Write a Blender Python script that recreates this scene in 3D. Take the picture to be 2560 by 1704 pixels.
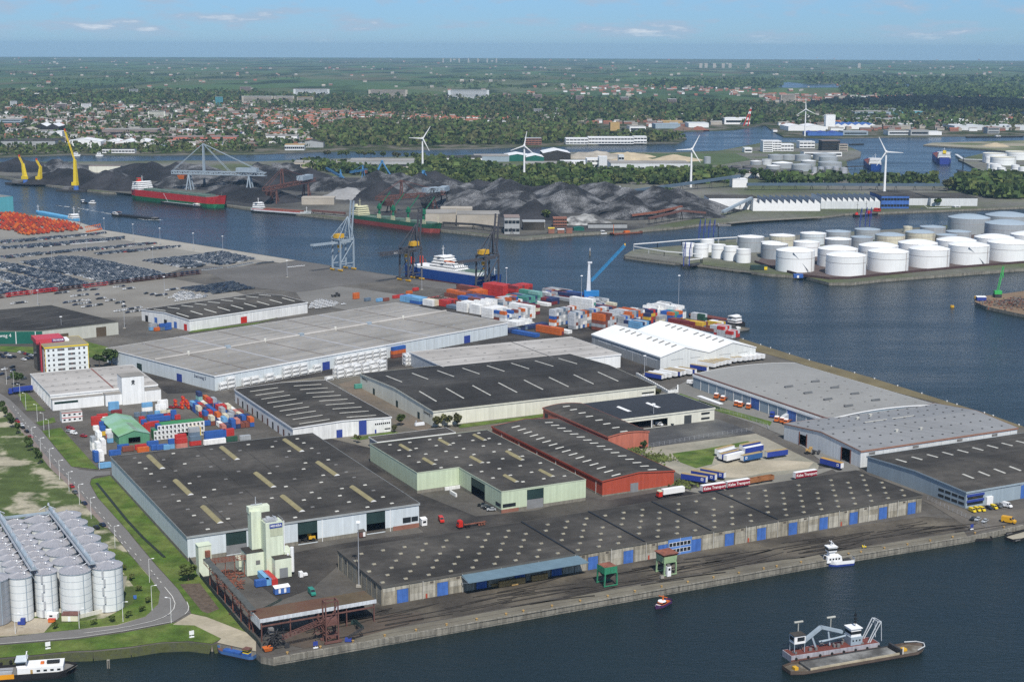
import bpy, bmesh, math, random
from mathutils import Vector, Matrix
import numpy as np
random.seed(7); rnd=random.Random(11)
for o in list(bpy.data.objects): bpy.data.objects.remove(o)
S=bpy.context.scene; COL=S.collection
# ------------------------------------------------------------------ camera
CH=216.0; FPX=3800.0; VY=116.0; RHO=0.0039
TH=math.atan((852-VY)/FPX)
_X=Vector((1,0,0)); FW=Vector((0,math.cos(TH),-math.sin(TH))); _U=Vector((0,math.sin(TH),math.cos(TH)))
CR=_X*math.cos(RHO)+_U*math.sin(RHO); CU=_U*math.cos(RHO)-_X*math.sin(RHO)
cam=bpy.data.cameras.new('camera'); cam.sensor_width=36; cam.lens=36*FPX/2560; cam.clip_start=1; cam.clip_end=90000
co=bpy.data.objects.new('camera',cam); COL.objects.link(co)
co.matrix_world=Matrix(((CR.x,CU.x,-FW.x,0),(CR.y,CU.y,-FW.y,0),(CR.z,CU.z,-FW.z,CH),(0,0,0,1)))
S.camera=co
# ------------------------------------------------------------------ sky, sun, exposure
SUN_EL,SUN_AZ=math.radians(51),math.radians(168)      # azimuth clockwise from +Y
w=bpy.data.worlds.new('World'); S.world=w; w.use_nodes=True
N=w.node_tree.nodes; LK=w.node_tree.links; N.clear()
def nd(T,**k):
 n=N.new(T)
 for a,b in k.items(): setattr(n,a,b)
 return n
sky=nd('ShaderNodeTexSky',sky_type='NISHITA',sun_disc=False,sun_elevation=SUN_EL,sun_rotation=SUN_AZ,altitude=200,air_density=1.0,dust_density=0.15,ozone_density=2.2)
bg=nd('ShaderNodeBackground'); bg.inputs[1].default_value=0.125
out=nd('ShaderNodeOutputWorld')
tc=nd('ShaderNodeTexCoord'); sep=nd('ShaderNodeSeparateXYZ'); LK.new(tc.outputs['Generated'],sep.inputs[0])
def mth(op,a,b=None,c=None,cl=False):
 m=nd('ShaderNodeMath',operation=op,use_clamp=cl)
 for i,v in enumerate((a,b,c)):
  if v is None: continue
  if isinstance(v,(int,float)): m.inputs[i].default_value=v
  else: LK.new(v,m.inputs[i])
 return m.outputs[0]
az=mth('ARCTAN2',sep.outputs[0],sep.outputs[1])
el=mth('MAXIMUM',sep.outputs[2],0.0)
def cloudlayer(sx,sy,seed,lo,hi,det):
 cv=nd('ShaderNodeCombineXYZ'); LK.new(mth('MULTIPLY',az,sx),cv.inputs[0]); LK.new(mth('MULTIPLY',mth('POWER',mth('ADD',el,0.006),0.62),sy),cv.inputs[1]); cv.inputs[2].default_value=seed
 nz=nd('ShaderNodeTexNoise'); nz.inputs['Scale'].default_value=1; nz.inputs['Detail'].default_value=det; nz.inputs['Roughness'].default_value=.58
 LK.new(cv.outputs[0],nz.inputs['Vector'])
 r=nd('ShaderNodeMapRange'); r.interpolation_type='SMOOTHSTEP'
 LK.new(nz.outputs['Fac'],r.inputs[0]); r.inputs[1].default_value=lo; r.inputs[2].default_value=hi
 return r.outputs[0],nz.outputs['Fac']
c1,n1=cloudlayer(21,34,3.4,.46,.66,7); c2,n2=cloudlayer(55,60,8.1,.56,.70,5)
hm=nd('ShaderNodeMapRange'); LK.new(el,hm.inputs[0]); hm.inputs[1].default_value=.001; hm.inputs[2].default_value=.010
cm=mth('MULTIPLY',mth('MAXIMUM',c1,mth('MULTIPLY',c2,.55)),hm.outputs[0])
# shaded undersides / lit tops: clouds thicken to white where the noise is high
ccol=nd('ShaderNodeMixRGB'); ccol.inputs[1].default_value=(3.2,4.1,5.3,1); ccol.inputs[2].default_value=(6.6,6.9,7.3,1)
tp=nd('ShaderNodeMapRange'); LK.new(n1,tp.inputs[0]); tp.inputs[1].default_value=.62; tp.inputs[2].default_value=.76; LK.new(tp.outputs[0],ccol.inputs[0])
grade=nd('ShaderNodeMixRGB',blend_type='MULTIPLY'); grade.inputs[0].default_value=1; gm=nd('ShaderNodeMixRGB'); gm.inputs[1].default_value=(.29,.49,.87,1); gm.inputs[2].default_value=(.74,.76,.78,1); ge=nd('ShaderNodeMapRange'); LK.new(el,ge.inputs[0]); ge.inputs[1].default_value=.02; ge.inputs[2].default_value=.45; LK.new(ge.outputs[0],gm.inputs[0]); LK.new(gm.outputs[0],grade.inputs[2])
LK.new(sky.outputs[0],grade.inputs[1])
mx=nd('ShaderNodeMixRGB'); LK.new(mth('MULTIPLY',cm,.85),mx.inputs[0]); LK.new(grade.outputs[0],mx.inputs[1]); LK.new(ccol.outputs[0],mx.inputs[2])
LK.new(mx.outputs[0],bg.inputs[0]); LK.new(bg.outputs[0],out.inputs[0])
sl=bpy.data.lights.new('sun','SUN'); sl.energy=4.7; sl.angle=math.radians(.53); sl.color=(1,.955,.88)
so=bpy.data.objects.new('sun',sl); COL.objects.link(so)
LT=Vector((-math.sin(SUN_AZ)*math.cos(SUN_EL),-math.cos(SUN_AZ)*math.cos(SUN_EL),-math.sin(SUN_EL)))
so.rotation_euler=LT.to_track_quat('-Z','Y').to_euler(); so.location=(300,-200,900)
vs=S.view_settings; vs.view_transform='Standard'; vs.look='None'; vs.exposure=0.0; vs.gamma=1; vs.use_curve_mapping=False
S.cycles.use_denoising=False; S.cycles.max_bounces=5; S.cycles.diffuse_bounces=2; S.cycles.glossy_bounces=2; S.cycles.transmission_bounces=2; S.cycles.volume_bounces=0; S.cycles.transparent_max_bounces=6
S.cycles.caustics_reflective=False; S.cycles.caustics_refractive=False
# ------------------------------------------------------------------ photograph pixel -> place on the ground
def P(px,py=None,z=0.0):
 if py is None: px,py=px
 d=CR*(px-1280)-CU*(py-852)+FW*FPX
 t=(z-CH)/d.z
 return Vector((d.x*t,d.y*t,z))
def RAY(px,py): return CR*(px-1280)-CU*(py-852)+FW*FPX
def Q(p):
 d=Vector(p)-Vector((0,0,CH)); q=d.dot(FW)
 return 1280+FPX*d.dot(CR)/q, 852-FPX*d.dot(CU)/q
def hgt(b,ty,z0=0.0):
 p=P(*b,z0); lo,hi=0.0,300.0
 for _ in range(40):
  m=(lo+hi)/2
  if Q(p+Vector((0,0,m)))[1]>ty: lo=m
  else: hi=m
 return lo
K=3.68125
def tile(ox,oy): return lambda x,y:(ox+x/K,oy+y/K)
a0,a1,a2,a3=[tile(640*i,1000) for i in range(4)]
b0,b1,b2,b3=[tile(640*i,1278) for i in range(4)]
c0,c1_,c2_,c3=[tile(640*i,640) for i in range(4)]
c1=c1_; c2=c2_
d0,d1,d2,d3=[tile(640*i,360) for i in range(4)]
e0,e1,e2,e3=[tile(640*i,0) for i in range(4)]
G1=math.radians(27.2); G2=math.radians(46.3)
def ax(g): return Vector((math.cos(g),math.sin(g),0)),Vector((-math.sin(g),math.cos(g),0))
WZ=-2.6
# ------------------------------------------------------------------ materials
MATS={}
def mat(name,col,rough=.7,var=.18,sc=.12,metal=0,spec=.3,streak=0,panel=0,bump=0,col2=None,sc2=None,dirt=0,strip=0,shp=(.42,.6)):
 if name in MATS: return MATS[name]
 m=bpy.data.materials.new(name); m.use_nodes=True; MATS[name]=m
 n=m.node_tree.nodes; l=m.node_tree.links; b=n['Principled BSDF']
 b.inputs['Roughness'].default_value=rough; b.inputs['Metallic'].default_value=metal; b.inputs['Specular IOR Level'].default_value=spec
 geo=n.new('ShaderNodeNewGeometry'); tcn=n.new('ShaderNodeTexCoord')
 def noise(scale,detail,vec,stretch=None):
  t=n.new('ShaderNodeTexNoise'); t.inputs['Scale'].default_value=scale; t.inputs['Detail'].default_value=detail
  if stretch:
   mp=n.new('ShaderNodeMapping'); mp.inputs['Scale'].default_value=stretch; l.new(vec,mp.inputs[0]); vec=mp.outputs[0]
  l.new(vec,t.inputs['Vector']); return t.outputs['Fac']
 def mr(v,a,bb,c,d):
  r=n.new('ShaderNodeMapRange'); l.new(v,r.inputs[0])
  for i,x in enumerate((a,bb,c,d)): r.inputs[i+1].default_value=x
  return r.outputs[0]
 def mul(a,bb):
  r=n.new('ShaderNodeMath'); r.operation='MULTIPLY'; l.new(a,r.inputs[0]); l.new(bb,r.inputs[1]); return r.outputs[0]
 pos=geo.outputs['Position']
 f=mr(noise(sc,4,pos),.3,.7,1-var,1+var)
 f=mul(f,mr(noise(sc*9,2,pos),.3,.7,1-var*.5,1+var*.5))
 if streak: f=mul(f,mr(noise(1,3,pos,(.9,.9,.07)),.35,.65,1-streak,1+streak*.6))
 if strip:
  panel=strip
 if panel:
  v=n.new('ShaderNodeVectorMath'); v.operation='DOT_PRODUCT'; v.inputs[1].default_value=(0 if strip else 1/panel,1/panel,0); l.new(tcn.outputs['Object'],v.inputs[0])
  fl=n.new('ShaderNodeMath'); fl.operation='FLOOR'; l.new(v.outputs['Value'],fl.inputs[0])
  wn=n.new('ShaderNodeTexWhiteNoise'); wn.noise_dimensions='1D'; l.new(fl.outputs[0],wn.inputs['W'])
  f=mul(f,mr(wn.outputs['Value'],0,1,.88 if strip else .94,1.1 if strip else 1.05))
  fr=n.new('ShaderNodeMath'); fr.operation='FRACT'; l.new(v.outputs['Value'],fr.inputs[0])
  f=mul(f,mr(fr.outputs[0],.0,.10,.86,1.0))
 c=n.new('ShaderNodeMixRGB'); c.blend_type='MULTIPLY'; c.inputs[0].default_value=1; c.inputs[1].default_value=(*col,1)
 if col2:
  mx2=n.new('ShaderNodeMixRGB'); mx2.inputs[1].default_value=(*col,1); mx2.inputs[2].default_value=(*col2,1)
  l.new(mr(noise(sc2 or sc*.6,5,pos),*shp,0,1),mx2.inputs[0]); l.new(mx2.outputs[0],c.inputs[1])
 l.new(f,c.inputs[2]); src=c.outputs[0]
 if dirt:
  d=n.new('ShaderNodeMixRGB'); d.inputs[2].default_value=(.07,.06,.045,1); l.new(src,d.inputs[1])
  l.new(mr(noise(sc*2.3,6,pos),.5,.72,0,dirt),d.inputs[0]); src=d.outputs[0]
 l.new(src,b.inputs['Base Color'])
 if bump:
  bp=n.new('ShaderNodeBump'); bp.inputs['Strength'].default_value=bump; bp.inputs['Distance'].default_value=.3
  l.new(noise(1.5,4,pos),bp.inputs['Height']); l.new(bp.outputs[0],b.inputs['Normal'])
 return m
def hexc(h):
 v=[int(h[i:i+2],16)/255 for i in (0,2,4)]
 return tuple(((x+.055)/1.055)**2.4 if x>.04045 else x/12.92 for x in v)
# ------------------------------------------------------------------ mesh helpers
class MB:
 def __init__(s): s.v=[]; s.f=[]; s.m=[]; s.cur=0
 def add(s,vs,fs):
  o=len(s.v); s.v+= [tuple(v) for v in vs]; s.f+=[tuple(i+o for i in f) for f in fs]; s.m+=[s.cur]*len(fs); return s
 def box(s,x0,x1,y0,y1,z0,z1):
  return s.add([(x0,y0,z0),(x1,y0,z0),(x1,y1,z0),(x0,y1,z0),(x0,y0,z1),(x1,y0,z1),(x1,y1,z1),(x0,y1,z1)],
   [(3,2,1,0),(4,5,6,7),(0,1,5,4),(1,2,6,5),(2,3,7,6),(3,0,4,7)])
 def frus(s,x0,x1,y0,y1,z0,X0,X1,Y0,Y1,z1):
  return s.add([(x0,y0,z0),(x1,y0,z0),(x1,y1,z0),(x0,y1,z0),(X0,Y0,z1),(X1,Y0,z1),(X1,Y1,z1),(X0,Y1,z1)],
   [(3,2,1,0),(4,5,6,7),(0,1,5,4),(1,2,6,5),(2,3,7,6),(3,0,4,7)])
 def prism(s,poly,z0,z1,bottom=True):
  n=len(poly); vs=[(x,y,z0) for x,y in poly]+[(x,y,z1) for x,y in poly]
  fs=[tuple(range(n,2*n))]+([tuple(range(n-1,-1,-1))] if bottom else [])
  fs+=[(i,(i+1)%n,n+(i+1)%n,n+i) for i in range(n)]
  return s.add(vs,fs)
 def cyl(s,cx,cy,z0,z1,r0,r1=None,n=16,cap=True,bot=False):
  r1=r0 if r1 is None else r1
  vs=[(cx+r0*math.cos(2*math.pi*i/n),cy+r0*math.sin(2*math.pi*i/n),z0) for i in range(n)]+[(cx+r1*math.cos(2*math.pi*i/n),cy+r1*math.sin(2*math.pi*i/n),z1) for i in range(n)]
  fs=[(i,(i+1)%n,n+(i+1)%n,n+i) for i in range(n)]
  if cap: fs.append(tuple(range(n,2*n)))
  if bot: fs.append(tuple(range(n-1,-1,-1)))
  return s.add(vs,fs)
 def cone(s,cx,cy,z0,z1,r,n=16):
  vs=[(cx+r*math.cos(2*math.pi*i/n),cy+r*math.sin(2*math.pi*i/n),z0) for i in range(n)]+[(cx,cy,z1)]
  return s.add(vs,[(i,(i+1)%n,n) for i in range(n)])
 def dome(s,cx,cy,z0,hh,r,n=20,k=4):
  for j in range(k):
   ra=r*math.cos(j*math.pi/2/k) if hh>0 else r;
   def rr(t): return r*(1-t)
   def zz(t): return z0+hh*(1-(1-t)**2)
   if j<k-1: s.cyl(cx,cy,zz(j/k),zz((j+1)/k),rr(j/k),rr((j+1)/k),n,False)
   else: s.cone(cx,cy,zz(j/k),zz(1),rr(j/k),n)
  return s
 def beam(s,p,q,wd,ht=None):
  p=Vector(p); q=Vector(q); d=q-p; L=d.length
  if L<1e-6: return s
  d/=L; ht=wd if ht is None else ht
  up=Vector((0,0,1)) if abs(d.z)<.95 else Vector((0,1,0))
  x=d.cross(up).normalized(); y=x.cross(d).normalized(); x*=wd/2; y*=ht/2
  vs=[p-x-y,p+x-y,p+x+y,p-x+y,q-x-y,q+x-y,q+x+y,q-x+y]
  return s.add(vs,[(3,2,1,0),(4,5,6,7),(0,1,5,4),(1,2,6,5),(2,3,7,6),(3,0,4,7)])
 def tube(s,p,q,r,n=8,r1=None):
  p=Vector(p); q=Vector(q); d=(q-p).normalized(); r1=r if r1 is None else r1
  up=Vector((0,0,1)) if abs(d.z)<.95 else Vector((0,1,0))
  x=d.cross(up).normalized(); y=x.cross(d)
  vs=[p+(x*math.cos(2*math.pi*i/n)+y*math.sin(2*math.pi*i/n))*r for i in range(n)]+[q+(x*math.cos(2*math.pi*i/n)+y*math.sin(2*math.pi*i/n))*r1 for i in range(n)]
  return s.add(vs,[(i,(i+1)%n,n+(i+1)%n,n+i) for i in range(n)]+[tuple(range(n-1,-1,-1)),tuple(range(n,2*n))])
 def quad(s,a,b,c,d): return s.add([a,b,c,d],[(0,1,2,3)])
 def mesh(s,name,smooth=False):
  me=bpy.data.meshes.new(name); me.from_pydata(s.v,[],s.f)
  if any(s.m): me.polygons.foreach_set('material_index',s.m)
  bm=bmesh.new(); bm.from_mesh(me); bmesh.ops.recalc_face_normals(bm,faces=bm.faces); bm.to_mesh(me); bm.free()
  if smooth: me.polygons.foreach_set('use_smooth',[True]*len(me.polygons))
  return me
def put(name,me,mats=None,parent=None,loc=(0,0,0),rz=0,sc=None):
 if isinstance(me,MB): me=me.mesh(name)
 if mats is not None and not isinstance(mats,(list,tuple)): mats=[mats]
 o=bpy.data.objects.new(name,me)
 if mats:
  while len(me.materials)<len(mats): me.materials.append(mats[len(me.materials)])
  for i,m in enumerate(mats):
   if me.materials[i]!=m: o.material_slots[i].link='OBJECT'; o.material_slots[i].material=m
 COL.objects.link(o); o.location=loc
 if rz: o.rotation_euler.z=rz
 if sc: o.scale=(sc,sc,sc) if isinstance(sc,(int,float)) else sc
 if parent: o.parent=parent
 return o
def tag(o,label,cat,group=None):
 o['label']=label; o['category']=cat
 if group: o['group']=group
 return o
def thing(name,label,cat,loc=(0,0,0),rz=0,group=None):
 o=bpy.data.objects.new(name,None); COL.objects.link(o); o.location=loc; o.rotation_euler.z=rz; o.empty_display_size=.1
 return tag(o,label,cat,group)
def struct(name,me,m,z=0,kind='structure',label=None):
 o=put(name,me,m,loc=(0,0,z)); o['kind']=kind
 if label: o['label']=label
 return o
def ctree(o,loc=None,rz=None,label=None,parent=None):
 c=o.copy(); COL.objects.link(c); c.parent=parent
 if loc is not None: c.location=loc
 if rz is not None: c.rotation_euler.z=rz
 if label: c['label']=label
 for ch in o.children: ctree(ch,parent=c)
 return c
ORD='first second third fourth fifth sixth seventh eighth ninth tenth eleventh twelfth thirteenth fourteenth fifteenth sixteenth seventeenth eighteenth nineteenth twentieth'.split()
def text(s,size,m,parent,loc,rot,name='lettering',bold=0):
 c=bpy.data.curves.new(name,'FONT'); c.body=s; c.size=size; c.extrude=.02; c.align_x='CENTER'; c.align_y='CENTER'; c.offset=bold; c.resolution_u=2
 tmp=bpy.data.objects.new(name,c); COL.objects.link(tmp); bpy.context.view_layer.update()
 me=bpy.data.meshes.new_from_object(tmp.evaluated_get(bpy.context.evaluated_depsgraph_get())); bpy.data.objects.remove(tmp)
 me.materials.clear(); o=put(name,me,m,parent,loc); o.rotation_euler=rot; return o
# ------------------------------------------------------------------ palette
m_asph=mat('asphalt_worn',(.088,.081,.072),.9,.25,.04,col2=(.125,.115,.10),sc2=.025,dirt=.4)
m_dark=mat('asphalt_dark',(.034,.031,.030),.9,.3,.04,col2=(.068,.061,.053),sc2=.02)
m_road=mat('asphalt_road',(.165,.158,.15),.9,.10,.05)
m_conc=mat('concrete_pave',(.235,.222,.195),.9,.10,.02,col2=(.20,.185,.16),sc2=.008)
m_concl=mat('concrete_pale',(.33,.31,.27),.9,.10,.03)
m_apron=mat('quay_apron',(.135,.122,.098),.9,.2,.03,col2=(.175,.16,.128),sc2=.03)
m_brown=mat('brown_dust',(.105,.08,.06),.95,.2,.04,col2=(.06,.052,.045),sc2=.03)
m_pink=mat('brick_paving',(.215,.175,.155),.9,.12,.1)
m_grass=mat('grass_ground',(.066,.115,.016),.95,.35,.15,col2=(.11,.145,.032),sc2=.07)
m_rough=mat('rough_grass_sand',(.07,.098,.026),.95,.3,.1,col2=(.33,.3,.22),sc2=.05,shp=(.50,.58))
m_sand=mat('sand_ground',(.42,.37,.28),.95,.15,.06,col2=(.34,.30,.22),sc2=.05)
m_sandg=mat('sandy_lot',(.34,.31,.245),.95,.18,.05,col2=(.24,.23,.18),sc2=.03)
m_wall=mat('quay_wall_concrete',(.22,.205,.17),.9,.25,.2,streak=.3)
m_coalg=mat('coal_ground',(.045,.044,.045),.95,.35,.02,col2=(.12,.115,.10),sc2=.006)
m_ind=mat('industrial_ground',(.16,.155,.135),.95,.3,.012,col2=(.075,.09,.04),sc2=.006)
m_white=mat('white_cladding',(.80,.81,.80),.55,.05,.05,streak=.05,panel=2.4)
m_whited=mat('white_stained',(.74,.745,.73),.7,.07,.05,streak=.14)
m_cream=mat('cream_cladding',(.69,.68,.58),.6,.05,.05,streak=.06,panel=3)
m_lblue=mat('pale_blue_cladding',(.60,.655,.68),.55,.05,.05,streak=.05,panel=1.2)
m_lgrey=mat('pale_grey_cladding',(.62,.64,.645),.55,.05,.05,streak=.06,panel=1.2)
m_bgrey=mat('blue_grey_cladding',(.30,.365,.41),.55,.06,.05,panel=1.2)
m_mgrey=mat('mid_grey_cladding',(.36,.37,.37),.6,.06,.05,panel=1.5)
m_green=mat('pale_green_cladding',(.53,.61,.44),.6,.05,.05,streak=.05,panel=1.2)
m_greend=mat('pale_green_plain',(.57,.64,.47),.65,.06,.1)
m_red=mat('red_cladding',(.40,.075,.042),.6,.08,.05,streak=.06,panel=1.2)
m_redp=mat('faded_red_cladding',(.46,.15,.10),.65,.08,.05,streak=.1,panel=1.2)
m_roofd=mat('dark_roofing_felt',(.046,.042,.037),.95,.3,.03,col2=(.068,.062,.054),sc2=.03,bump=.15,strip=3.2)
m_roofb=mat('black_roofing',(.030,.028,.026),.95,.3,.03,col2=(.053,.05,.046),sc2=.02,strip=4)
m_roofg=mat('grey_roofing',(.31,.295,.272),.9,.1,.03,col2=(.25,.237,.215),sc2=.02,strip=5)
m_roofl=mat('light_grey_roofing',(.42,.40,.375),.9,.1,.03,col2=(.35,.33,.305),sc2=.02,strip=5)
m_roofm=mat('metal_roof_grey',(.27,.268,.255),.8,.08,.02,streak=.05)
m_roofs=mat('slate_metal_roof',(.235,.24,.245),.75,.07,.03,panel=4)
m_roofw=mat('white_roof',(.80,.81,.79),.6,.04,.03)
m_navyroof=mat('navy_black_roof',(.032,.036,.044),.9,.2,.03)
m_concp=mat('old_concrete_panel',(.30,.28,.225),.9,.18,.15,streak=.35,dirt=.25)
m_concp2=mat('old_concrete_panel_dark',(.235,.215,.17),.9,.18,.15,streak=.35,dirt=.3)
m_plinth=mat('plinth_concrete',(.22,.205,.17),.9,.15,.2,streak=.2)
m_blue=mat('blue_door_paint',(.06,.145,.42),.55,.12,.4,streak=.15)
m_blued=mat('deep_blue_paint',(.035,.06,.27),.5,.08,.3)
m_dgreen=mat('dark_green_door',(.022,.045,.042),.6,.15,.2,panel=1)
m_rust=mat('rusty_red_steel',(.23,.085,.055),.8,.3,.5,dirt=.4)
m_brownst=mat('brown_steel',(.145,.07,.058),.75,.25,.5)
m_darkst=mat('dark_steel',(.045,.045,.048),.7,.25,.4)
m_gsteel=mat('grey_blue_steel',(.30,.36,.41),.55,.12,.3)
m_crane=mat('crane_dark_grey',(.075,.075,.085),.6,.15,.2)
m_alu=mat('galvanised_steel',(.52,.535,.56),.42,.10,.3,metal=.35)
m_silo=mat('silo_pale_grey',(.70,.72,.715),.5,.04,.05,streak=.06)
m_silor=mat('silo_roof_metal',(.50,.49,.505),.38,.08,.4,metal=.5)
m_tankw=mat('tank_white',(.82,.83,.82),.5,.04,.02,streak=.04)
m_tankg=mat('tank_grey',(.34,.37,.39),.6,.08,.03,streak=.1)
m_tankb=mat('tank_bluegrey_roof',(.33,.40,.46),.6,.06,.03)
m_tankk=mat('tank_black',(.05,.052,.058),.7,.15,.05)
m_tanky=mat('tank_cream',(.58,.55,.42),.7,.15,.05,streak=.15)
m_yell=mat('yellow_paint',(.62,.36,.03),.5,.1,.3)
m_yellb=mat('bright_yellow_paint',(.75,.55,.03),.5,.08,.3)
m_orange=mat('orange_paint',(.62,.15,.03),.55,.12,.3)
m_redv=mat('red_vehicle_paint',(.52,.03,.02),.4,.08,.3)
m_glass=mat('dark_glass',(.02,.025,.03),.12,.1,.1,spec=.6)
m_tyre=mat('tyre_rubber',(.02,.02,.02),.9,.1,1)
m_black=mat('black_paint',(.015,.016,.018),.5,.1,.3)
m_wpaint=mat('white_paint',(.80,.80,.79),.5,.04,.3)
m_line=mat('road_marking',(.62,.61,.57),.8,.15,.3)
m_skyl=mat('skylight_fibreglass',(.27,.235,.125),.7,.12,.3)
m_skylw=mat('skylight_pale',(.50,.49,.44),.6,.15,.4)
m_skylb=mat('skylight_bright',(.62,.61,.55),.5,.12,.4)
m_skylg=mat('skylight_grey',(.17,.165,.16),.6,.15,.4)
m_teal=mat('teal_cladding',(.10,.35,.40),.6,.08,.05,panel=2)
m_dkgreen=mat('bottle_green_cladding',(.012,.115,.085),.6,.1,.05,panel=2)
m_wood=mat('timber',(.40,.26,.10),.85,.2,.5)
m_coal=mat('coal_heap',(.026,.027,.031),.95,.35,.05,col2=(.17,.172,.178),sc2=.035,streak=.75,bump=.8,shp=(.45,.62))
m_coalk=mat('coal_heap_black',(.014,.0145,.017),.95,.3,.05,col2=(.035,.035,.04),sc2=.02,bump=.6)
m_sandh=mat('sand_heap',(.46,.38,.26),.95,.15,.05)
m_leaf=[mat('foliage_%d'%i,c,.9,.45,.10,col2=c2v,sc2=.03) for i,(c,c2v) in enumerate([((.055,.095,.022),(.085,.12,.035)),((.075,.105,.025),(.11,.13,.04)),((.075,.075,.03),(.10,.105,.04)),((.042,.072,.022),(.065,.095,.03))])]
m_bark=mat('bark',(.09,.07,.05),.95,.2,1)
m_brick=mat('red_brick',(.26,.12,.085),.9,.15,.2)
m_tiler=mat('orange_roof_tiles',(.29,.11,.065),.85,.2,.05)
m_tileg=mat('grey_brown_roof_tiles',(.17,.14,.125),.85,.2,.05)
# ------------------------------------------------------------------ water and land
m_water=bpy.data.materials.new('harbour_water'); m_water.use_nodes=True
def _w():
 n=m_water.node_tree.nodes; l=m_water.node_tree.links; b=n['Principled BSDF']
 b.inputs['Specular IOR Level'].default_value=.36; b.inputs['IOR'].default_value=1.33
 g=n.new('ShaderNodeNewGeometry')
 def nz(sx,sy,rot,det,rough=.6):
  mp=n.new('ShaderNodeMapping'); mp.inputs['Scale'].default_value=(sx,sy,1); mp.inputs['Rotation'].default_value=(0,0,rot)
  t=n.new('ShaderNodeTexNoise'); t.inputs['Scale'].default_value=1; t.inputs['Detail'].default_value=det; t.inputs['Roughness'].default_value=rough
  l.new(g.outputs['Position'],mp.inputs[0]); l.new(mp.outputs[0],t.inputs['Vector']); return t.outputs['Fac']
 big=nz(.006,.014,.4,4)
 cr=n.new('ShaderNodeMixRGB'); cr.inputs[1].default_value=(.007,.0145,.016,1); cr.inputs[2].default_value=(.011,.022,.0245,1); l.new(big,cr.inputs[0]); l.new(cr.outputs[0],b.inputs['Base Color'])
 a=n.new('ShaderNodeMath'); a.operation='MULTIPLY_ADD'; l.new(nz(.22,.6,.5,6,.65),a.inputs[0]); a.inputs[1].default_value=1.0; l.new(nz(.03,.09,.2,3),a.inputs[2])
 bp=n.new('ShaderNodeBump'); bp.inputs['Strength'].default_value=1; bp.inputs['Distance'].default_value=.55
 l.new(a.outputs[0],bp.inputs['Height']); l.new(bp.outputs[0],b.inputs['Normal'])
 # wind patches: rougher and calmer water
 r=n.new('ShaderNodeMapRange'); l.new(nz(.004,.016,.3,5),r.inputs[0]); r.inputs[1].default_value=.35; r.inputs[2].default_value=.65; r.inputs[3].default_value=.12; r.inputs[4].default_value=.30; l.new(r.outputs[0],b.inputs['Roughness'])
_w()
struct('water',MB().add([(-1500,200,0),(2200,200,0),(2800,5200,0),(-3000,5200,0)],[(0,1,2,3)]),m_water,WZ)
def pxpoly(pts): return [tuple(P(*p))[:2] for p in pts]
def land(name,pts,top,side,depth=6,kind='structure'):
 q=pxpoly(pts); n=len(q)
 b=MB(); b.cur=0; b.add([(x,y,0) for x,y in q],[tuple(range(n))]); b.cur=1
 for i in range(n):
  (x0,y0),(x1,y1)=q[i],q[(i+1)%n]; b.quad((x0,y0,0),(x1,y1,0),(x1,y1,-depth),(x0,y0,-depth))
 o=put(name,b,[top,side]); o['kind']=kind; return o
QUAY=[(683,1646),(1280,1539.5),(1920,1426),(2132,1389),(2422,1342),(2496,1327),(2560,1313),(2760,1276)]
RQ=[(2760,1130),(2560,1066),(2474,1035),(2382,1007),(2178,943),(2015,897),(1920,867),(1852,845),(1838,812),(1700,790),(1480,758)]
NQ=[(1175,714),(978,687.4),(740,650),(640,634),(261,574.6),(190,553),(90,536.6),(-200,494)]
SH=[(-260,1672),(0,1647),(92,1639),(174,1630),(234,1628),(326,1619),(402,1607),(475,1604),(530,1611),(543,1608),(640,1629),(652,1640)]
land('ground_terminal',SH+QUAY+RQ+NQ,m_asph,m_wall)
COALS=[(-200,438),(0,441),(122,463),(253,479.5),(326,482),(570,513),(630,522),(781,538),(860,547),(1107,575),(1280,594),(1315,596),(1421,585),(1579,577),(1690,568),(1742,561),(1920,549),(2050,541),(2110,534),(2273,528),(2409,523),(2560,517),(2760,508)]
COALN=[(2760,440),(2600,445),(2507,451),(2400,461),(2330,463),(2180,453),(2125,441),(2115,400),(2151,391),(2153,380),(2110,361),(1920,354),(1796,377),(1687,380.4),(1427,380.4),(1280,389),(1183,387),(1047,390),(800,398),(640,404),(489,401),(200,404),(0,405),(-200,408)]
land('ground_coal_harbour',COALS+COALN,m_ind,m_wall)
land('ground_tank_terminal',[(1560,638),(1701,657),(1758,661),(1920,684),(2010,690),(2072,706),(2124,707),(2192,699),(2560,671),(2760,654),(2760,540),(2560,548),(2250,572),(2000,587),(1800,600),(1704,612),(1583,624)],m_ind,m_wall)
land('ground_scrap_quay',[(2437,754),(2466,766),(2560,786),(2760,822),(2760,706),(2560,727),(2500,735),(2441,742)],mat('scrap_ground',(.20,.14,.09),.95,.2,.05),m_wall)
land('ground_sand_spit',[(2308,362),(2400,368),(2517,377.5),(2760,388),(2760,349),(2560,351),(2330,357)],mat('spit_ground',(.30,.27,.20),.95,.25,.02,col2=(.1,.12,.05),sc2=.01),m_wall)
land('ground_oil_pier',[(2458,431),(2507,449),(2760,432),(2760,375),(2560,381),(2458,383),(2420,392),(2395,399),(2414,407)],m_ind,m_wall)
FS=[(-900,398),(-300,395),(0,391),(168,385),(380,386),(640,383),(776,378),(901,375),(1047,372),(1183,370),(1280,366.5),(1416,362.6),(1617,357),(1698,356),(1717,346),(1698,333),(1715,327),(1837,323),(1903,313),(1914,314),(1930,326),(1958,341),(2083,344),(2300,340),(2560,337),(3000,334),(3600,332)]
m_far=bpy.data.materials.new('polder_fields'); m_far.use_nodes=True
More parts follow.
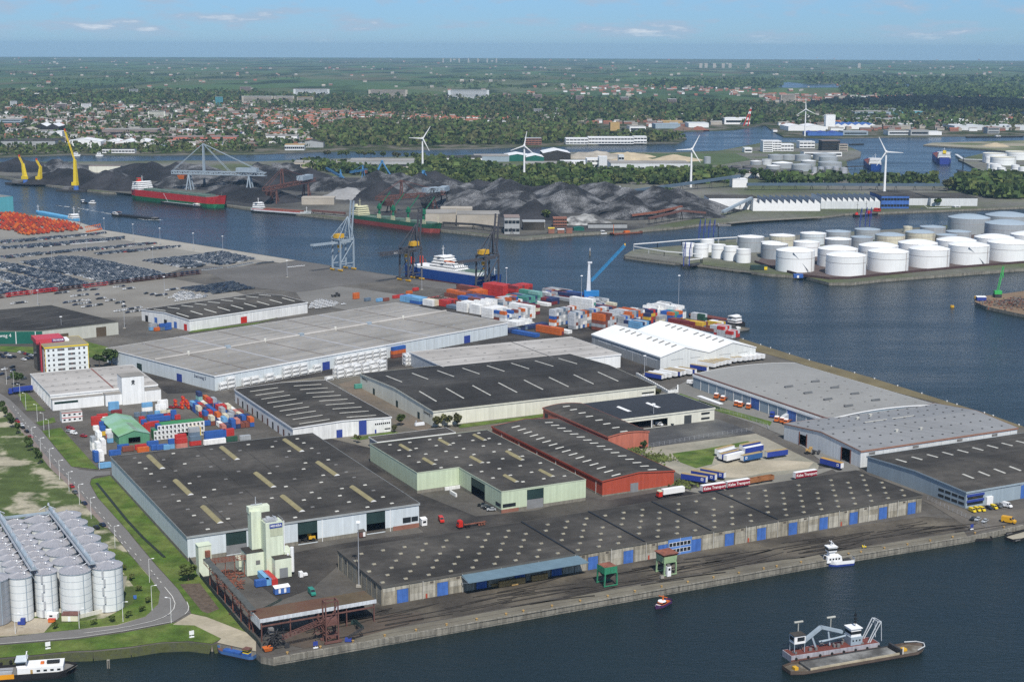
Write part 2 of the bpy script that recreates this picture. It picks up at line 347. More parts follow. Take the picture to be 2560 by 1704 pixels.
def _f():
 n=m_far.node_tree.nodes; l=m_far.node_tree.links; b=n['Principled BSDF']; b.inputs['Roughness'].default_value=1; b.inputs['Specular IOR Level'].default_value=0
 g=n.new('ShaderNodeNewGeometry'); sp=n.new('ShaderNodeSeparateXYZ'); l.new(g.outputs['Position'],sp.inputs[0])
 def mp(sx,sy,rot=0):
  m=n.new('ShaderNodeMapping'); m.inputs['Scale'].default_value=(sx,sy,1); m.inputs['Rotation'].default_value=(0,0,rot); l.new(g.outputs['Position'],m.inputs[0]); return m.outputs[0]
 v=n.new('ShaderNodeTexVoronoi'); v.inputs['Scale'].default_value=1; l.new(mp(.0026,.0011,.25),v.inputs['Vector'])
 r=n.new('ShaderNodeValToRGB'); e=r.color_ramp.elements; e[0].position=0; e[0].color=(.055,.09,.045,1); e[1].position=1; e[1].color=(.12,.145,.085,1)
 for p,c in ((.3,(.085,.14,.055,1)),(.5,(.10,.115,.06,1)),(.7,(.07,.125,.05,1)),(.85,(.10,.095,.055,1))): x=e.new(p); x.color=c
 sc=n.new('ShaderNodeSeparateColor'); l.new(v.outputs['Color'],sc.inputs[0]); l.new(sc.outputs[0],r.inputs[0])
 t=n.new('ShaderNodeTexNoise'); t.inputs['Scale'].default_value=1; t.inputs['Detail'].default_value=6; l.new(mp(.003,.0009),t.inputs['Vector'])
 k=n.new('ShaderNodeMapRange'); l.new(t.outputs['Fac'],k.inputs[0]); k.inputs[1].default_value=.5; k.inputs[2].default_value=.62
 wood=n.new('ShaderNodeMixRGB'); l.new(k.outputs[0],wood.inputs[0]); l.new(r.outputs[0],wood.inputs[1]); wood.inputs[2].default_value=(.030,.045,.022,1)
 # built-up land near the harbour: mixed gardens, paving, planting
 t2=n.new('ShaderNodeTexNoise'); t2.inputs['Scale'].default_value=1; t2.inputs['Detail'].default_value=5; l.new(mp(.02,.012),t2.inputs['Vector'])
 u=n.new('ShaderNodeValToRGB'); e=u.color_ramp.elements; e[0].position=.38; e[0].color=(.035,.05,.022,1); e[1].position=.66; e[1].color=(.17,.15,.13,1); x=e.new(.5); x.color=(.075,.08,.05,1)
 l.new(t2.outputs['Fac'],u.inputs[0])
 a=n.new('ShaderNodeMath'); a.operation='MULTIPLY_ADD'; l.new(t.outputs['Fac'],a.inputs[0]); a.inputs[1].default_value=2500; l.new(sp.outputs[1],a.inputs[2])
 k2=n.new('ShaderNodeMapRange'); l.new(a.outputs[0],k2.inputs[0]); k2.inputs[1].default_value=6900; k2.inputs[2].default_value=7900
 fin=n.new('ShaderNodeMixRGB'); l.new(k2.outputs[0],fin.inputs[0]); l.new(u.outputs[0],fin.inputs[1]); l.new(wood.outputs[0],fin.inputs[2]); l.new(fin.outputs[0],b.inputs['Base Color'])
_f()
RH=28500.0
_q=pxpoly(FS)+[(RH*math.sin(math.radians(a)),RH*math.cos(math.radians(a))) for a in range(40,-41,-4)]
struct('ground_countryside',MB().add([(x,y,0) for x,y in _q],[tuple(range(len(_q)))]),m_far,0)
_b=MB()
_s=pxpoly(FS)
for i in range(len(_s)-1): _b.quad((*_s[i],0),(*_s[i+1],0),(*_s[i+1],-5),(*_s[i],-5))
struct('shore_far',_b,m_ind)
_pz=[.03]
def patch(name,pts,m,z=None,px=True):
 _pz[0]+=.004; z=_pz[0] if z is None else z
 q=pxpoly(pts) if px else pts
 return struct(name,MB().add([(x,y,0) for x,y in q],[tuple(range(len(q)))]),m,z)
for nm,pp in (('lake_water',[(2387,281),(2450,278),(2560,276),(2760,275),(2760,292),(2560,294),(2480,289),(2400,286)]),('lake_water',[(1910,214),(1970,206),(2010,210),(2150,211),(2300,211),(2310,216),(2150,219),(1960,220)]),('inlet_water',[(14,336),(22,326),(46,318),(58,322),(40,332),(30,340)]),('inlet_water',[(158,307),(180,304),(262,304),(258,312),(200,313)])):
 patch(nm,pp,m_water,.6)
# car terminal paving, yards, roads
patch('pavement_car_terminal',[(-200,500),(90,541),(190,557),(261,579),(640,638),(690,646),(600,668),(480,664),(395,690),(560,720),(640,746),(520,770),(360,790),(100,800),(-200,812)],m_conc)
patch('pavement_quay_strip',[(190,553.6),(261,575.4),(640,635),(740,651),(700,657),(560,640),(400,616),(250,590),(120,566),(90,538)],m_concl)
patch('asphalt_strip',[(-200,600),(240,587),(400,620),(140,627),(-200,650)],mat('asphalt_brown_grey',(.20,.19,.17),.9,.08,.02))
patch('asphalt_gantry_quay',[(480,664),(600,667),(700,658),(745,652),(978,689),(1170,716),(1140,724),(1080,720),(985,700),(850,715),(740,731),(640,719),(560,700)],mat('asphalt_gantry',(.125,.118,.11),.9,.15,.02))
patch('asphalt_gantry_inner',[(740,731),(850,716),(890,720),(1060,746),(1100,757),(1020,772),(900,780),(760,757)],mat('asphalt_inner',(.175,.168,.155),.9,.12,.02))
patch('asphalt_container_terminal',[(1000,790),(1130,722),(1180,716),(1480,759),(1700,791),(1838,813),(1852,846),(1660,930),(1560,940),(1450,880),(1290,830),(1260,800)],m_dark)
patch('asphalt_tank_container_yard',[(320,905),(540,985),(640,960),(1270,815),(1530,870),(1560,945),(1140,1020),(900,935),(700,960),(590,985),(500,1000),(420,985)],m_dark)
patch('yard_container_depot',[(140,1050),(400,985),(570,978),(690,1075),(440,1130),(274,1150),(180,1090)],m_asph)
patch('road_between_sheds',[(700,955),(880,930),(1080,1065),(1290,1050),(1350,1075),(1230,1095),(980,1125),(860,1130),(790,1090),(980,1075)],m_apron)
patch('road_brown',[(845,960),(905,945),(1085,1060),(1060,1080),(985,1058)],mat('brown_asphalt',(.17,.135,.10),.9,.2,.04,col2=(.13,.115,.095),sc2=.03))
patch('asphalt_bulk_yard',[(780,1085),(930,1120),(1040,1230),(1190,1290),(1340,1275),(1460,1240),(1520,1250),(1640,1230),(1740,1200),(1780,1225),(1500,1280),(1200,1345),(860,1400),(780,1470),(700,1500),(620,1440),(690,1390),(840,1360),(1060,1330)],m_dark)
patch('apron_quay_dirty',[(900,1520),(1500,1405),(2310,1290),(2420,1300),(2410,1325),(1900,1405),(1400,1492),(1100,1548),(920,1580),(860,1560)],mat('apron_dirty',(.055,.048,.040),.95,.3,.05,col2=(.12,.104,.08),sc2=.03))
patch('apron_quay',[(900,1607),(1280,1541),(1920,1427),(2132,1390),(2420,1343),(2410,1328),(1900,1408),(1400,1497),(1100,1551),(880,1590)],mat('apron_edge',(.17,.155,.12),.95,.18,.05,col2=(.135,.122,.095),sc2=.03))
patch('sand_brown_apron',[(800,1560),(930,1535),(1050,1530),(1060,1550),(900,1592),(760,1620),(700,1605)],m_brown)
patch('asphalt_workshop',[(1548,1072),(1785,1044),(1852,1068),(1888,1081),(1622,1119)],mat('asphalt_new',(.07,.07,.072),.9,.2,.03,col2=(.11,.108,.10),sc2=.03))
patch('sand_lot',[(1600,1122),(1700,1108),(1890,1084),(1918,1096),(1985,1130),(2048,1160),(2044,1176),(1940,1196),(1840,1208),(1720,1196),(1650,1160)],m_sandg)
patch('grass_lot',[(1680,1133),(1760,1122),(1870,1102),(1880,1108),(1790,1130),(1780,1160),(1740,1170),(1700,1155)],m_grass)
patch('sand_heap_ground',[(1740,1180),(1800,1158),(1890,1152),(1960,1150),(2035,1155),(2020,1170),(1920,1180),(1850,1194),(1780,1192)],m_sand)
patch('road_service',[(1700,1225),(1880,1198),(2060,1170),(2090,1170),(1960,1215),(1800,1240)],mat('road_gravel',(.215,.205,.175),.9,.12,.05))
patch('road_lorry_park',[(1650,985),(1752,935),(1800,960),(2060,1062),(2090,1085),(2150,1175),(2090,1180),(1985,1100),(1890,1060),(1800,1030)],mat('lorry_park',(.185,.18,.165),.9,.12,.03))
patch('grass_lorry_park',[(1690,990),(1700,983),(1800,1018),(1930,1054),(1925,1064),(1800,1030)],m_grass)
patch('quay_right_strip',[(1852,846),(1920,868),(2015,898),(2178,944),(2382,1008),(2474,1036),(2560,1067),(2540,1070),(2440,1037),(2340,1006),(2120,950),(1990,905),(1900,880),(1840,862)],mat('quay_strip_moss',(.155,.128,.07),.95,.2,.05))
patch('railway_lane',[(2150,1172),(2180,1190),(2320,1240),(2430,1280),(2560,1270),(2760,1240),(2760,1265),(2560,1305),(2440,1330),(2330,1262),(2200,1205)],mat('lane_gravel',(.14,.125,.105),.95,.2,.05,col2=(.10,.09,.078),sc2=.03))
# left side: road, verges, silos
patch('grass_field',[(-260,985),(0,1006),(27,1043),(81,1113),(125,1170),(174,1216),(226,1280),(282,1334),(327,1389),(376,1443),(401,1480),(397,1510),(364,1542),(293,1563),(108,1582),(0,1592),(-260,1612)],m_rough)
patch('grass_verge_silos',[(300,1375),(327,1390),(375,1444),(400,1481),(396,1510),(363,1541),(292,1562),(108,1581),(140,1560),(260,1545),(330,1510),(345,1480),(300,1420),(270,1370)],m_grass)
patch('concrete_silo_yard',[(-260,1560),(60,1545),(290,1512),(310,1480),(318,1440),(300,1440),(-260,1440)],m_sandg)
patch('concrete_silo_front',[(-260,1545),(140,1545),(110,1581),(0,1590),(-260,1610)],mat('sandy_yard',(.40,.35,.27),.95,.15,.1,col2=(.3,.25,.18),sc2=.08))
patch('road_main',[(-40,960),(0,983),(26,1000),(57,1030),(104,1076),(138,1119),(176,1165),(200,1174),(240,1178),(276,1177),(276,1187),(240,1190),(228,1196),(224,1209),(244,1244),(318,1326),(353,1370),(388,1411),(445,1473),(474,1518),(472,1531),(432,1555),(312,1578),(190,1596),(0,1611),(-260,1630),(-260,1612),(0,1594),(108,1582),(293,1563),(364,1541),(396,1509),(400,1479),(375,1441),(326,1387),(282,1332),(226,1278),(174,1214),(125,1168),(81,1111),(27,1041),(0,1003),(-40,975)],m_road)
patch('pavement_brick_lane',[(0,1005),(27,1043),(81,1113),(125,1170),(174,1216),(226,1280),(262,1319),(272,1318),(236,1276),(185,1213),(135,1164),(92,1110),(38,1040),(8,1001)],m_pink)
patch('grass_verge_shore',[(-260,1636),(0,1613),(190,1598),(312,1581),(432,1557),(480,1545),(552,1597),(530,1609),(475,1602),(402,1605),(326,1616),(234,1625),(174,1627),(92,1636),(0,1644),(-260,1668)],m_grass)
patch('grass_verge_ditch',[(229,1198),(275,1189),(285,1200),(467,1396),(541,1494),(606,1573),(640,1600),(615,1580),(516,1542),(478,1533),(470,1510),(447,1474),(389,1410),(319,1326),(245,1244),(226,1209)],m_grass)
patch('sand_ramp',[(432,1561),(478,1534),(516,1542),(614,1580),(640,1599),(640,1628),(543,1606),(553,1596),(486,1563),(446,1562)],m_sand)
patch('ground_bare_bed',[(449,1460),(500,1458),(548,1522),(520,1533),(505,1528)],mat('bare_earth',(.105,.08,.06),.95,.3,.5))
patch('grass_verge_office',[(105,1077),(152,1069),(246,1173),(179,1166),(140,1119)],m_grass)
patch('grass_verge_depot',[(35,966),(52,967),(114,1027),(66,1027)],m_grass)
patch('grass_verge_gate',[(90,1056),(135,1043),(140,1055),(100,1064)],m_grass)
patch('grass_verge_tower',[(150,836),(270,868),(268,885),(220,895),(200,850)],m_grass)
patch('grass_verge_strip',[(0,865),(90,868),(96,885),(0,878)],m_grass)
patch('grass_strip_cream',[(1140,1062),(1290,1044),(1360,1034),(1360,1042),(1290,1052),(1150,1070)],m_grass)
patch('grass_strip_stained',[(470,833),(640,810),(700,792),(645,806),(480,826)],m_grass)
patch('grass_strip_front',[(875,1095),(985,1078),(1000,1083),(900,1100)],m_grass)
patch('coal_ground',[(-200,437),(0,439),(122,461),(253,477),(570,511),(781,536),(1107,573),(1280,592),(1400,584),(1579,575),(1780,540),(1790,520),(1450,470),(1200,455),(900,445),(640,440),(500,430),(400,418),(200,412),(0,412),(-200,415)],m_coalg)
patch('green_island_field',[(1560,383),(1690,384),(1840,384),(1880,400),(1800,412),(1690,413),(1600,396)],mat('island_grass',(.07,.10,.035),.95,.2,.02))
# quay capping beams, bollards and rails along the front quay
_g=thing('quay_edge','long weathered concrete quay wall with beam joints along the dark front basin','quay wall')
_pt=[P(*p) for p in QUAY[:7]]
for i in range(len(_pt)-1):
 a,b=_pt[i],_pt[i+1]; L=(b-a).length; n=max(1,round(L/6.4)); d=(b-a)/L; nn=Vector((d.y,-d.x,0))
 for k in range(n):
  p=a+d*(L*k/n+.12); q=a+d*(L*(k+1)/n-.12); o=.18+rnd.uniform(-.05,.05)
  bb=MB(); bb.prism([tuple(p+nn*o)[:2],tuple(q+nn*o)[:2],tuple(q-nn*.9)[:2],tuple(p-nn*.9)[:2]],-1.9+rnd.uniform(-.2,.2),.22)
  put('capping_block',bb,m_wall,_g)
_bm=MB().cyl(0,0,0,.45,.28,.22,8).cyl(0,0,.45,.6,.4,.4,8,True,True).mesh('bollard')
m_boll=mat('bollard_ochre',(.42,.27,.10),.7,.2,1)
_i=0
for i in range(len(_pt)-1):
 a,b=_pt[i],_pt[i+1]; L=(b-a).length; d=(b-a)/L; nn=Vector((-d.y,d.x,0)); s=6
 while s<L:
  p=a+d*s+nn*2.2; tag(put('bollard',_bm,m_boll,loc=(p.x,p.y,.05),sc=1.3),'ochre mooring bollard on the front quay edge','bollard','bollards along the front quay'); s+=12.6
_pr=[P(*p) for p in [(1852,845),(1920,867),(2015,897),(2178,943),(2382,1007),(2474,1035),(2560,1066)]]
for i in range(len(_pr)-1):
 a,b=_pr[i],_pr[i+1]; L=(b-a).length; d=(b-a)/L; nn=Vector((-d.y,d.x,0)); s=5
 while s<L:
  p=a+d*s-nn*1.2; tag(put('bollard',_bm,m_wpaint,loc=(p.x,p.y,.05),sc=1.3),'pale mooring bollard on the mossy side quay behind the grey-roofed sheds','bollard','bollards along the side quay'); s+=24
_rl=MB()
for off in (4.2,8.7,13.5):
 for i in range(len(_pt)-1):
  a,b=_pt[i],_pt[i+1]; d=(b-a).normalized(); nn=Vector((-d.y,d.x,0)); _rl.beam(a+nn*off+Vector((0,0,.1)),b+nn*off+Vector((0,0,.1)),.22,.1)
tag(put('crane_rails',_rl,mat('rail_steel',(.10,.085,.07),.6,.2,1)),'worn crane rails let into the front quay apron','rails')
# road markings
_mk=MB()
def dash(pts,wd,on,off,z=.35):
 q=[P(*p) for p in pts]; t=0; draw=True
 for i in range(len(q)-1):
  a,b=q[i],q[i+1]; L=(b-a).length; d=(b-a)/L; s=0
  n=Vector((-d.y,d.x,0))*wd/2
  while s<L:
   e=min(L,s+on); p1=a+d*s; p2=a+d*e
   _mk.quad(*[(v.x,v.y,z) for v in (p1-n,p2-n,p2+n,p1+n)]); s=e+off if off else L
dash([a0(120,60),a0(300,300),a0(510,560),a0(760,850),a0(1010,1150),a0(1300,1480)],.25,3,6)
dash([a0(1000,1170),a0(1240,1460)],.25,3,9)
dash([b0(1390,545),b0(1500,680)],.3,2,3)
dash([b0(1515,700),b0(1585,785),b0(1612,850),b0(1600,900),b0(1560,945),b0(1500,980),b0(1400,1015),b0(1200,1060),b0(1000,1095),b0(770,1125)],.28,50,0)
dash([b0(1720,835),b0(1738,880),b0(1730,920),b0(1700,950)],.25,50,0)
dash([b0(0,1222),b0(400,1190),b0(700,1166),b0(1150,1102),b0(1450,1045),b0(1590,1018)],.25,50,0)
_g=[P(*p) for p in SH[:10]]; _b=MB()
for i in range(9):
 a,b=_g[i],_g[i+1]; d=(b-a).normalized(); nn=Vector((d.y,-d.x,0)); _b.quad(a,b,(b.x+nn.x*2.6,b.y+nn.y*2.6,WZ-.3),(a.x+nn.x*2.6,a.y+nn.y*2.6,WZ-.3))
struct('grass_bank',_b,mat('bank_reeds',(.07,.08,.03),.95,.4,.4,col2=(.04,.045,.025),sc2=.4),.02)
_b=MB(); _g=[P(*p) for p in (a0(890,765),a0(1000,900),a0(1170,1110),a0(1320,1270),a0(1515,1450))]
for i in range(4): _b.beam(_g[i]+Vector((0,0,.3)),_g[i+1]+Vector((0,0,.3)),1.3,.12)
struct('ditch_water',_b,mat('ditch',(.022,.028,.016),.5,.2,.3))
_b=MB(); _t=random.Random(6)
for k in range(85):
 i=_t.choice((0,1,1,2,3)); a,b=_pt[i],_pt[i+1]; d=(b-a).normalized(); nn=Vector((-d.y,d.x,0)); p=a+(b-a)*_t.random()+nn*_t.uniform(7,27); w=_t.uniform(.3,1.1); n=_t.randint(4,10); tn=_t.uniform(-.12,.12)
 for j in range(n):
  e=Matrix.Rotation(tn*.3,3,'Z')@d; q=p+e*4; m=Vector((-e.y,e.x,0))*w/2; _b.quad(*[(v.x,v.y,.33) for v in (p-m,q-m,q+m,p+m)]); p=q; d=e
struct('tyre_marks',_b,mat('tyre_dust',(.048,.042,.036),.95,.3,.2))
struct('road_markings',_mk,m_line)
# ------------------------------------------------------------------ warehouses
def arch(W,rise,n=8): return [(W*i/n,rise*(1-(2*i/n-1)**2)) for i in range(n+1)]
def gables(W,rise,k=1):
 r=[(0,0)]
 for i in range(k): r+=[(W*(i+.5)/k,rise),(W*(i+1)/k,0)]
 return r
class Hall:
 def __init__(s,name,label,o,g,LA,LB,h,wall,roofm,axis='A',prof=None,opens=(),over=.35,thick=.35,edge=None,plinth=None,cat='warehouse',ridge=0,group=None):
  s.A,s.B=ax(g); s.o=Vector((o.x,o.y,0)); s.g=g; s.LA,s.LB,s.h=LA,LB,h; s.axis=axis
  W=LB if axis=='A' else LA; s.prof=prof or [(0,0),(W,0)]
  s.root=thing(name,label,cat,s.o,g,group)
  b=MB(); s.pan=[]
  for side in 'FLKR':
   L=LA if side in 'FK' else LB
   s._wall(b,side,L,h,[op for op in opens if op[0]==side])
  # gable infill above the eaves
  for i in range(len(s.prof)-1):
   (p,z0),(q,z1)=s.prof[i],s.prof[i+1]
   if z0==z1==0: continue
   if axis=='A':
    for x in (0,LA): b.quad((x,p,h),(x,q,h),(x,q,h+z1),(x,p,h+z0))
   else:
    for y in (0,LB): b.quad((p,y,h),(q,y,h),(q,y,h+z1),(p,y,h+z0))
  put('wall',b,wall,s.root)
  put('floor',MB().quad((0,0,.4),(LA,0,.4),(LA,LB,.4),(0,LB,.4)),m_dark,s.root)
  # roof slab following the profile
  r=MB(); pr=[(-over,s.prof[0][1])]+list(s.prof[1:-1])+[(W+over,s.prof[-1][1])]
  e0,e1=-over,(LA if axis=='A' else LB)+over
  f=(lambda t,u,z:(u,t,z)) if axis=='A' else (lambda t,u,z:(t,u,z))
  n=len(pr); vs=[]
  for u in (e0,e1):
   vs+=[f(t,u,h+z+thick) for t,z in pr]+[f(t,u,h+z+.02) for t,z in pr]
  fs=[]
  for i in range(n-1):
   fs+=[(i,i+1,2*n+i+1,2*n+i),(n+i,n+i+1,3*n+i+1,3*n+i),(i,i+1,n+i+1,n+i),(2*n+i,2*n+i+1,3*n+i+1,3*n+i)]
  fs+=[(0,n,3*n,2*n),(n-1,2*n-1,4*n-1,3*n-1)]
  r.add(vs,fs); s.roof=put('roof',r,roofm,s.root); s.thick=thick; s.over=over
  if edge:
   e=MB(); t=thick; ov=over+.06
   if axis=='A':
    e.box(-ov,LA+ov,-ov,-ov+.12,h-.5,h+t+.08); e.box(-ov,LA+ov,LB+ov-.12,LB+ov,h-.5,h+t+.08)
   else:
    e.box(-ov,-ov+.12,-ov,LB+ov,h-.5,h+t+.08); e.box(LA+ov-.12,LA+ov,-ov,LB+ov,h-.5,h+t+.08)
   for i in range(len(s.prof)-1):
    (p,z0),(q,z1)=pr[i],pr[i+1]
    for u in (e0-.02,e1+.02): e.beam(f(p,u,h+z0+t*.5),f(q,u,h+z1+t*.5),.14,t+.25)
   put('roof_edge',e,edge,s.root)
  if plinth:
   e=MB(); d=.07; zz=plinth[0]
   ops=[op for op in opens if op[3]<zz]
   for side in 'FL':
    L=LA if side=='F' else LB; cuts=sorted([(op[1],op[2]) for op in ops if op[0]==side]); x=-d
    for c in cuts+[(L+d,L+d)]:
     if c[0]>x:
      if side=='F': e.box(x,c[0],-d,.0,0,zz)
      else: e.box(-d,0,x,c[0],0,zz)
     x=c[1]
   put('plinth',e,plinth[1],s.root)
 def pt(s,side,t,z,d=0):
  return {'F':(t,-d,z),'K':(t,s.LB+d,z),'L':(-d,t,z),'R':(s.LA+d,t,z)}[side]
 def _wall(s,b,side,L,h,ops):
  xs=sorted(set([0,L]+[min(max(v,0),L) for op in ops for v in op[1:3]]))
  for i in range(len(xs)-1):
   x0,x1=xs[i],xs[i+1]; cut=[(op[3],op[4]) for op in ops if op[1]<=x0+1e-4 and op[2]>=x1-1e-4]
   z=0
   for z0,z1 in sorted(cut)+[(h,h)]:
    if z0>z+1e-4: b.quad(s.pt(side,x0,z),s.pt(side,x1,z),s.pt(side,x1,z0),s.pt(side,x0,z0))
    z=max(z,z1)
  for op in ops:
   if len(op)>5 and op[5]:
    zb=op[6] if len(op)>6 else op[3]; s.pan.append((side,op[1],op[2],zb,op[4],op[5]))
 def finish(s):
  for side,x0,x1,z0,z1,m in s.pan: s.panel('door',side,x0,x1,z0,z1,m,-.12,.1)
  return s
 def panel(s,name,side,x0,x1,z0,z1,m,d0=.03,th=.06,parent=None):
  b=MB()
  if side in 'FK':
   y=-d0 if side=='F' else s.LB+d0; b.box(x0,x1,y-th,y+0,z0,z1)
  else:
   x=-d0 if side=='L' else s.LA+d0; b.box(x-th,x,x0,x1,z0,z1)
  return put(name,b,m,parent or s.root)
 def wp(s,side,px):           # pixel on a wall -> (distance along, height)
  d=RAY(*px); p0=Vector((*s.root.matrix_basis.translation[:2],0)); c=Vector((0,0,CH))
  if side in 'FK': nrm,al,off=s.B,s.A,(0 if side=='F' else s.LB)
  else: nrm,al,off=s.A,s.B,(0 if side=='L' else s.LA)
  t=((p0-c).dot(nrm)+off)/d.dot(nrm); w=c+d*t
  return (w-p0).dot(al),w.z
 def rp(s,px):                # pixel on the roof -> local x,y
  z=s.h+s.thick
  for _ in range(4):
   w=P(*px,z)-s.o; x,y=w.dot(s.A),w.dot(s.B); z=s.h+s.thick+s.rz(x,y)
  return x,y
 def rz(s,x,y):
  t=y if s.axis=='A' else x; pr=s.prof
  for i in range(len(pr)-1):
   if pr[i][0]<=t<=pr[i+1][0]: return pr[i][1]+(pr[i+1][1]-pr[i][1])*(t-pr[i][0])/(pr[i+1][0]-pr[i][0])
  return 0
 def on(s,name,me,m,x,y,rz=0,dz=0,sc=None):
  return put(name,me,m,s.root,(x,y,s.h+s.thick+s.rz(x,y)+dz),rz,sc)
def mk(name,label,g,c,cA,cB,h,*a,**k):
 o=P(*c,h); A,B=ax(g)
 return Hall(name,label,o,g,(P(*cA,h)-o).dot(A),(P(*cB,h)-o).dot(B),h,*a,**k)
def barrel(L,W,rise,ends=True):
 b=MB(); n=8; vs=[]
 for y in (0,L): vs+=[(W*(i/n-.5),y,rise*math.sin(math.pi*i/n)+.05) for i in range(n+1)]
 b.add(vs,[(i,i+1,n+2+i,n+1+i) for i in range(n)]); b.cur=1
 b.add([vs[i] for i in range(n+1)],[tuple(range(n+1))]); b.add([vs[n+1+i] for i in range(n+1)],[tuple(range(n+1))])
 return b
SKY_S=MB().frus(-.9,.9,-.55,.55,0,-.75,.75,-.4,.4,.28).mesh('skylight_small')
_b=barrel(1.5,1.7,.5); SKY_D=_b.mesh('skylight_dome')
def strip(L,W): return MB().frus(-L/2,L/2,-W/2,W/2,0,-L/2+.1,L/2-.1,-W/2+.1,W/2-.1,.18)
# --- big dark-roofed warehouse with pale blue-grey walls
W1=mk('warehouse','large dark flat-roofed warehouse with pale blue-grey walls and long tan barrel skylights',G1,(468,1342),(1049,1260),(274,1142.6),10.9,m_lblue,m_roofd,edge=mat('grey_trim',(.33,.35,.35),.6,.1,.2),
 opens=[('F',16.8,25.9,.4,10.3,m_dgreen,4.6),('F',49.2,58.3,.4,10.3,m_dgreen,4.6),('F',81.6,90.7,.4,10.3,m_dgreen,4.8)],plinth=(1.7,m_plinth))
W1.finish()
put('ramp_wall',MB().box(16.9,25.8,.1,.3,.4,4.5),mat('ramp_grey',(.22,.225,.23),.9,.15,.2),W1.root)
_bl=barrel(27,3.0,.75).mesh('skylight')
for p in (a0(1370,510),a0(1615,737),a0(1870,978),a0(2040,432),a1(265,362),a1(570,570),a1(885,795),a1(245,880),(640,1182)):
 x,y=W1.rp(p); W1.on('skylight',_bl,[m_skyl,m_wpaint],x,y-27)
for p in [a0(*q) for q in ((1240,530),(1285,575),(1340,628),(1390,677),(1460,745),(1515,797),(1590,868),(1645,926),(1728,1003),(1785,1060),(1855,1125),(1912,1186),(1595,490),(1505,548),(1820,512),(1700,585),(1615,650),(1832,702),(1745,765),(1880,893),(1970,822),(2030,1024),(2098,1090),(2118,953),(2218,850),(1940,612),(2060,541),(2195,655),(2078,726),(1945,450),(2285,408),(2208,463))]+[a1(*q) for q in ((180,378),(380,355),(150,428),(440,393),(305,468),(512,442),(282,523),(575,487),(195,609),(455,577),(665,548),(438,633),(735,593),(125,672),(355,724),(618,690),(830,660),(600,755),(902,710),(275,794),(512,848),(790,812),(1003,780),(145,900),(583,900),(772,878),(1080,830),(440,918),(855,936),(1168,890),(520,982),(745,1021),(1025,983),(1250,948),(360,1078))]:
 x,y=W1.rp(p); W1.on('skylight',SKY_S,m_skylg if rnd.random()<.5 else m_skylw,x,y)
for u in (.2,.4,.6,.8): put('roof_seam',MB().box(W1.LA*u-.12,W1.LA*u+.12,.5,W1.LB-.5,W1.h+W1.thick,W1.h+W1.thick+.035),m_roofb,W1.root)
for p0,p1 in ((a1(1350,1078),a1(1425,1118)),(a1(1430,1068),a1(1490,1105))):
 x0,z1=W1.wp('F',p0); x1,z0=W1.wp('F',p1); W1.panel('window','F',x0,x1,z0-.1,z1-.2,m_glass)
put('downpipe',MB().box(60.4,60.65,-.25,-.05,0,10.6),m_wpaint,W1.root); put('downpipe',MB().box(93,93.25,-.25,-.05,0,10.6),m_wpaint,W1.root)
put('annex_brick',MB().box(W1.LA-13,W1.LA-.2,-.35,-.12,0,2.0),m_brick,W1.root)
# --- long concrete quay warehouse with blue doors
QW=mk('quay_warehouse','long low concrete-panel quay warehouse with blue sliding doors and many roof lights',G1,(955,1466),(2315,1243),(845,1377),7.9,m_concp2,m_roofd,axis='A',prof=None,edge=mat('felt_edge',(.10,.095,.085),.9,.1,.2))
_n=47; _w=5.793
dcell=set(range(1,48,3))
_pl=MB().box(.18,_w-.18,-.10,-.01,0,3.0).mesh('wall_panel'); _pu=MB().box(.18,_w-.18,-.08,-.01,3.06,5.4).mesh('wall_panel'); _pt3=MB().box(.18,_w-.18,-.10,-.01,5.46,7.6).mesh('wall_panel')
_pil=MB().box(-.16,.16,-.32,0,0,7.7).mesh('pillar'); _dl=MB().box(0,(_w-1.0)/2-.04,-.2,-.12,0,5.6).mesh('door')
m_concs=[mat('panel_a',(.37,.345,.28),.9,.15,.3,streak=.3,dirt=.2),mat('panel_b',(.33,.30,.235),.9,.15,.3,streak=.35,dirt=.3),mat('panel_c',(.42,.395,.33),.9,.12,.3,streak=.3,dirt=.15)]
_lou=MB().box(0,1.5,-.16,-.1,0,.8).mesh('louvre'); _dp=MB().box(-.09,.09,-.48,-.33,0,7.7).mesh('downpipe'); _sm=MB().box(0,.8,-.16,-.1,0,2.0).mesh('side_door')
for i in range(_n+1):
 put('pillar',_pil,m_concp2,QW.root,(min(max(i*_w,.16),QW.LA-.16),0,0))
 if i%3==0 and i: put('downpipe',_dp,mat('pipe_pale',(.55,.54,.5),.6,.1,.4),QW.root,(min(max(i*_w,.2),QW.LA-.2),0,0))
for i in range(_n):
 x=i*_w
 if i in dcell:
  for k in (0,1): put('door',_dl,m_blue,QW.root,(x+.5+k*((_w-1.0)/2),0,0))
  put('wall_panel',MB().box(.18,_w-.18,-.10,-.01,5.7,7.6),rnd.choice(m_concs),QW.root,(x,0,0))
 else:
  put('wall_panel',_pl,rnd.choice(m_concs),QW.root,(x,0,0)); put('wall_panel',_pu,rnd.choice(m_concs),QW.root,(x,0,0)); put('wall_panel',_pt3,rnd.choice(m_concs),QW.root,(x,0,0))
  if i%2: put('louvre',_lou,mat('louvre_brown',(.10,.085,.07),.8,.1,1),QW.root,(x+_w*.55,0,6.0))
  if i%9==3: put('side_door',_sm,m_red,QW.root,(x+1.2,0,0))
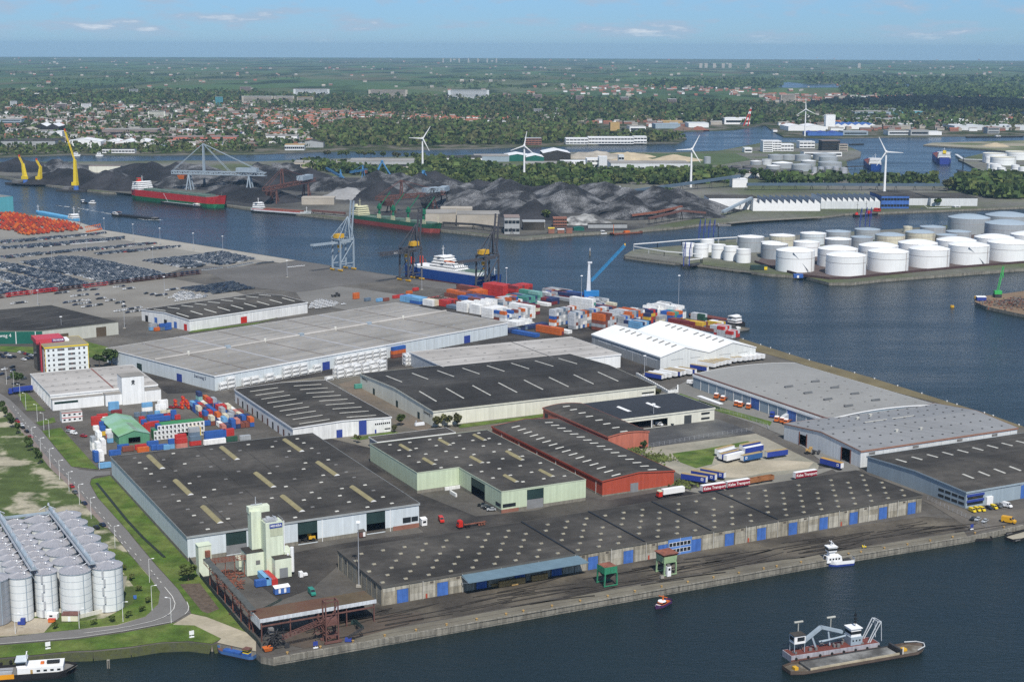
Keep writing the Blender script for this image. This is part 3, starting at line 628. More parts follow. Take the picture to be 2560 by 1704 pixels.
for i in range(10):
 y=QW.LB*i/9; put('pillar',MB().box(-.3,0,-.15,.15,0,7.7),m_concp2,QW.root,(0,min(max(y,.15),QW.LB-.15),0))
 if i<9:
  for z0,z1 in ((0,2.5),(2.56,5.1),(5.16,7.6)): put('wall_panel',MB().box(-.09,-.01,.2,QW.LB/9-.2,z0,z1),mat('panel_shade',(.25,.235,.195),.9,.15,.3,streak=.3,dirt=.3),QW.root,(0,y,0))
  if i%3==1:
   for q in range(3): put('louvre',MB().box(-.16,-.1,0,1.4,0,.3),m_black,QW.root,(0,y+1.2,6.4-q*.6))
xs_r=[QW.rp(p)[0] for p in (a2(340,1270),a2(970,1168),a2(1570,1073),a3(-40,1040))]
for x in xs_r: put('roof_joint',MB().box(x-.35,x+.35,-.1,QW.LB+.1,QW.h+QW.thick,QW.h+QW.thick+.35),m_black,QW.root)
for i in range(56):
 x=QW.LA*(i+.5)/56
 if any(abs(x-q)<2 for q in xs_r): continue
 for j in range(3):
  if rnd.random()>.07: QW.on('skylight',SKY_D,[mat('skylight_stone',(.24,.22,.165),.7,.2,.5),m_skylb],x+rnd.uniform(-.2,.2),QW.LB*(.07+.3*j+(.15 if i%2 else 0)),rz=math.pi/2)
# blue office insert in the quay warehouse
x0,_=QW.wp('F',a2(1432,1400)); x1,_=QW.wp('F',a2(1648,1400))
of=QW.panel('office_front','F',x0,x1,0,7.4,mat('blue_office',(.10,.22,.52),.6,.1,.2),.2,.25)
for r_,(z0,z1) in enumerate(((1.3,2.9),(4.2,5.8))):
 for k in range(6):
  xx=x0+.5+k*(x1-x0-1)/6; QW.panel('window','F',xx,xx+(x1-x0-1)/6-.3,z0,z1,m_glass,.46,.05,of)
  QW.panel('window_frame','F',xx-.12,xx+(x1-x0-1)/6-.18,z0-.15,z1+.15,m_wpaint,.44,.04,of)
# canopy on the quay warehouse
x0=QW.wp('F',b2(0,520))[0]-23; x1=QW.wp('F',b2(600,470))[0]
b=MB(); b.add([(x0,0,7.5),(x1,0,7.5),(x1+1.5,-7.5,6.3),(x0,-7.5,6.3),(x0,0,7.3),(x1,0,7.3),(x1+1.5,-7.5,6.1),(x0,-7.5,6.1)],[(0,1,2,3),(4,5,6,7),(0,1,5,4),(1,2,6,5),(2,3,7,6),(3,0,4,7)])
cp=put('canopy',b,mat('blue_grey_canopy',(.125,.19,.235),.6,.08,.2,panel=1),QW.root)
for k in range(6):
 x=x0+(x1-x0)*k/5; put('canopy_bracket',MB().beam((x,-.2,4),(x,-7.0,6.1),.18).beam((x,-.3,6.9),(x,-7,6.2),.18),m_gsteel,cp)
# --- pale green L-shaped warehouse
def poly_hall(name,label,g,o,pts,h,wall,roofm,opens=(),edge=None,plinth=None,cat='warehouse'):
 rt=thing(name,label,cat,(o.x,o.y,0),g); n=len(pts); b=MB(); pl=MB()
 for i in range(n):
  p,q=Vector((*pts[i],0)),Vector((*pts[(i+1)%n],0)); L=(q-p).length; d=(q-p)/L
  ops=[op for op in opens if op[0]==i]; xs=sorted(set([0,L]+[v for op in ops for v in op[1:3]]))
  for k in range(len(xs)-1):
   u0,u1=xs[k],xs[k+1]; cut=sorted((op[3],op[4]) for op in ops if op[1]<=u0+1e-4 and op[2]>=u1-1e-4); z=0
   for z0,z1 in cut+[(h,h)]:
    if z0>z+1e-4: A,B=p+d*u0,p+d*u1; b.quad((A.x,A.y,z),(B.x,B.y,z),(B.x,B.y,z0),(A.x,A.y,z0))
    z=max(z,z1)
   if plinth and not any(op[3]<1 and op[1]<=u0+1e-4 and op[2]>=u1-1e-4 for op in ops):
    nn=Vector((d.y,-d.x,0))*.08; A,B=p+d*u0,p+d*u1
    pl.quad((A.x+nn.x,A.y+nn.y,0),(B.x+nn.x,B.y+nn.y,0),(B.x+nn.x,B.y+nn.y,plinth[0]),(A.x+nn.x,A.y+nn.y,plinth[0]))
  for op in ops:
   if op[5]:
    nn=Vector((-d.y,d.x,0))*.15; A,B=p+d*op[1]+nn,p+d*op[2]+nn; zb=op[6] if len(op)>6 else op[3]
    put('door',MB().quad((A.x,A.y,zb),(B.x,B.y,zb),(B.x,B.y,op[4]),(A.x,A.y,op[4])),op[5],rt)
 put('wall',b,wall,rt)
 if plinth: put('plinth',pl,plinth[1],rt)
 put('roof',MB().prism(pts,h,h+.3),roofm,rt)
 if edge:
  e=MB()
  for i in range(n): e.beam((*pts[i],h+.15),(*pts[(i+1)%n],h+.15),.2,.5)
  put('roof_edge',e,edge,rt)
 return rt
gh=10.3; o=P(*a1(1482,672),gh); A1,B1=ax(G1)
def loc1(p,z=gh): w=P(*p,z)-o; return w.dot(A1),w.dot(B1)
ix,iy=loc1(a1(1872,623)); fx,fy=loc1(a1(2260,845)); rx,ry=loc1(a2(687,737)); bx_,by_=loc1(a1(1060,405))
x_in=(ix+fx)/2; yb=by_
gpts=[(0,0),(x_in,0),(x_in,fy),(rx,fy),(rx,yb),(0,yb)]
_L1=abs(fy)
GH=poly_hall('green_warehouse','pale green L-shaped warehouse with dark roof and two dark roller doors',G1,o,gpts,gh,m_green,m_roofd,
 opens=[(1,_L1*.30,_L1*.62,.0,9.3,m_dgreen,5.2),(2,13.5,22.5,0,9.6,m_dgreen,4.6)],edge=mat('green_trim',(.45,.50,.38),.6,.1,.2),plinth=(1.6,m_plinth))
put('door_apron',MB().box(x_in+13.5,x_in+22.5,fy+.2,fy+.35,0,4.6),mat('ramp_grey',(.22,.225,.23)),GH)
_b8=barrel(13,2.6,.6).mesh('skylight')
for p in (a1(1330,410),a1(1545,535),a1(1690,362),a1(2010,318),a1(1980,520),a1(2310,470),a1(2290,690),a2(-10,495),a2(260,642)):
 x,y=loc1(p,gh+.3); put('skylight',_b8,[m_skyl,m_skylb],GH,(x,y-13,gh+.3))
for q in ((1232,410),(1415,388),(1598,362),(1695,348),(1873,325),(2050,302),(1318,460),(1473,443),(1658,418),(1815,395),(1995,370),(2145,352),(1407,514),(1562,495),(1748,470),(1910,446),(2092,421),(2240,402),(1497,569),(1655,549),(1843,524),(2005,499),(2190,474),(2335,455),(1703,620),(1975,597),(2138,573),(2270,538),(2075,656),(2238,630),(2180,715),(2340,690)):
 x,y=loc1(a1(*q),gh+.3); put('skylight',SKY_S,m_skylw,GH,(x,y,gh+.3))
for q in ((95,515),(260,578),(75,603),(368,638),(180,662),(100,750),(292,722),(482,697)):
 x,y=loc1(a2(*q),gh+.3); put('skylight',SKY_S,m_skylw,GH,(x,y,gh+.3))
put('window_band',MB().box(x_in+.6,x_in+7.5,fy-.12,fy-.02,2.6,4.3),m_glass,GH)
put('window_band',MB().box(x_in-.12,x_in-.02,fy+.8,fy+6,2.6,4.3),m_glass,GH)
put('brick_plinth',MB().box(x_in-.2,x_in+9,fy-.22,fy-.1,0,1.7),m_brick,GH)
# lower annex behind the green warehouse
_o=P(*a1(1120,388),5.5)
Hall('annex_shed','low dark-roofed shed with white edge behind the pale green warehouse',_o,G1,46,12,5.5,m_mgrey,m_roofd,edge=m_wpaint).finish()
# --- red warehouses
RW=mk('red_warehouse','red gabled warehouse with rows of white strip rooflights',G1,a2(833,748),a2(1492,653),a1(2180,245),7.6,m_red,m_roofd,axis='B',prof=gables((P(*a2(1492,653),7.6)-P(*a2(833,748),7.6)).dot(A1),1.9),
 opens=[('F',0,0,0,0)],edge=m_red,plinth=(.7,m_plinth))
x0,_=RW.wp('F',a2(1088,800)); x1,_=RW.wp('F',a2(1160,800)); RW.panel('door','F',x0,x1,0,4.6,mat('grey_roller',(.22,.23,.24),.6,.1,.3,panel=.4),.1,.12)
_st=strip(5.2,.9).mesh('skylight')
for i in range(16):
 y=3.5+i*(RW.LB-6)/16
 for u in (.235,.74):
  x=RW.LA*u; o_=RW.on('skylight',_st,m_skylb,x,y); o_.rotation_euler=(0,(-1 if u<.5 else 1)*math.atan(1.9/(RW.LA/2)),math.radians(3))
for i in range(6): put('downpipe',MB().box(-.2,-.06,0,.16,0,7.4),m_wpaint,RW.root,(0,RW.LB*(.05+i*.17),0))
R2=mk('red_warehouse','smaller faded red warehouse with curved dark roof behind the white-lit red one',G1,a2(887,340),a2(1252,290),a2(285,75),8.4,m_redp,m_roofd,axis='B',prof=arch((P(*a2(1252,290),8.4)-P(*a2(887,340),8.4)).dot(A1),1.3),edge=m_redp)
_st2=strip(4.6,1.0).mesh('skylight')
for q in ((500,58),(565,88),(645,118),(712,150),(800,184),(872,218),(955,253),(1028,288)):
 x,y=R2.rp(a2(*q)); R2.on('skylight',_st2,m_skylb,x,y,dz=.1)
R2.panel('vent','L',R2.LB-6,R2.LB-2,2,6,m_darkst)
# --- white workshop with navy-black roof
WK=mk('workshop','white-fronted workshop with flat navy-black roof and open bay beside the fresh asphalt',G1,(1536,1051),a2(1842,65),(1420,1014),7.2,m_cream,m_navyroof,opens=[('F',8.5,36,.4,5.0)],edge=m_cream)
for p0,p1 in ((a2(965,62),a2(1090,108)),(a2(1232,27),a2(1360,73))):
 x,y=WK.rp(p0); WK.on('skylight',barrel(13,2.6,.4),[m_wpaint,m_wpaint],x+1,y-13)
x0,_=WK.wp('F',a2(1585,150)); x1,_=WK.wp('F',a2(1652,150)); WK.panel('door','F',x0,x1,.2,5.0,mat('charcoal_door',(.06,.065,.07),.6,.1,.3,panel=.5))
x0,_=WK.wp('F',a2(1742,100)); x1,_=WK.wp('F',a2(1820,100))
for z in (1.2,4.2): WK.panel('window_band','F',x0,x1,z,z+1.2,m_glass)
put('column',MB().box(25,25.5,.05,.55,.4,5.0),m_wpaint,WK.root)
# --- white warehouse with blue doors and long strip rooflights
W5=mk('white_warehouse','white warehouse with two blue doors and long thin rooflights beside the container depot',G1,a1(340,262),a1(1240,157),c0(2145,1230),8.2,m_whited,m_roofd,axis='B',prof=gables((P(*a1(1240,157),8.2)-P(*a1(340,262),8.2)).dot(A1),1.1),edge=m_wpaint)
_ls=strip(18,.55).mesh('skylight')
for i in range(9):
 y=W5.LB*(.06+i*.104)
 for u in (.255,.735):
  o_=W5.on('skylight',_ls,m_skylw,W5.LA*u,y,dz=.05); o_.rotation_euler=(0,(-1 if u<.5 else 1)*math.atan(1.1/(W5.LA/2)),0)
x0,_=W5.wp('F',a1(740,300)); x1,_=W5.wp('F',a1(795,300)); W5.panel('door','F',x0,x1,0,4.6,m_blued)
x0,_=W5.wp('F',a1(947,250)); x1,_=W5.wp('F',a1(1018,250)); W5.panel('door','F',x0,x1,0,8.2,m_blued)
x0,z1=W5.wp('F',a1(1092,215)); x1,_=W5.wp('F',a1(1236,215))
wb=W5.panel('window_band','F',x0,x1,4.7,6.0,m_wpaint,.03,.05)
for k in range(8): W5.panel('pane','F',x0+.1+k*(x1-x0)/8,x0+(k+1)*(x1-x0)/8-.2,4.85,5.85,m_glass,.09,.03,wb)
W5.panel('side_door','F',x0,x0+1,0,2.2,m_blued)
W5.panel('window','F',x0+6,x1,1.6,2.3,m_glass)
for i in range(11):
 y=W5.LB*(.05+i*.088); W5.panel('side_door','L',y,y+2.4,0,4.2,m_brownst if i%3 else m_black)
# --- cream-walled warehouse with black roof
W6=mk('cream_warehouse','big cream-walled warehouse with black low-pitched roof and pairs of rooflight strips',G1,c1(1632,1430),c2(1298,1188),c1(948,1085),9.0,m_cream,m_roofb,axis='A',prof=gables((P(*c1(948,1085),9.0)-P(*c1(1632,1430),9.0)).dot(B1),2.3),edge=mat('cream_trim',(.6,.59,.5),.6,.08,.2))
_s6=strip(.9,12).mesh('skylight')
for i in range(8):
 x=W6.LA*(.07+i*.118)
 for v in (.27,.74):
  for s_ in (-6.4,6.4):
   y=W6.LB*v+s_; o_=W6.on('skylight',_s6,m_skylw,x-(0.5-v)*1.5,y,dz=.04); o_.rotation_euler=((1 if v<.5 else -1)*math.atan(2.3/(W6.LB/2)),0,0)
for p in (c1(1085,1230),c1(1298,1350),c1(1497,1450)):
 t,_=W6.wp('L',p); W6.panel('door','L',t-1.6,t+1.6,0,4.2,m_dgreen)
W6.panel('office_window','F',W6.LA-10,W6.LA-1,5.0,5.9,m_glass); W6.panel('office_window','F',W6.LA-10,W6.LA-1,2.6,3.3,m_glass)
for k in range(3): W6.panel('pane_white','F',W6.LA-10+k*3,W6.LA-7.4+k*3,3.6,4.6,m_wpaint)
text('Steinweg 2',2.6,m_black,W6.root,(-.12,8,6.3),(math.pi/2,0,-math.pi/2)); text('Steinweg 1',2.4,m_black,W6.root,(-.12,W6.LB-8,7.2),(math.pi/2,0,-math.pi/2))
# --- light grey flat warehouse
W7=mk('grey_warehouse','white-walled warehouse with light grey flat roof behind the black-roofed cream one',G1,c1(1812,1062),c2(942,885),c1(1422,885),9.2,m_white,m_roofl,edge=m_wpaint)
put('roof_joint',MB().box(W7.LA*.62,W7.LA*.62+.5,0,W7.LB,W7.h+.35,W7.h+.65),m_skylg,W7.root); put('roof_joint',MB().box(0,W7.LA,W7.LB*.52,W7.LB*.52+.3,W7.h+.35,W7.h+.5),m_skylg,W7.root)
def regular_lights(H,nx,ny,me,m,jx=.4,jy=.5,ox=0):
 for i in range(nx):
  for j in range(ny):
   H.on('skylight',me,m,H.LA*(i+.5)/nx+(ox if j%2 else 0)+rnd.uniform(-jx,jx),H.LB*(j+.5)/ny+rnd.uniform(-jy,jy))
regular_lights(W7,10,4,SKY_S,m_skylg,ox=3)
for i in range(9): W7.panel('panel_joint','F',W7.LA*(i+1)/10-.06,W7.LA*(i+1)/10+.06,0,9,m_mgrey,.02,.03)
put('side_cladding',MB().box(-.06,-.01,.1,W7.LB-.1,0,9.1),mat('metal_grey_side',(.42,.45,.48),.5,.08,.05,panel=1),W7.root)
# --- white twin-gabled warehouse
_W8w=(P(*c2(2217,833),9.2)-P(*c2(1367,932),9.2)).dot(A1)
W8=mk('twin_gable_warehouse','white twin-gabled warehouse with grey vents along both ridges',G1,c2(1367,932),c2(2217,833),c2(752,720),9.2,mat('off_white_cladding',(.66,.68,.665),.6,.05,.05,panel=1.2),m_roofw,axis='B',prof=gables(_W8w,5.2,2),edge=m_wpaint)
_vt=MB().frus(-2.1,2.1,-.8,.8,0,-2.0,2.0,-.35,.35,.55).mesh('ridge_vent')
for gI in (0,1):
 for k in range(9):
  y=W8.LB*(.10+.085*k+(.06 if k>4 else 0)); x=W8.LA*(.25+.5*gI)-3.0
  o_=W8.on('ridge_vent',_vt,m_skylg,x,y); o_.rotation_euler=(0,-math.atan(5.2/(W8.LA/4)),0)
for u in (.08,.30,.52,.74):
 t=W8.LB*u; W8.panel('door','L',t,t+7,0,5.6,m_mgrey); W8.panel('door_track','L',t-3,t+15,6.2,6.7,m_wpaint)
for i in range(6): W8.panel('wall_post','L',W8.LB*i/5.2,W8.LB*i/5.2+.3,0,9,m_wpaint)
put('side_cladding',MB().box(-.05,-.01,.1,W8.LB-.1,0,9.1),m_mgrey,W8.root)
for u in (.11,.5+.11): W8.panel('door_track','F',W8.LA*u,W8.LA*(u+.12),6.6,6.9,m_mgrey); W8.panel('door_track','F',W8.LA*(u+.2),W8.LA*(u+.3),6.6,6.9,m_mgrey); W8.panel('panel_joint','F',W8.LA*(u+.12),W8.LA*(u+.12)+.12,0,6.8,m_mgrey,.02,.03)
# --- long grey-roofed quay shed with blue doors
_c=(2066,1049.5); _h9=8.4
W9=mk('long_shed','long grey arched-roof shed with blue-grey sliding walls beside the side quay',G1,_c,(2330,1010),c2(1728,1085),_h9,m_bgrey,m_roofm,axis='B',prof=arch((P(2330,1010,_h9)-P(*_c,_h9)).dot(A1),2.2,10),edge=m_wpaint)
put('gutter',MB().box(.3,1.6,0,W9.LB,W9.h+.55,W9.h+.95),m_brownst,W9.root)
for i in range(15):
 y=W9.LB*i/15; put('wall_post',MB().box(-.25,-.05,y,y+.25,0,8.2),m_wpaint,W9.root)
 W9.panel('sliding_wall','L',y+.4,y+W9.LB/15-.15,.2,7.0,[m_blue,m_bgrey,m_bgrey,m_bgrey][(i+1)%4] if i in (0,3,7) else m_bgrey,.03,.06)
put('fascia',MB().box(-.5,-.1,0,W9.LB,7.1,8.3),m_wpaint,W9.root)
_gv=MB().frus(-3,3,-1,1,0,-3,3,-.1,.1,1.0).mesh('roof_vent')
for k in range(4):
 for u in (.33,.62): x=W9.LA*u; W9.on('roof_vent',_gv,mat('vent_dark',(.10,.105,.11),.5,.1,.3,panel=.5),x,W9.LB*(.10+.14*k)+(4 if u>.5 else 0),dz=.1)
for i in range(8):
 for j in range(5): W9.on('roof_hatch',SKY_S,m_skylg,W9.LA*(.12+.19*j)+2*(i%2),W9.LB*(.05+.08*i),dz=.05,sc=.8)
# --- slate-roofed gabled warehouse with open doors
W10=mk('gabled_warehouse','pale-walled gabled warehouse with slate-grey metal roof and dark open doorways',G1,a3(855,470),a3(2310,262),a3(178,215),8.8,m_lgrey,m_roofs,axis='A',prof=gables((P(*a3(178,215),8.8)-P(*a3(855,470),8.8)).dot(B1),2.8),edge=mat('rust_trim',(.30,.16,.11),.7,.1,.3),
 opens=[('L',8.0,15.5,.4,7.6),('L',45,51.5,.4,6.4)])
W10.finish()
for t in (8.0,15.5,45,51.5): W10.panel('door_post','L',t-.35,t+.35,.0,7.6,m_rust,.06,.12)
_rh=MB().box(-.5,.5,-.4,.4,0,.3).mesh('roof_hatch')
for i in range(15):
 for j in range(6): W10.on('roof_hatch',_rh,m_darkst,W10.LA*(i+.5+.25*(j%2))/15.4,W10.LB*(j+.5)/6)
_rv=strip(16,.5).mesh('ridge_strip'); W10.on('ridge_strip',_rv,m_skylw,W10.LA*.40,W10.LB*.62,dz=.1); W10.on('ridge_strip',_rv,m_skylw,W10.LA*.58,W10.LB*.62,dz=.1)
_fn=MB().cyl(0,0,0,.9,.8,.8,10).box(-1,1,-.7,.7,.9,1.3).mesh('roof_fan')
for u,v in ((.36,.78),(.47,.83),(.36,.28),(.5,.25)): W10.on('roof_fan',_fn,m_skylw,W10.LA*u,W10.LB*v)
for i in range(11): W10.panel('panel_joint','F',W10.LA*(i+.5)/11-.06,W10.LA*(i+.5)/11+.06,0,8.6,m_mgrey,.02,.03)
for u in (.05,.32,.6,.83): W10.panel('louvre','F',W10.LA*u,W10.LA*u+4,6.2,7.6,m_skylg)
# --- blue-grey warehouse on the right
_h=7.9; _o=P(*a3(1825,848),_h); _LB=(P(*a3(958,515),_h)-_o).dot(B1)
W11=Hall('blue_grey_warehouse','blue-grey warehouse with dark felt roof and little office corner beside the yellow vans',_o,G1,150,_LB,_h,m_bgrey,m_roofd,axis='A',prof=gables(_LB,1.5),edge=m_bgrey,
 opens=[('F',42,57,.4,6.6)])
W11.finish()
W11.panel('door','F',35.5,42,0,6.8,m_blue); W11.panel('door','F',57,63,0,6.8,m_blue); W11.panel('fascia','F',35,70,6.9,7.8,m_wpaint)
_sb=strip(1.3,7.5).mesh('skylight')
for i in range(11):
 for v in (.25,.77):
  x=18+i*10.4-(10 if v>.5 else 0); o_=W11.on('skylight',_sb,m_skylw,x,W11.LB*v,dz=.05); o_.rotation_euler=((1 if v<.5 else -1)*math.atan(1.5/(W11.LB/2)),0,0)
for z in (1.2,4.0):
 for k in range(4): W11.panel('window','L',1+k*4.6,1+k*4.6+3.8,z,z+1.3,m_glass)
 W11.panel('window','F',1,11,z,z+1.3,m_glass)
for z in (2.7,5.5): W11.panel('blue_fascia','F',.5,11.5,z,z+1.1,m_blued,.05,.3)
put('loading_box',MB().box(12.5,16.5,-1.2,0,0,4.2),m_wpaint,W11.root)
# --- huge grey flat-roofed warehouse (second street grid)
W12=mk('flat_roof_warehouse','huge pale grey flat-roofed warehouse with roof gutters beside stacked tank containers',G2,c0(1975,1105),c1(2305,612),c0(990,850),9.6,m_lblue,m_roofg,edge=m_wpaint)
A2,B2=ax(G2)
_t=W12.thick+W12.h; ym=W12.rp(c0(1870,885))[1]
put('roof_duct',MB().tube((0,ym,_t+.6),(W12.LA,ym,_t+.6),.85,8),m_roofl,W12.root)
for u in (.22,.46,.70):
 x=W12.LA*u; put('roof_gutter',MB().box(x-.8,x+.8,.5,W12.LB-.5,_t,_t+.35),mat('gutter_pale',(.40,.40,.41),.7,.08,.1),W12.root)
 put('duct_box',MB().box(x-1.8,x+1.8,ym-1.4,ym+1.4,_t,_t+2.0),m_gsteel,W12.root)
for u in (.10,.34,.58,.83):
 x=W12.LA*u; put('roof_joint',MB().box(x-.3,x+.3,2,W12.LB-2,_t,_t+.22),mat('joint_brown',(.17,.14,.125),.8,.1,.2),W12.root)
 put('duct_fan',MB().cyl(x,ym,_t,_t+2.6,1.0,1.0,10),m_skylb,W12.root)
regular_lights(W12,30,10,SKY_S,mat('skylight_blue_grey',(.24,.25,.275),.6,.2,.4),1,1,ox=3)
for p in (c1(645,1000),c1(1943,755)):
 t,_=W12.wp('F',p); W12.panel('door','F',t-3.2,t+3.2,0,5.6,m_blued)
for p in (c0(1282,990),c0(1650,1095)):
 t,_=W12.wp('L',p); W12.panel('door','L',t-3,t+3,0,5.2,m_dgreen if t>60 else m_blued)
for i in range(34): W12.panel('panel_joint','F',W12.LA*(i+1)/35-.07,W12.LA*(i+1)/35+.07,0,9.3,m_mgrey,.02,.03)
text('Steinweg 5',3.0,mat('navy_letter',(.03,.04,.09)),W12.root,(-.12,16,6.6),(math.pi/2,0,-math.pi/2))
# --- white stained warehouse
W13=mk('stained_warehouse','white streak-stained warehouse with dark roof and pale strip rooflights by the car terminal',G2,c0(1742,590),c1(480,430),c0(1300,495),8.6,m_whited,m_roofd,axis='A',prof=gables((P(*c0(1300,495),8.6)-P(*c0(1742,590),8.6)).dot(B2),1.8),edge=m_wpaint)
_s13=strip(1.0,16).mesh('skylight')
for i in range(9):
 for v in (.26,.74):
  o_=W13.on('skylight',_s13,m_skylb,W13.LA*(.05+i*.112),W13.LB*v,dz=.05); o_.rotation_euler=((1 if v<.5 else -1)*math.atan(1.8/(W13.LB/2)),0,0)
t,_=W13.wp('F',c0(2245,600)); W13.panel('door','F',t-3,t+3,0,5.0,m_redv)
for p,mm in ((c0(1435,600),m_blue),(c0(1524,620),m_black),(c0(1615,645),m_blue),(c0(1708,670),m_redv),(c0(1350,575),m_black)):
 t,_=W13.wp('L',p); W13.panel('door','L',t-2,t+2,0,5.0,mm)
# --- dark-roofed warehouse with bottle-green wall
_h=9.4; _o=P(*c0(388,688),_h)
def loc2(p,z): w=P(*p,z)-_o; return w.dot(A2),w.dot(B2)
pts=[loc2(q,_h) for q in ((105.4,826.9),(295.3,805),(127.7,763.6),(-70,781),(-70,829))]
W14=poly_hall('dark_roof_warehouse','dark-roofed warehouse with bottle-green wall and beige front left of the car terminal',G2,_o,pts,_h,mat('beige_cladding',(.50,.50,.44),.6,.05,.05,panel=2),m_roofb,edge=mat('trim_olive',(.16,.16,.13),.7,.1,.2))
p,q=Vector((*pts[4],0)),Vector((*pts[0],0)); d=(q-p).normalized(); nn=Vector((d.y,-d.x,0))*.1
b=MB(); b.quad(tuple(p+nn)[:2]+(0,),tuple(q+nn)[:2]+(0,),tuple(q+nn)[:2]+(_h-.3,),tuple(p+nn)[:2]+(_h-.3,)); gw=put('green_wall',b,m_dkgreen,W14)
for s_ in (.32,.62,.9): w=p+(q-p)*s_+nn*2; put('downpipe',MB().box(w.x-.25,w.x+.25,w.y-.25,w.y+.25,0,_h-.4),m_wpaint,W14)
w=p+(q-p)*.40+nn*2.2; text('Steinweg 4',3.6,m_wpaint,W14,(w.x,w.y,6.2),(math.pi/2,0,math.atan2(d.y,d.x)))
p,q=Vector((*pts[0],0)),Vector((*pts[1],0)); d=(q-p).normalized(); nn=Vector((d.y,-d.x,0))*.08; LL=(q-p).length
for u,wd,hh in ((.2,8,5.6),(.7,8,7.2)):
 s0=p+d*(LL*u)+nn; s1=s0+d*wd; put('door',MB().quad((s0.x,s0.y,0),(s1.x,s1.y,0),(s1.x,s1.y,hh),(s0.x,s0.y,hh)),mat('brown_door',(.10,.075,.05),.7,.1,.2,panel=1),W14)
for k in range(5):
 for j in (0,1):
  (xa,ya),(xb,yb2)=pts[0],pts[1]; f_=(k+.6)/5.5
  x=pts[1][0]*(.15+.5*j)+ (pts[2][0]-pts[1][0])*f_; y=pts[1][1]*(.15+.5*j)+(pts[2][1]-pts[1][1])*f_
  put('roof_seam',MB().box(-9,9,-.2,.2,0,.08),m_skylg,W14,(x,y,_h+.3),0)
# --- office block with the red stair tower
_h=17.6
OB=mk('office_block','white five-storey office block with yellow trim and red rooftop box',G1,c0(412,845),c0(808,812),c0(335,768),_h,mat('office_panel',(.76,.80,.79),.5,.04,.05),mat('bitumen_tan_roof',(.27,.24,.17),.9,.12,.1),edge=m_yellb,over=.4,cat='office building')
for f_ in range(5):
 z=1.4+f_*3.35
 for u,wd in ((.055,1.3),(.17,1.3),(.285,4.6),(.53,4.6),(.77,1.3),(.885,1.3)):
  x=OB.LA*u; n=2 if wd<2 else 7
  wf=OB.panel('window','F',x,x+wd*OB.LA/28,z,z+1.55,mat('window_frame_grey',(.5,.5,.5),.5,.05,.3),.02,.04)
  for k in range(n):
   dx=wd*OB.LA/28/n; OB.panel('pane','F',x+k*dx+.05,x+(k+1)*dx-.07,z+.08,z+1.47,m_brownst if (n==7 and k==3) else m_glass,.07,.02,wf)
 for k in range(3): OB.panel('window','L',1+k*OB.LB/3.2,1+k*OB.LB/3.2+2.2,z,z+1.5,m_glass)
 if f_ in (1,3): OB.panel('panel_joint','F',0,OB.LA,z-1.0,z-.85,m_mgrey,.02,.03)
OB.panel('corner_trim','F',-.15,.2,0,_h,m_yellb); OB.panel('corner_trim','F',OB.LA-.2,OB.LA+.15,0,_h,m_yellb)
rb=put('rooftop_box',MB().box(-3,OB.LA*.55,OB.LB*.45,OB.LB+.5,_h+.4,_h+3.2),mat('crimson_panel',(.50,.055,.075),.5,.06,.2),OB.root)
put('stair_tower',MB().box(-3.4,-.6,OB.LB*.35,OB.LB*.75,0,_h+.3),m_glass,OB.root); put('stair_fin',MB().box(-1.7,-1.1,OB.LB*.2,OB.LB*.34,0,_h+2.6),mat('crimson_panel',(.50,.055,.075)),OB.root)
sg=put('sign_board',MB().box(OB.LA*.26,OB.LA*.55,OB.LB*.45-.25,OB.LB*.45-.08,_h+.9,_h+3.0),mat('plum_board',(.13,.05,.18),.6,.05,.3),OB.root)
text('TE HUUR',1.7,m_wpaint,sg,(OB.LA*.41,OB.LB*.45-.3,_h+1.95),(math.pi/2,0,0),bold=.05)
put('roof_unit',MB().box(OB.LA*.58,OB.LA*.68,OB.LB*.5,OB.LB*.8,_h+.4,_h+1.7),m_wpaint,OB.root)
# --- white hall with the square logo tower
_h=8.4; _o=P(*c0(465,1280),_h)
W16=mk('white_hall','white hall with grey flat roof and square white tower beside the container depot',G1,c0(465,1280),c0(1455,1190),c0(258,1090),_h,m_white,m_roofl,edge=m_wpaint)
regular_lights(W16,9,4,SKY_S,m_skylg,ox=2)
put('roof_joint',MB().box(W16.LA*.58,W16.LA*.58+.9,2,W16.LB-1,_h+.35,_h+.5),mat('joint_red',(.22,.09,.075),.8,.1,.2),W16.root)
for i in range(14): put('wall_post',MB().box(-.35,-.05,0,.3,0,_h-.2),m_wpaint,W16.root,(0,W16.LB*i/13.5,0))
fx0=W16.rp(c0(475,1305));
put('front_annex',MB().box(-.1,W16.LA*.47,-5.5,-.05,0,6.4),m_white,W16.root); put('annex_roof',MB().box(-.2,W16.LA*.47+.1,-5.6,-.1,6.4,6.6),m_roofg,W16.root)
put('annex_window',MB().box(1.0,15,-5.62,-5.52,3.9,5.2),mat('green_glass',(.01,.035,.03),.15,.1,.2,spec=.6),W16.root)
put('front_annex',MB().box(W16.LA*.48,W16.LA*.63,-8,-.05,0,6.9),m_white,W16.root); put('annex_roof',MB().box(W16.LA*.48-.1,W16.LA*.63,-8.1,-.1,6.9,7.1),m_roofg,W16.root)
put('front_annex',MB().box(W16.LA*.84,W16.LA+.1,-8,-.05,0,7.2),m_white,W16.root); put('annex_roof',MB().box(W16.LA*.84,W16.LA+.2,-8.1,-.1,7.2,7.4),m_roofg,W16.root)
tx0=W16.LA*.63; tx1=W16.LA*.84; tw=put('tower',MB().box(tx0,tx1,-9.5,2.5,0,17.2),m_white,W16.root); put('tower_roof',MB().box(tx0-.15,tx1+.15,-9.65,2.65,17.2,17.5),m_roofg,tw)
lg=MB()
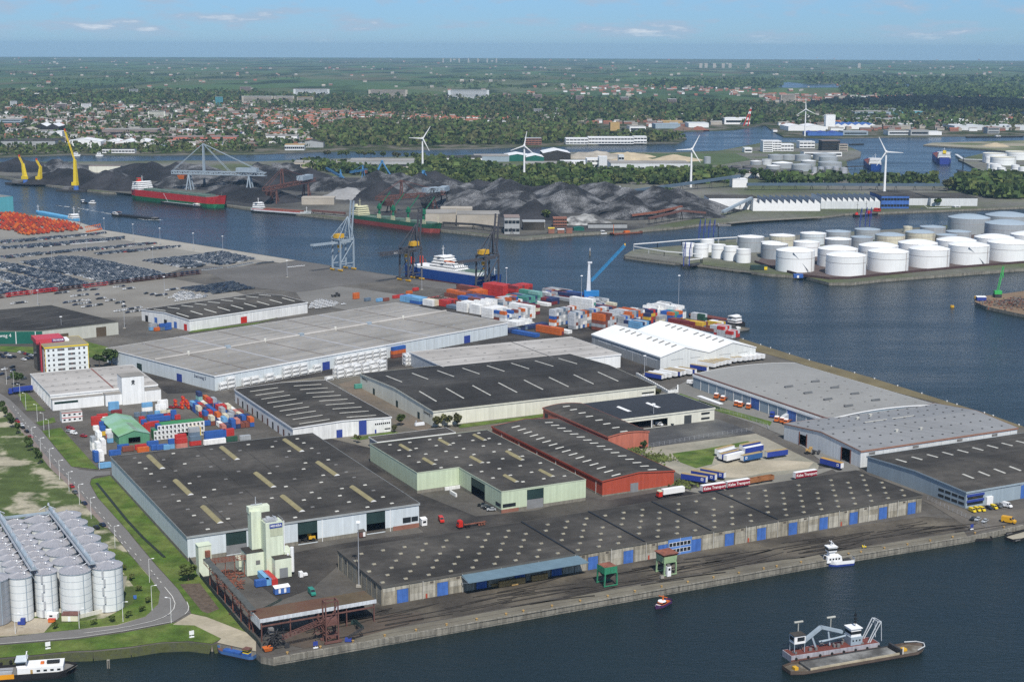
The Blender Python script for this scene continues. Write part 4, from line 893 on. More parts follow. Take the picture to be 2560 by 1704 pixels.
for p,q in (((0,1.4),(0,-1.4)),((-1,.9),(1,.9)),((-1,.2),(1,.2)),((-1,-1.3),(0,.1)),((1,-1.3),(0,.1)),((-.5,1.5),(-.3,.9)),((.5,1.5),(.3,.9))): lg.beam(((tx0+tx1)/2+p[0],-9.58,13.6+p[1]),((tx0+tx1)/2+q[0],-9.58,13.6+q[1]),.3,.3)
put('emblem',lg,m_black,tw)
# --- teal hall at the left edge, by the car quay
_h=20; _o=P(*d0(-160,640),0)
TE=poly_hall('teal_hall','tall teal waterside hall with open side by the red machines','' or G2,P(-70,540),[(0,0),(58,0),(58,40),(0,40)],21,m_teal,mat('teal_roof',(.20,.20,.19),.9,.1,.05),opens=[(1,6,36,0,15,None)],edge=m_teal)
# ------------------------------------------------------------------ containers
CC={'blue':(.035,.11,.36),'navy':(.03,.045,.12),'red':(.46,.04,.035),'orange':(.55,.13,.03),'grey':(.34,.36,.38),'silver':(.50,.52,.54),'white':(.80,.80,.78),'cream':(.62,.58,.44),'green':(.08,.28,.22),'aqua':(.22,.42,.38),'brown':(.21,.07,.05),'maroon':(.19,.035,.04),'yellow':(.60,.40,.05),'light blue':(.16,.36,.58),'pink':(.50,.20,.16),'dark green':(.03,.09,.06),'slate':(.13,.18,.24)}
for k,v in CC.items(): mat('container_'+k,v,.6,.10,.25,streak=.10,dirt=.10)
def cmat(k): return MATS['container_'+k]
def cont_mesh(L):
 W,Hh=2.44,2.59; b=MB(); b.box(.05,W-.05,.06,L-.06,.12,Hh-.05)
 for x in (0,W-.16):
  for y in (0,L-.16): b.box(x,x+.16,y,y+.16,0,Hh)
  b.box(x,x+.12,.16,L-.16,Hh-.12,Hh-.01); b.box(x,x+.12,.16,L-.16,.02,.16)
 for y in (0,L-.12): b.box(.16,W-.16,y,y+.12,Hh-.12,Hh-.01); b.box(.16,W-.16,y,y+.12,.02,.16)
 for x in (.55,1.05,1.35,1.85): b.box(x,x+.05,-.02,.05,.2,Hh-.2)
 n=int(L/.75)
 for i in range(n):
  y=.35+i*(L-.6)/n
  b.box(.015,.055,y,y+.3,.2,Hh-.15); b.box(W-.055,W-.015,y,y+.3,.2,Hh-.15)
 return b.mesh('container')
CM={6:cont_mesh(6.06),12:cont_mesh(12.19),3:cont_mesh(3.0)}
CONT=[]     # (x,y,z,rot,L,colour,label,group)
TIER=['bottom','second','third','fourth','fifth','sixth']
def stack(p,g,axis,L,cols,where,grp,z0=0.35):
 p=P(*p) if not isinstance(p,Vector) else p
 rot=g if axis=='B' else g-math.pi/2
 if axis=='A': p=p+ax(g)[1]*2.44
 for k,c in enumerate(cols):
  if c is None: continue
  LL={6:'20-foot',12:'40-foot',3:'half-length'}[L]
  pos='lone' if len(cols)==1 else TIER[k]+'-tier'
  CONT.append((p.x,p.y,z0+k*2.6,rot,L,c,'%s %s %s container %s'%(pos,c,LL,where) if len(where.split())<11 else '%s %s container %s'%(pos,c,where),grp))
def q5(x,y): return (230+x/5.1217,1020+y/5.1217)
def q6(x,y): return (480+x/8.7125,900+y/8.7125)
def q7(x,y): return (1020+x/4.908,700+y/4.908)
def q8(x,y): return (1480+x/5.61,740+y/5.61)
gd='containers in the depot'
W_='white'
for p,axis,L,cols,wh in [(q5(98,782),'A',6,['light blue'],'against the dark-roofed warehouse corner'),(q5(40,700),'B',6,['blue','blue'],'in front of the white depot stack'),(q5(100,690),'B',6,[W_,W_],'at the depot fence'),(q5(68,640),'B',6,[W_]*3,'at the depot fence'),(q5(128,600),'B',6,[W_]*3,'at the depot fence'),(q5(8,570),'B',6,[W_,W_,'grey'],'at the depot fence'),(q5(80,560),'B',6,[W_]*4,'at the depot fence'),(q5(10,480),'A',6,[W_],'at the depot fence'),
 (q5(228,618),'A',6,['blue'],'behind the barrel-lit warehouse'),(q5(335,545),'A',6,['blue'],'in front of the green shed'),(q5(395,568),'A',6,['brown'],'in front of the green shed'),(q5(560,545),'A',6,['red'],'right of the green shed door'),(q5(590,578),'A',6,['orange'],'right of the green shed door'),(q5(715,500),'A',6,['blue'],'right of the green shed door'),(q5(765,548),'A',3,['blue'],'between green shed and cabins'),(q5(830,545),'A',6,['blue'],'between green shed and cabins'),(q5(925,545),'A',3,['light blue'],'between green shed and cabins'),(q5(990,530),'A',3,['light blue','blue'],'between green shed and cabins'),
 (q5(1085,525),'A',6,['pink','red'],'in front of the white-windowed cabins'),(q5(1075,470),'A',6,['red','red'],'behind the pink one at the cabins'),(q5(1262,492),'A',6,['red','slate'],'in front of the white-windowed cabins'),(q5(1250,440),'A',6,['slate','slate','grey'],'in front of the white-windowed cabins'),(q5(1440,482),'A',12,['white'],'by the tan barrel skylights'),(q5(1450,430),'A',12,['blue','blue'],'behind the long white one'),(q5(1730,440),'A',6,['dark green'],'near the blue-door warehouse'),(q5(1690,400),'A',6,['red','red'],'near the blue-door warehouse'),(q5(1900,425),'A',6,['grey'],'near the blue-door warehouse'),
 (q5(0,235),'A',6,['red','red'],'left of the green shed'),(q5(75,205),'A',6,['orange','red'],'left of the green shed'),(q5(160,150),'A',6,['dark green'],'behind the green shed'),(q5(25,297),'A',3,[W_],'left of the green shed'),(q5(105,300),'A',3,['red','blue'],'left of the green shed'),(q5(112,362),'A',3,['yellow','blue'],'left of the green shed'),(q5(205,455),'A',3,['light blue','silver'],'beside the green shed'),(q5(190,400),'A',3,['red',W_],'beside the green shed'),(q5(150,240),'A',3,['orange',W_],'left of the green shed'),(q5(215,195),'A',6,['cream'],'left of the green shed'),
 (q5(220,45),'A',6,['light blue','light blue'],'by the white tower hall'),(q5(255,95),'A',6,['maroon'],'by the white tower hall'),(q5(650,55),'A',6,[W_,'light blue'],'by the white tower hall'),(q5(825,75),'A',6,[W_,W_],'by the white tower hall'),(q5(850,20),'A',6,[W_,W_],'by the white tower hall'),
 (q5(550,125),'A',3,['slate'],'in the mixed row behind the cabins'),(q5(635,118),'A',3,['slate'],'in the mixed row behind the cabins'),(q5(722,112),'A',3,['slate'],'in the mixed row behind the cabins'),(q5(812,105),'A',3,['light blue'],'in the mixed row behind the cabins'),(q5(892,95),'A',3,['cream'],'in the mixed row behind the cabins'),(q5(970,95),'A',3,['cream'],'in the mixed row behind the cabins'),(q5(712,160),'A',12,['blue'],'behind the green-roofed cabins'),(q5(740,190),'A',12,['blue'],'behind the green-roofed cabins'),(q5(925,140),'A',6,['red'],'behind the green-roofed cabins'),(q5(985,130),'A',3,['orange'],'behind the green-roofed cabins'),(q5(1020,150),'A',3,['blue','blue'],'behind the green-roofed cabins'),(q5(1070,155),'A',3,['red'],'behind the green-roofed cabins'),
 (q5(680,318),'A',3,['red','red'],'beside the cabins'),(q5(640,275),'A',3,['red','blue'],'beside the cabins'),(q5(730,245),'A',6,['red'],'beside the cabins'),(q5(615,235),'A',3,['red','red'],'beside the cabins'),(q5(1420,235),'A',6,['blue'],'at the end of the cabins')]:
 stack(p,G1,axis,L,cols,wh,gd)
_r=random.Random(5); o=P(*q6(560,1545)); pal=['blue','blue','navy','red','orange','red','slate','grey','cream','white','brown','blue','pink','light blue']
for i in range(8):
 for j in range(9):
  if _r.random()<.10 or (i<1 and j<2) or i>9-j*.55 and i>4: continue
  p=o+A1*(i*2.75)+B1*(j*6.6)
  t=_r.choice([1,2,2,2,3,3]) if j>2 else _r.choice([1,2,2])
  stack(Vector((p.x,p.y,0)),G1,'B',6,[_r.choice(pal) for _ in range(t)],'in row %d of the dense depot block by the blue-door warehouse'%(j+1),'dense depot block')
stack(q6(150,1085),G1,'B',6,['blue','blue','aqua','navy'],'at the corner of the dense depot block',gd)
# other loose containers
for p,g,axis,L,cols,wh in [(b1(0,640+65),G1,'A',6,['blue'],'under the grain tower'),(b1(100,690),G1,'B',12,['light blue'],'under the grain tower'),(b1(150,690),G1,'B',12,['red'],'under the grain tower'),
 (c0(1385,690),G2,'A',6,['light blue','grey'],'in the timber yard by the stained warehouse'),(c0(1430,695),G2,'A',6,['orange'],'in the timber yard by the stained warehouse'),(c0(1480,690),G2,'A',6,['slate','blue'],'in the timber yard by the stained warehouse'),(c0(1520,685),G2,'A',6,['blue','blue'],'in the timber yard by the stained warehouse'),
 (c1(1262,945),G2,'A',12,['brown','orange','blue'],'between the flat-roofed sheds'),(c1(1375,900),G2,'A',12,['brown','blue','blue'],'between the flat-roofed sheds'),
 (c1(915,1225),G1,'A',6,['green'],'beside the cream warehouse'),(c1(905,400),G2,'A',6,['orange','orange'],'on the gantry quay yard'),(c1(1010,420),G2,'A',6,['slate'],'on the gantry quay yard'),(c1(1120,425),G2,'A',6,['light blue'],'on the gantry quay yard'),(c1(1180,420),G2,'A',6,['brown'],'on the gantry quay yard'),(c1(1270,395),G2,'A',12,['red'],'on the gantry quay yard'),(c1(1395,355),G2,'A',6,['orange'],'on the gantry quay yard'),(c1(1455,325),G2,'A',6,['red'],'on the gantry quay yard')]:
 stack(p,g,axis,L,cols,wh,'single containers')
# container terminal blocks: near corner, wide (along A2), deep (along B2), tiers, length, palette, place
gr=['silver','grey','silver','grey','blue','orange','slate','brown','silver','white']
TB=[(q7(1798,572),6,1,5,5,6,gr,'in the five-high grey block on the open terminal'),(q7(2035,612),10,1,5,5,6,gr,'in the five-high block by the twin-gabled warehouse'),
 (q7(1190,556),7,2,3,4,6,gr,'behind the corner of the huge flat-roofed warehouse'),(q7(1030,478),4,1,3,3,12,['white'],'in the white reefer block'),(q7(880,432),5,1,3,4,12,['white'],'in the white reefer block'),(q7(720,405),5,1,2,3,12,['white'],'in the white reefer block'),
 (q7(1140,398),6,2,3,4,6,gr,'in the grey block behind the white reefers'),(q7(860,350),5,2,3,3,12,['navy','blue','brown','navy'],'in the navy and brown block'),(q7(700,330),4,1,1,2,12,['brown','slate','grey'],'in front of the navy block'),(q7(590,365),4,1,1,2,12,['slate','brown'],'beside the roof duct end'),(q7(480,335),3,1,2,2,12,['red','maroon'],'by the flat-roofed warehouse roof'),(q7(300,330),5,1,2,2,12,['cream','cream','white'],'in the cream block'),(q7(140,305),2,1,2,2,12,['blue','light blue'],'at the landward end of the terminal'),
 (q7(690,270),3,1,2,3,12,['orange','brown'],'in the orange block'),(q7(840,215),4,1,2,2,12,['orange'],'in the orange block'),(q7(830,165),1,1,2,2,12,['brown','red'],'at the foot of the dark crane'),(q7(960,175),1,1,1,1,12,['aqua'],'at the foot of the dark crane'),
 (q7(1165,222),3,1,4,4,12,['red'],'in the tall red quay block'),(q7(1330,228),5,1,4,4,12,['red','maroon'],'in the tall red quay block'),(q7(1600,262),1,2,3,3,12,['green','green','aqua'],'in the green quay stack'),(q7(1460,330),3,1,3,3,12,['navy','slate','green'],'in the blue stack mid terminal'),(q7(1510,480),1,1,4,4,12,['white'],'in the white stack mid terminal'),(q7(1515,440),2,1,2,3,12,['maroon','cream'],'beside the white stack mid terminal'),(q7(1710,330),1,1,1,1,12,['white'],'in the loose rows by the quay'),(q7(1760,310),2,1,2,2,6,['maroon','navy'],'in the loose rows by the quay'),(q7(1740,240),4,2,1,2,6,gr,'in the loose rows by the quay'),(q7(2000,275),1,1,1,1,12,['grey'],'in the loose rows by the quay'),(q7(2040,250),3,1,2,2,12,['navy','blue','maroon'],'in the blue row by the mobile crane'),(q7(1900,215),3,1,2,2,12,['grey','cream','brown'],'in the blue row by the mobile crane'),
 (q7(2255,400),1,1,4,4,12,['white','white','white','green'],'by the mobile crane'),(q7(1380,628),7,1,1,1,6,['navy'],'in the low navy row'),(q7(1240,655),5,1,1,1,6,['navy','slate'],'in the low navy row'),(q7(1330,605),5,1,1,2,12,['white'],'behind the low navy row'),(q7(1560,710),1,1,1,1,12,['blue'],'behind the grey flat roof'),(q7(1860,685),1,1,2,2,12,['orange','maroon'],'behind the grey flat roof'),(q7(1960,668),1,1,1,1,6,['white'],'behind the grey flat roof'),
 (q8(700,420),7,1,4,5,12,['white'],'in the long white reefer wall on the quay'),(q8(870,370),6,1,4,5,12,['white'],'in the long white reefer wall on the quay'),(q8(1180,385),3,1,4,5,12,['white','slate','white'],'at the end of the reefer wall'),(q8(800,440),2,1,4,5,6,['navy','brown','yellow','red'],'in front of the reefer wall'),(q8(940,430),3,1,3,3,12,['grey','cream'],'in front of the reefer wall'),(q8(1130,420),3,1,4,4,6,['green','blue','orange','blue'],'in the green and blue stack'),
 (q8(160,500),9,1,4,5,12,['silver','grey','orange','brown','silver'],'in the grey and orange block behind the twin gables'),(q8(440,480),6,1,4,5,6,gr,'in the grey and orange block behind the twin gables'),(q8(680,520),3,1,3,3,12,['silver','navy','light blue'],'between the blocks behind the twin gables'),(q8(1390,520),2,1,2,3,12,['brown','maroon'],'beside the yellow stacks'),(q8(1540,520),2,1,2,3,12,['brown','yellow'],'in the yellow stacks'),(q8(1560,400),1,1,3,3,6,['dark green','silver'],'by the moored barge'),(q8(1790,470),2,1,2,2,6,['navy','yellow','white'],'by the moored barge'),(q8(1700,560),2,1,1,2,12,['slate','brown'],'on the quay corner'),(q8(1840,580),2,1,3,3,6,['red','silver','silver'],'on the quay corner'),(q8(1960,600),2,1,2,2,6,['red','silver'],'on the quay corner'),(q8(230,255),2,1,2,2,12,['brown','navy'],'by the blue crane jib'),(q8(100,150),3,2,1,2,6,['silver','grey'],'by the blue crane jib'),(q8(300,150),1,1,1,1,12,['cream'],'by the blue crane jib'),(q8(60,210),2,1,1,2,12,['navy','white'],'by the blue crane jib')]
_r=random.Random(9)
for p,na,nb,t0,t1,L,pal,wh in TB:
 o=P(*p); na=int(na*1.6+.9); nb+=(na<7)
 for i in range(na):
  for j in range(nb):
   t=_r.randint(t0,t1); w_=o+A2*(i*2.62)+B2*(j*(L+.6))
   stack(Vector((w_.x,w_.y,0)),G2,'B',L,[_r.choice(pal) for _ in range(t)],wh,'container terminal stacks')
# nearest 300 singly, the rest as one mass
CONT.sort(key=lambda c:math.hypot(c[0],c[1])-c[2]*8-(60 if c[4]==12 else 0))
for x,y,z,rot,L,c,lab,grp in CONT[:300]:
 tag(put('container',CM[L],cmat(c),loc=(x,y,z),rz=rot),lab,'container',grp)
if CONT[300:]:
 b=MB(); keys=list(CC)
 for x,y,z,rot,L,c,lab,grp in CONT[300:]:
  b.cur=keys.index(c); ca,sa=math.cos(rot),math.sin(rot); LL={6:6.06,12:12.19,3:3}[L]
  q=[(x+u*ca-v*sa,y+u*sa+v*ca) for u,v in ((.02,.02),(2.42,.02),(2.42,LL-.02),(.02,LL-.02))]
  b.prism(q,z+.02,z+2.57)
  b.prism([(x+u*ca-v*sa,y+u*sa+v*ca) for u,v in ((-.02,.3),(2.46,.3),(2.46,LL-.3),(-.02,LL-.3))],z+2.45,z+2.56)
 o=put('container_mass',b,[cmat(k) for k in keys]); o['kind']='stuff'; o['label']='dense far stacks of mixed coloured containers on the terminal'
# ------------------------------------------------------------------ tank containers
_t=MB()
for x in (0,2.3):
 for z in (0,2.45): _t.beam((x+.07,0,z+.07),(x+.07,6.0,z+.07),.14)
 for y in (.07,5.93): _t.beam((x+.07,y,0),(x+.07,y,2.55),.14); _t.beam((0 if x else 2.4,y,.1),(x+.07,y,2.4),.08)
for y in (.07,5.93):
 for z in (.07,2.5): _t.beam((0,y,z),(2.4,y,z),.14)
TF=_t.mesh('frame')
_t=MB(); n=14
rings=[(.15,.55),(.3,.95),(.6,1.12),(5.4,1.12),(5.7,.95),(5.85,.55)]
vs=[(1.22+r*math.cos(2*math.pi*i/n),y,1.3+r*math.sin(2*math.pi*i/n)) for y,r in rings for i in range(n)]
fs=[(k*n+i,k*n+(i+1)%n,(k+1)*n+(i+1)%n,(k+1)*n+i) for k in range(5) for i in range(n)]+[tuple(range(n)),tuple(range(5*n,6*n))]
TT=_t.add(vs,fs).box(.8,1.6,2.7,3.3,2.35,2.55).mesh('tank',True)
m_tkc=mat('tank_container_white',(.78,.78,.76),.45,.05,.2,streak=.06)
TKP=[]
def tkstack(p,g,axis,n,wh,z0=.4,grp='tank container stacks'):
 rot=g if axis=='B' else g-math.pi/2
 for k in range(n):
  t=thing('tank_container','%s-tier white tank container %s'%(TIER[k],wh),'tank container',(p.x,p.y,z0+k*2.62),rot,grp)
  put('frame',TF,m_wpaint if k%3 else m_tkc,t); put('tank',TT,m_tkc,t)
def onW12(px,d): t,_=W12.wp('F',px); return W12.o+A2*t-B2*d
for px,n in ((c0(2000,1230),2),(c0(2070,1215),3),(c0(2210,1185),2),(c0(2290,1165),2)): tkstack(onW12(px,1.2),G2,'A',n,'at the near end of the huge flat-roofed warehouse')
for k,(px,n) in enumerate(((c1(-10,1165),1),(c1(70,1145),2),(c1(150,1130),1),(c1(232,1110),3),(c1(310,1095),3),(c1(385,1080),3),(c1(455,1065),1),(c1(510,1055),2))): tkstack(onW12(px,1.2),G2,'A',n,'in group %d left of the blue wall door'%(k+1))
for k in range(7): tkstack(onW12(c1(712+k*68,1018-k*13),1.2),G2,'A',3,'in the long three-high wall right of the blue door, bay %d'%(k+1))
o=onW12(c1(735,1120),11)
for i in range(6):
 for j in range(2):
  p=P(*c1(735+i*78,1130-i*12))-B2*(j*-3.2)
  tkstack(p,G2,'A',(3,3,3,2,3,3)[i] if j else (3,2,3,3,2,3)[i],'in the front block, column %d, %s row'%(i+1,('near','far')[j]))
tkstack(P(*c1(630,1150)),G2,'A',1,'alone before the front block')
for i in range(4): tkstack(P(*c1(1378,1015))+A1*(i*2.7)+B1*0,G1,'B',3,'end-on beside the light grey flat roof, column %d'%(i+1))
# ------------------------------------------------------------------ vehicles
def car_mesh(near):
 b=MB(); b.cur=0
 b.add([(-.85,-2.15,.3),(.85,-2.15,.3),(.85,2.15,.3),(-.85,2.15,.3),(-.85,-2.2,.75),(.85,-2.2,.75),(.85,2.2,.7),(-.85,2.2,.7),(-.88,-1.9,.92),(.88,-1.9,.92),(.86,1.1,.95),(-.86,1.1,.95),(-.84,2.1,.82),(.84,2.1,.82)],
  [(0,1,5,4),(1,2,6,5),(2,3,7,6),(3,0,4,7),(4,5,9,8),(5,6,13,10,9),(6,7,12,13),(7,4,8,11,12),(10,13,12,11),(8,9,10,11)])
 b.frus(-.72,.72,-1.5,.7,.93,-.62,.62,-1.2,.2,1.45)
 b.cur=1
 b.add([(-.74,-1.62,.95),(.74,-1.62,.95),(.62,-1.26,1.40),(-.62,-1.26,1.40)],[(0,1,2,3)])
 b.add([(-.74,.92,.95),(.74,.92,.95),(.62,.26,1.40),(-.62,.26,1.40)],[(0,1,2,3)])
 for s in (-1,1): b.add([(s*.79,-1.5,.96),(s*.79,.7,.96),(s*.66,.22,1.38),(s*.66,-1.2,1.38)],[(0,1,2,3)])
 for x in (-.86,.70):
  for y in (-1.35,1.35): b.tube((x,y,.32),(x+.16,y,.32),.32,8)
 return b.mesh('car')
CARM=car_mesh(True)
CARC={'dark blue':(.02,.03,.065),'black':(.012,.013,.016),'silver':(.42,.44,.46),'white':(.78,.78,.77),'red':(.36,.02,.02),'grey':(.11,.12,.13),'green':(.02,.14,.10),'yellow':(.65,.43,.02)}
for k,v in CARC.items(): mat('car_'+k,v,.25,.04,.3,spec=.6)
CBOD=MB()
def car(p,rz,c,label,group='parked cars',sc=1.0):
 return tag(put('car',CARM,[MATS['car_'+c],m_glass],loc=(p.x,p.y,p.z+.3),rz=rz,sc=sc),label,'car',group)
def van_mesh():
 b=MB(); b.add([(-.95,-2.6,.35),(.95,-2.6,.35),(.95,2.6,.35),(-.95,2.6,.35),(-.95,-2.6,2.3),(.95,-2.6,2.3),(.9,1.0,2.35),(-.9,1.0,2.35),(.95,1.7,1.35),(-.95,1.7,1.35),(.95,2.6,1.0),(-.95,2.6,1.0)],
  [(0,1,5,4),(4,5,6,7),(7,6,8,9),(9,8,10,11),(11,10,2,3),(0,4,7,9,11,3),(1,2,10,8,6,5)])
 b.cur=1; b.add([(-.8,1.08,2.25),(.8,1.08,2.25),(.86,1.68,1.42),(-.86,1.68,1.42)],[(0,1,2,3)])
 for s in (-1,1): b.add([(s*.96,.5,1.4),(s*.96,1.55,1.4),(s*.93,1.0,2.1),(s*.93,.5,2.1)],[(0,1,2,3)])
 for x in (-.96,.78):
  for y in (-1.6,1.7): b.tube((x,y,.36),(x+.18,y,.36),.36,8)
 return b.mesh('van')
VANM=van_mesh()
def van(p,rz,m,label,sc=1.0): return tag(put('van',VANM,[m,m_glass],loc=(p.x,p.y,.3),rz=rz,sc=sc),label,'van','vans')
_wh=MB();
def wheels(b,ys,w=1.15,r=.5):
 for y in ys:
  for x in (-w,w-.32): b.tube((x,y,r),(x+.32,y,r),r,10)
 return b
TRAB=MB().box(-1.25,1.25,0,13.6,1.15,4.0).mesh('box_body'); TRAR=MB().box(-1.28,1.28,-.03,13.63,4.0,4.12).mesh('roof'); TRAD=MB().box(-1.2,1.2,-.06,-.01,1.25,3.9).mesh('rear_door')
TRAC=wheels(MB().box(-.5,.5,.2,13.4,.75,1.15),(1.6,2.9,4.2)).box(-.9,-.7,10.5,10.7,0,.8).box(.7,.9,10.5,10.7,0,.8).mesh('chassis')
def trailer(p,rz,body,roof,label,txt=None,grp='trailers',logo=False):
 t=thing('trailer',label,'trailer',(p.x,p.y,.3),rz,grp)
 put('box_body',TRAB,body,t); put('roof',TRAR,roof,t); put('rear_door',TRAD,m_wpaint,t); put('chassis',TRAC,m_black,t)
 if txt: text(txt,2.0,m_wpaint,t,(1.27,7,2.5),(math.pi/2,0,math.pi/2),bold=.03)
 if logo:
  for s in (1,-1): put('emblem',MB().box(s*1.26,s*1.28,1.3,2.6,2.0,3.3),m_wpaint,t); put('emblem_centre',MB().box(s*1.285,s*1.30,1.6,2.3,2.3,3.0),m_blued,t)
 return t
TRKC=MB().add([(-1.22,-1.1,.7),(1.22,-1.1,.7),(1.22,1.1,.7),(-1.22,1.1,.7),(-1.22,-1.1,3.2),(1.22,-1.1,3.2),(1.22,.7,3.2),(-1.22,.7,3.2),(1.22,1.1,1.9),(-1.22,1.1,1.9)],[(3,2,1,0),(0,1,5,4),(4,5,6,7),(7,6,8,9),(9,8,2,3),(0,4,7,9,3),(1,2,8,6,5)]).mesh('cab')
TRKW=MB().add([(-1.1,.74,3.05),(1.1,.74,3.05),(1.15,1.09,2.0),(-1.15,1.09,2.0)],[(0,1,2,3)]).mesh('windscreen')
TRKR=MB().frus(-1.2,1.2,-1.0,.75,3.2,-1.1,1.1,-.9,.4,3.75).mesh('cab_roof')
TRKB=wheels(MB().box(-.5,.5,-5.2,1.0,.6,.95),(-4.4,-3.1,.3)).mesh('chassis')
TRKF=wheels(MB().box(-.45,.45,-13,-2.2,1.05,1.35).box(-1.2,1.2,-13,-12.8,1.2,1.45).box(-1.2,1.2,-8,-7.8,1.2,1.45).box(-1.2,1.2,-3,-2.8,1.2,1.45),(-12,-10.7,-9.4)).mesh('flatbed')
def truck(p,rz,cab,roof,label,kind='bob',body=None,grp='lorries'):
 t=thing('truck',label,'truck',(p.x,p.y,.3),rz,grp)
 put('cab',TRKC,cab,t); put('windscreen',TRKW,m_glass,t); put('cab_roof',TRKR,roof,t); put('chassis',TRKB,m_black,t)
 if kind=='flat': put('flatbed',TRKF,m_rust,t)
 if kind=='box': put('flatbed',TRKF,m_black,t); put('box_body',MB().box(-1.25,1.25,-14,-1.6,1.4,4.0),body,t)
 return t
def dirto(p,q): d=P(*q)-P(*p); return math.atan2(d.y,d.x)-math.pi/2
# trailers: white/red ones beyond the quay shed
m_kals=mat('burgundy_tarpaulin',(.26,.012,.03),.6,.08,.2)
for (l,r),lab in (((a2(1743,862),a2(1955,832)),'burgundy box trailer with white lettering, nearest the red warehouse'),((a2(1970,826),a2(2176,797)),'burgundy box trailer with white lettering beside the rusty rail wagons'),((a3(240,740),a3(438,708)),'burgundy lettered box trailer parked apart near the gabled warehouse')):
 p=P(*l); trailer(p+Vector((0,0,0)),G1-math.pi/2,m_kals,m_wpaint,lab,'Kalse Transport','burgundy trailers')
m_bt=mat('blue_tarpaulin',(.025,.05,.27),.6,.08,.2); m_tan=mat('tan_roof_tarpaulin',(.36,.27,.13),.8,.12,.2)
for (l,r),lab in (((a2(1790,780),a2(1550,742)),'blue curtain trailer nearest the red gabled warehouse'),((a2(1875,757),a2(1645,715)),'middle blue curtain trailer beside the sandy lot'),((a2(1957,738),a2(1730,695)),'farthest of three blue curtain trailers beside the sandy lot')):
 trailer(P(*l),dirto(l,r),m_bt,m_tan,lab,None,'blue curtain trailers',True)
for (l,r,bm_,rm),lab in (((a2(1880,520),a2(2075,468),m_wpaint,m_tan),'tan-roofed pale trailer at the back left of the sandy lot'),((a2(1900,548),a2(2090,495),m_bt,m_wpaint),'white-roofed blue trailer in the sandy lot'),((a2(1915,565),a2(2100,520),m_bt,m_tan),'tan-roofed blue trailer in the sandy lot'),((a2(1960,580),a2(2125,540),m_wpaint,m_wpaint),'all-white box trailer nearest in the sandy lot'),((a2(2105,480),a2(2300,440),m_bt,m_tan),'tan-roofed trailer at the back right of the sandy lot'),((a2(2130,510),a2(2330,470),m_bt,m_wpaint),'white-topped trailer at the right of the sandy lot'),((a2(2115,580),a2(2315,540),mat('teal_blue_tarp',(.03,.10,.26),.6,.08,.2),m_tan),'teal-blue curtain trailer with emblem in the sandy lot'),((a2(2335,545),a3(155,520),m_bt,m_tan),'rightmost blue trailer of the sandy lot group')):
 trailer(P(*l),dirto(l,r),bm_,rm,lab,None,'trailers on the sandy lot','teal' in lab)
trailer(P(*a3(680,650)),dirto(a3(680,650),a3(510,605)),m_bt,mat('orange_tarp',(.45,.26,.06),.8,.1,.2),'blue trailer with ochre roof in front of the gabled warehouse',None,'single trailers',True)
for i,(x,y,c) in enumerate(((1385,1150,'b'),(1415,1142,'w'),(1460,1135,'w'),(1515,1125,'w'),(1555,1120,'b'),(1590,1110,'w'),(1650,1105,'w'),(1690,1100,'b'))):
 l=c2(x,y); trailer(P(*l),G1+math.radians(22),m_bt if c=='b' else m_wpaint,m_tan if c=='b' or i==5 else m_wpaint,'%s box trailer, %s from the cream warehouse in the row behind it'%('blue' if c=='b' else 'white',ORD[i]),None,'trailer row')
for i,(x,y) in enumerate(((1800,1075),(1870,1040),(1900,1030),(1935,1022),(1965,1015),(2010,1008),(2060,990),(2110,985),(2160,980),(2200,975),(2240,970),(2280,965),(2320,960))):
 l=c2(x,y); trailer(P(*l),G1+math.radians(22),m_bt if i<1 else m_wpaint,m_tan if i<8 else m_wpaint,'%s-roofed trailer, %s along the twin-gabled warehouse front'%('ochre' if i<8 else 'white',ORD[i]),None,'trailers along the twin gables')
# lorries in the lorry park
for i,(x,y,k) in enumerate(((1880,1315,'flat'),(1940,1340,'flat'),(2065,1385,'bob'),(2100,1395,'flat'),(2175,1410,'flat'))):
 truck(P(*c2(x,y)),math.radians(150),m_orange,m_wpaint,'orange-red lorry with white cab roof, %s from the white canopy'%ORD[i],k,grp='orange lorries')
for i,(x,y,k) in enumerate(((80,1530,'bob'),(130,1540,'box'),(165,1555,'flat'))):
 truck(P(*c3(x,y)),math.radians(150),m_orange,m_wpaint,'orange lorry with white cab roof, %s in the row by the gabled warehouse'%ORD[i],k,m_lgrey,grp='orange lorries')
truck(P(*c3(38,1490)),math.radians(150),m_bt,m_bt,'dark blue lorry among the orange ones','bob')
truck(P(*a1(1875,1180)),G1+math.pi/2,m_redv,m_redv,'red articulated lorry with empty low trailer on the dark yard','flat')
truck(P(*a2(1355,900)),G1+math.pi/2,m_maroon if 'm_maroon' in globals() else m_redv,m_greend,'articulated lorry with long white trailer beside the red warehouse','box',m_wpaint)
truck(P(*c0(95,1275)),math.radians(150-27),m_bt,m_bt,'blue lorry with white-topped trailer on the main road','box',m_bt)
van(P(*a1(1705,1120)),math.radians(195),m_redv,'red van parked on the dark bulk yard')
van(P(*b1(515,765)),math.radians(205),mat('green_van',(.03,.22,.17),.4,.05,.3),'teal green van by the grain tower')
for i,(x,y) in enumerate(((1880,1030),(1925,1022),(1968,1020),(2080,1000))): van(P(*a3(x,y)),math.radians(200),m_yellb,'small yellow van, %s from the blue-grey office corner'%ORD[i],.8)
van(P(*a3(2200,985)),math.radians(215),m_wpaint,'white van at the end of the yellow van row',.95)
van(P(*a3(2215,1130)),math.radians(235),mat('ochre_van',(.62,.33,.02),.4,.05,.3),'big ochre yellow van by the quay fence',1.25)
van(P(*c2(1650,1180)),math.radians(240),m_wpaint,'white van in the lorry park beside the trailer row',1.1)
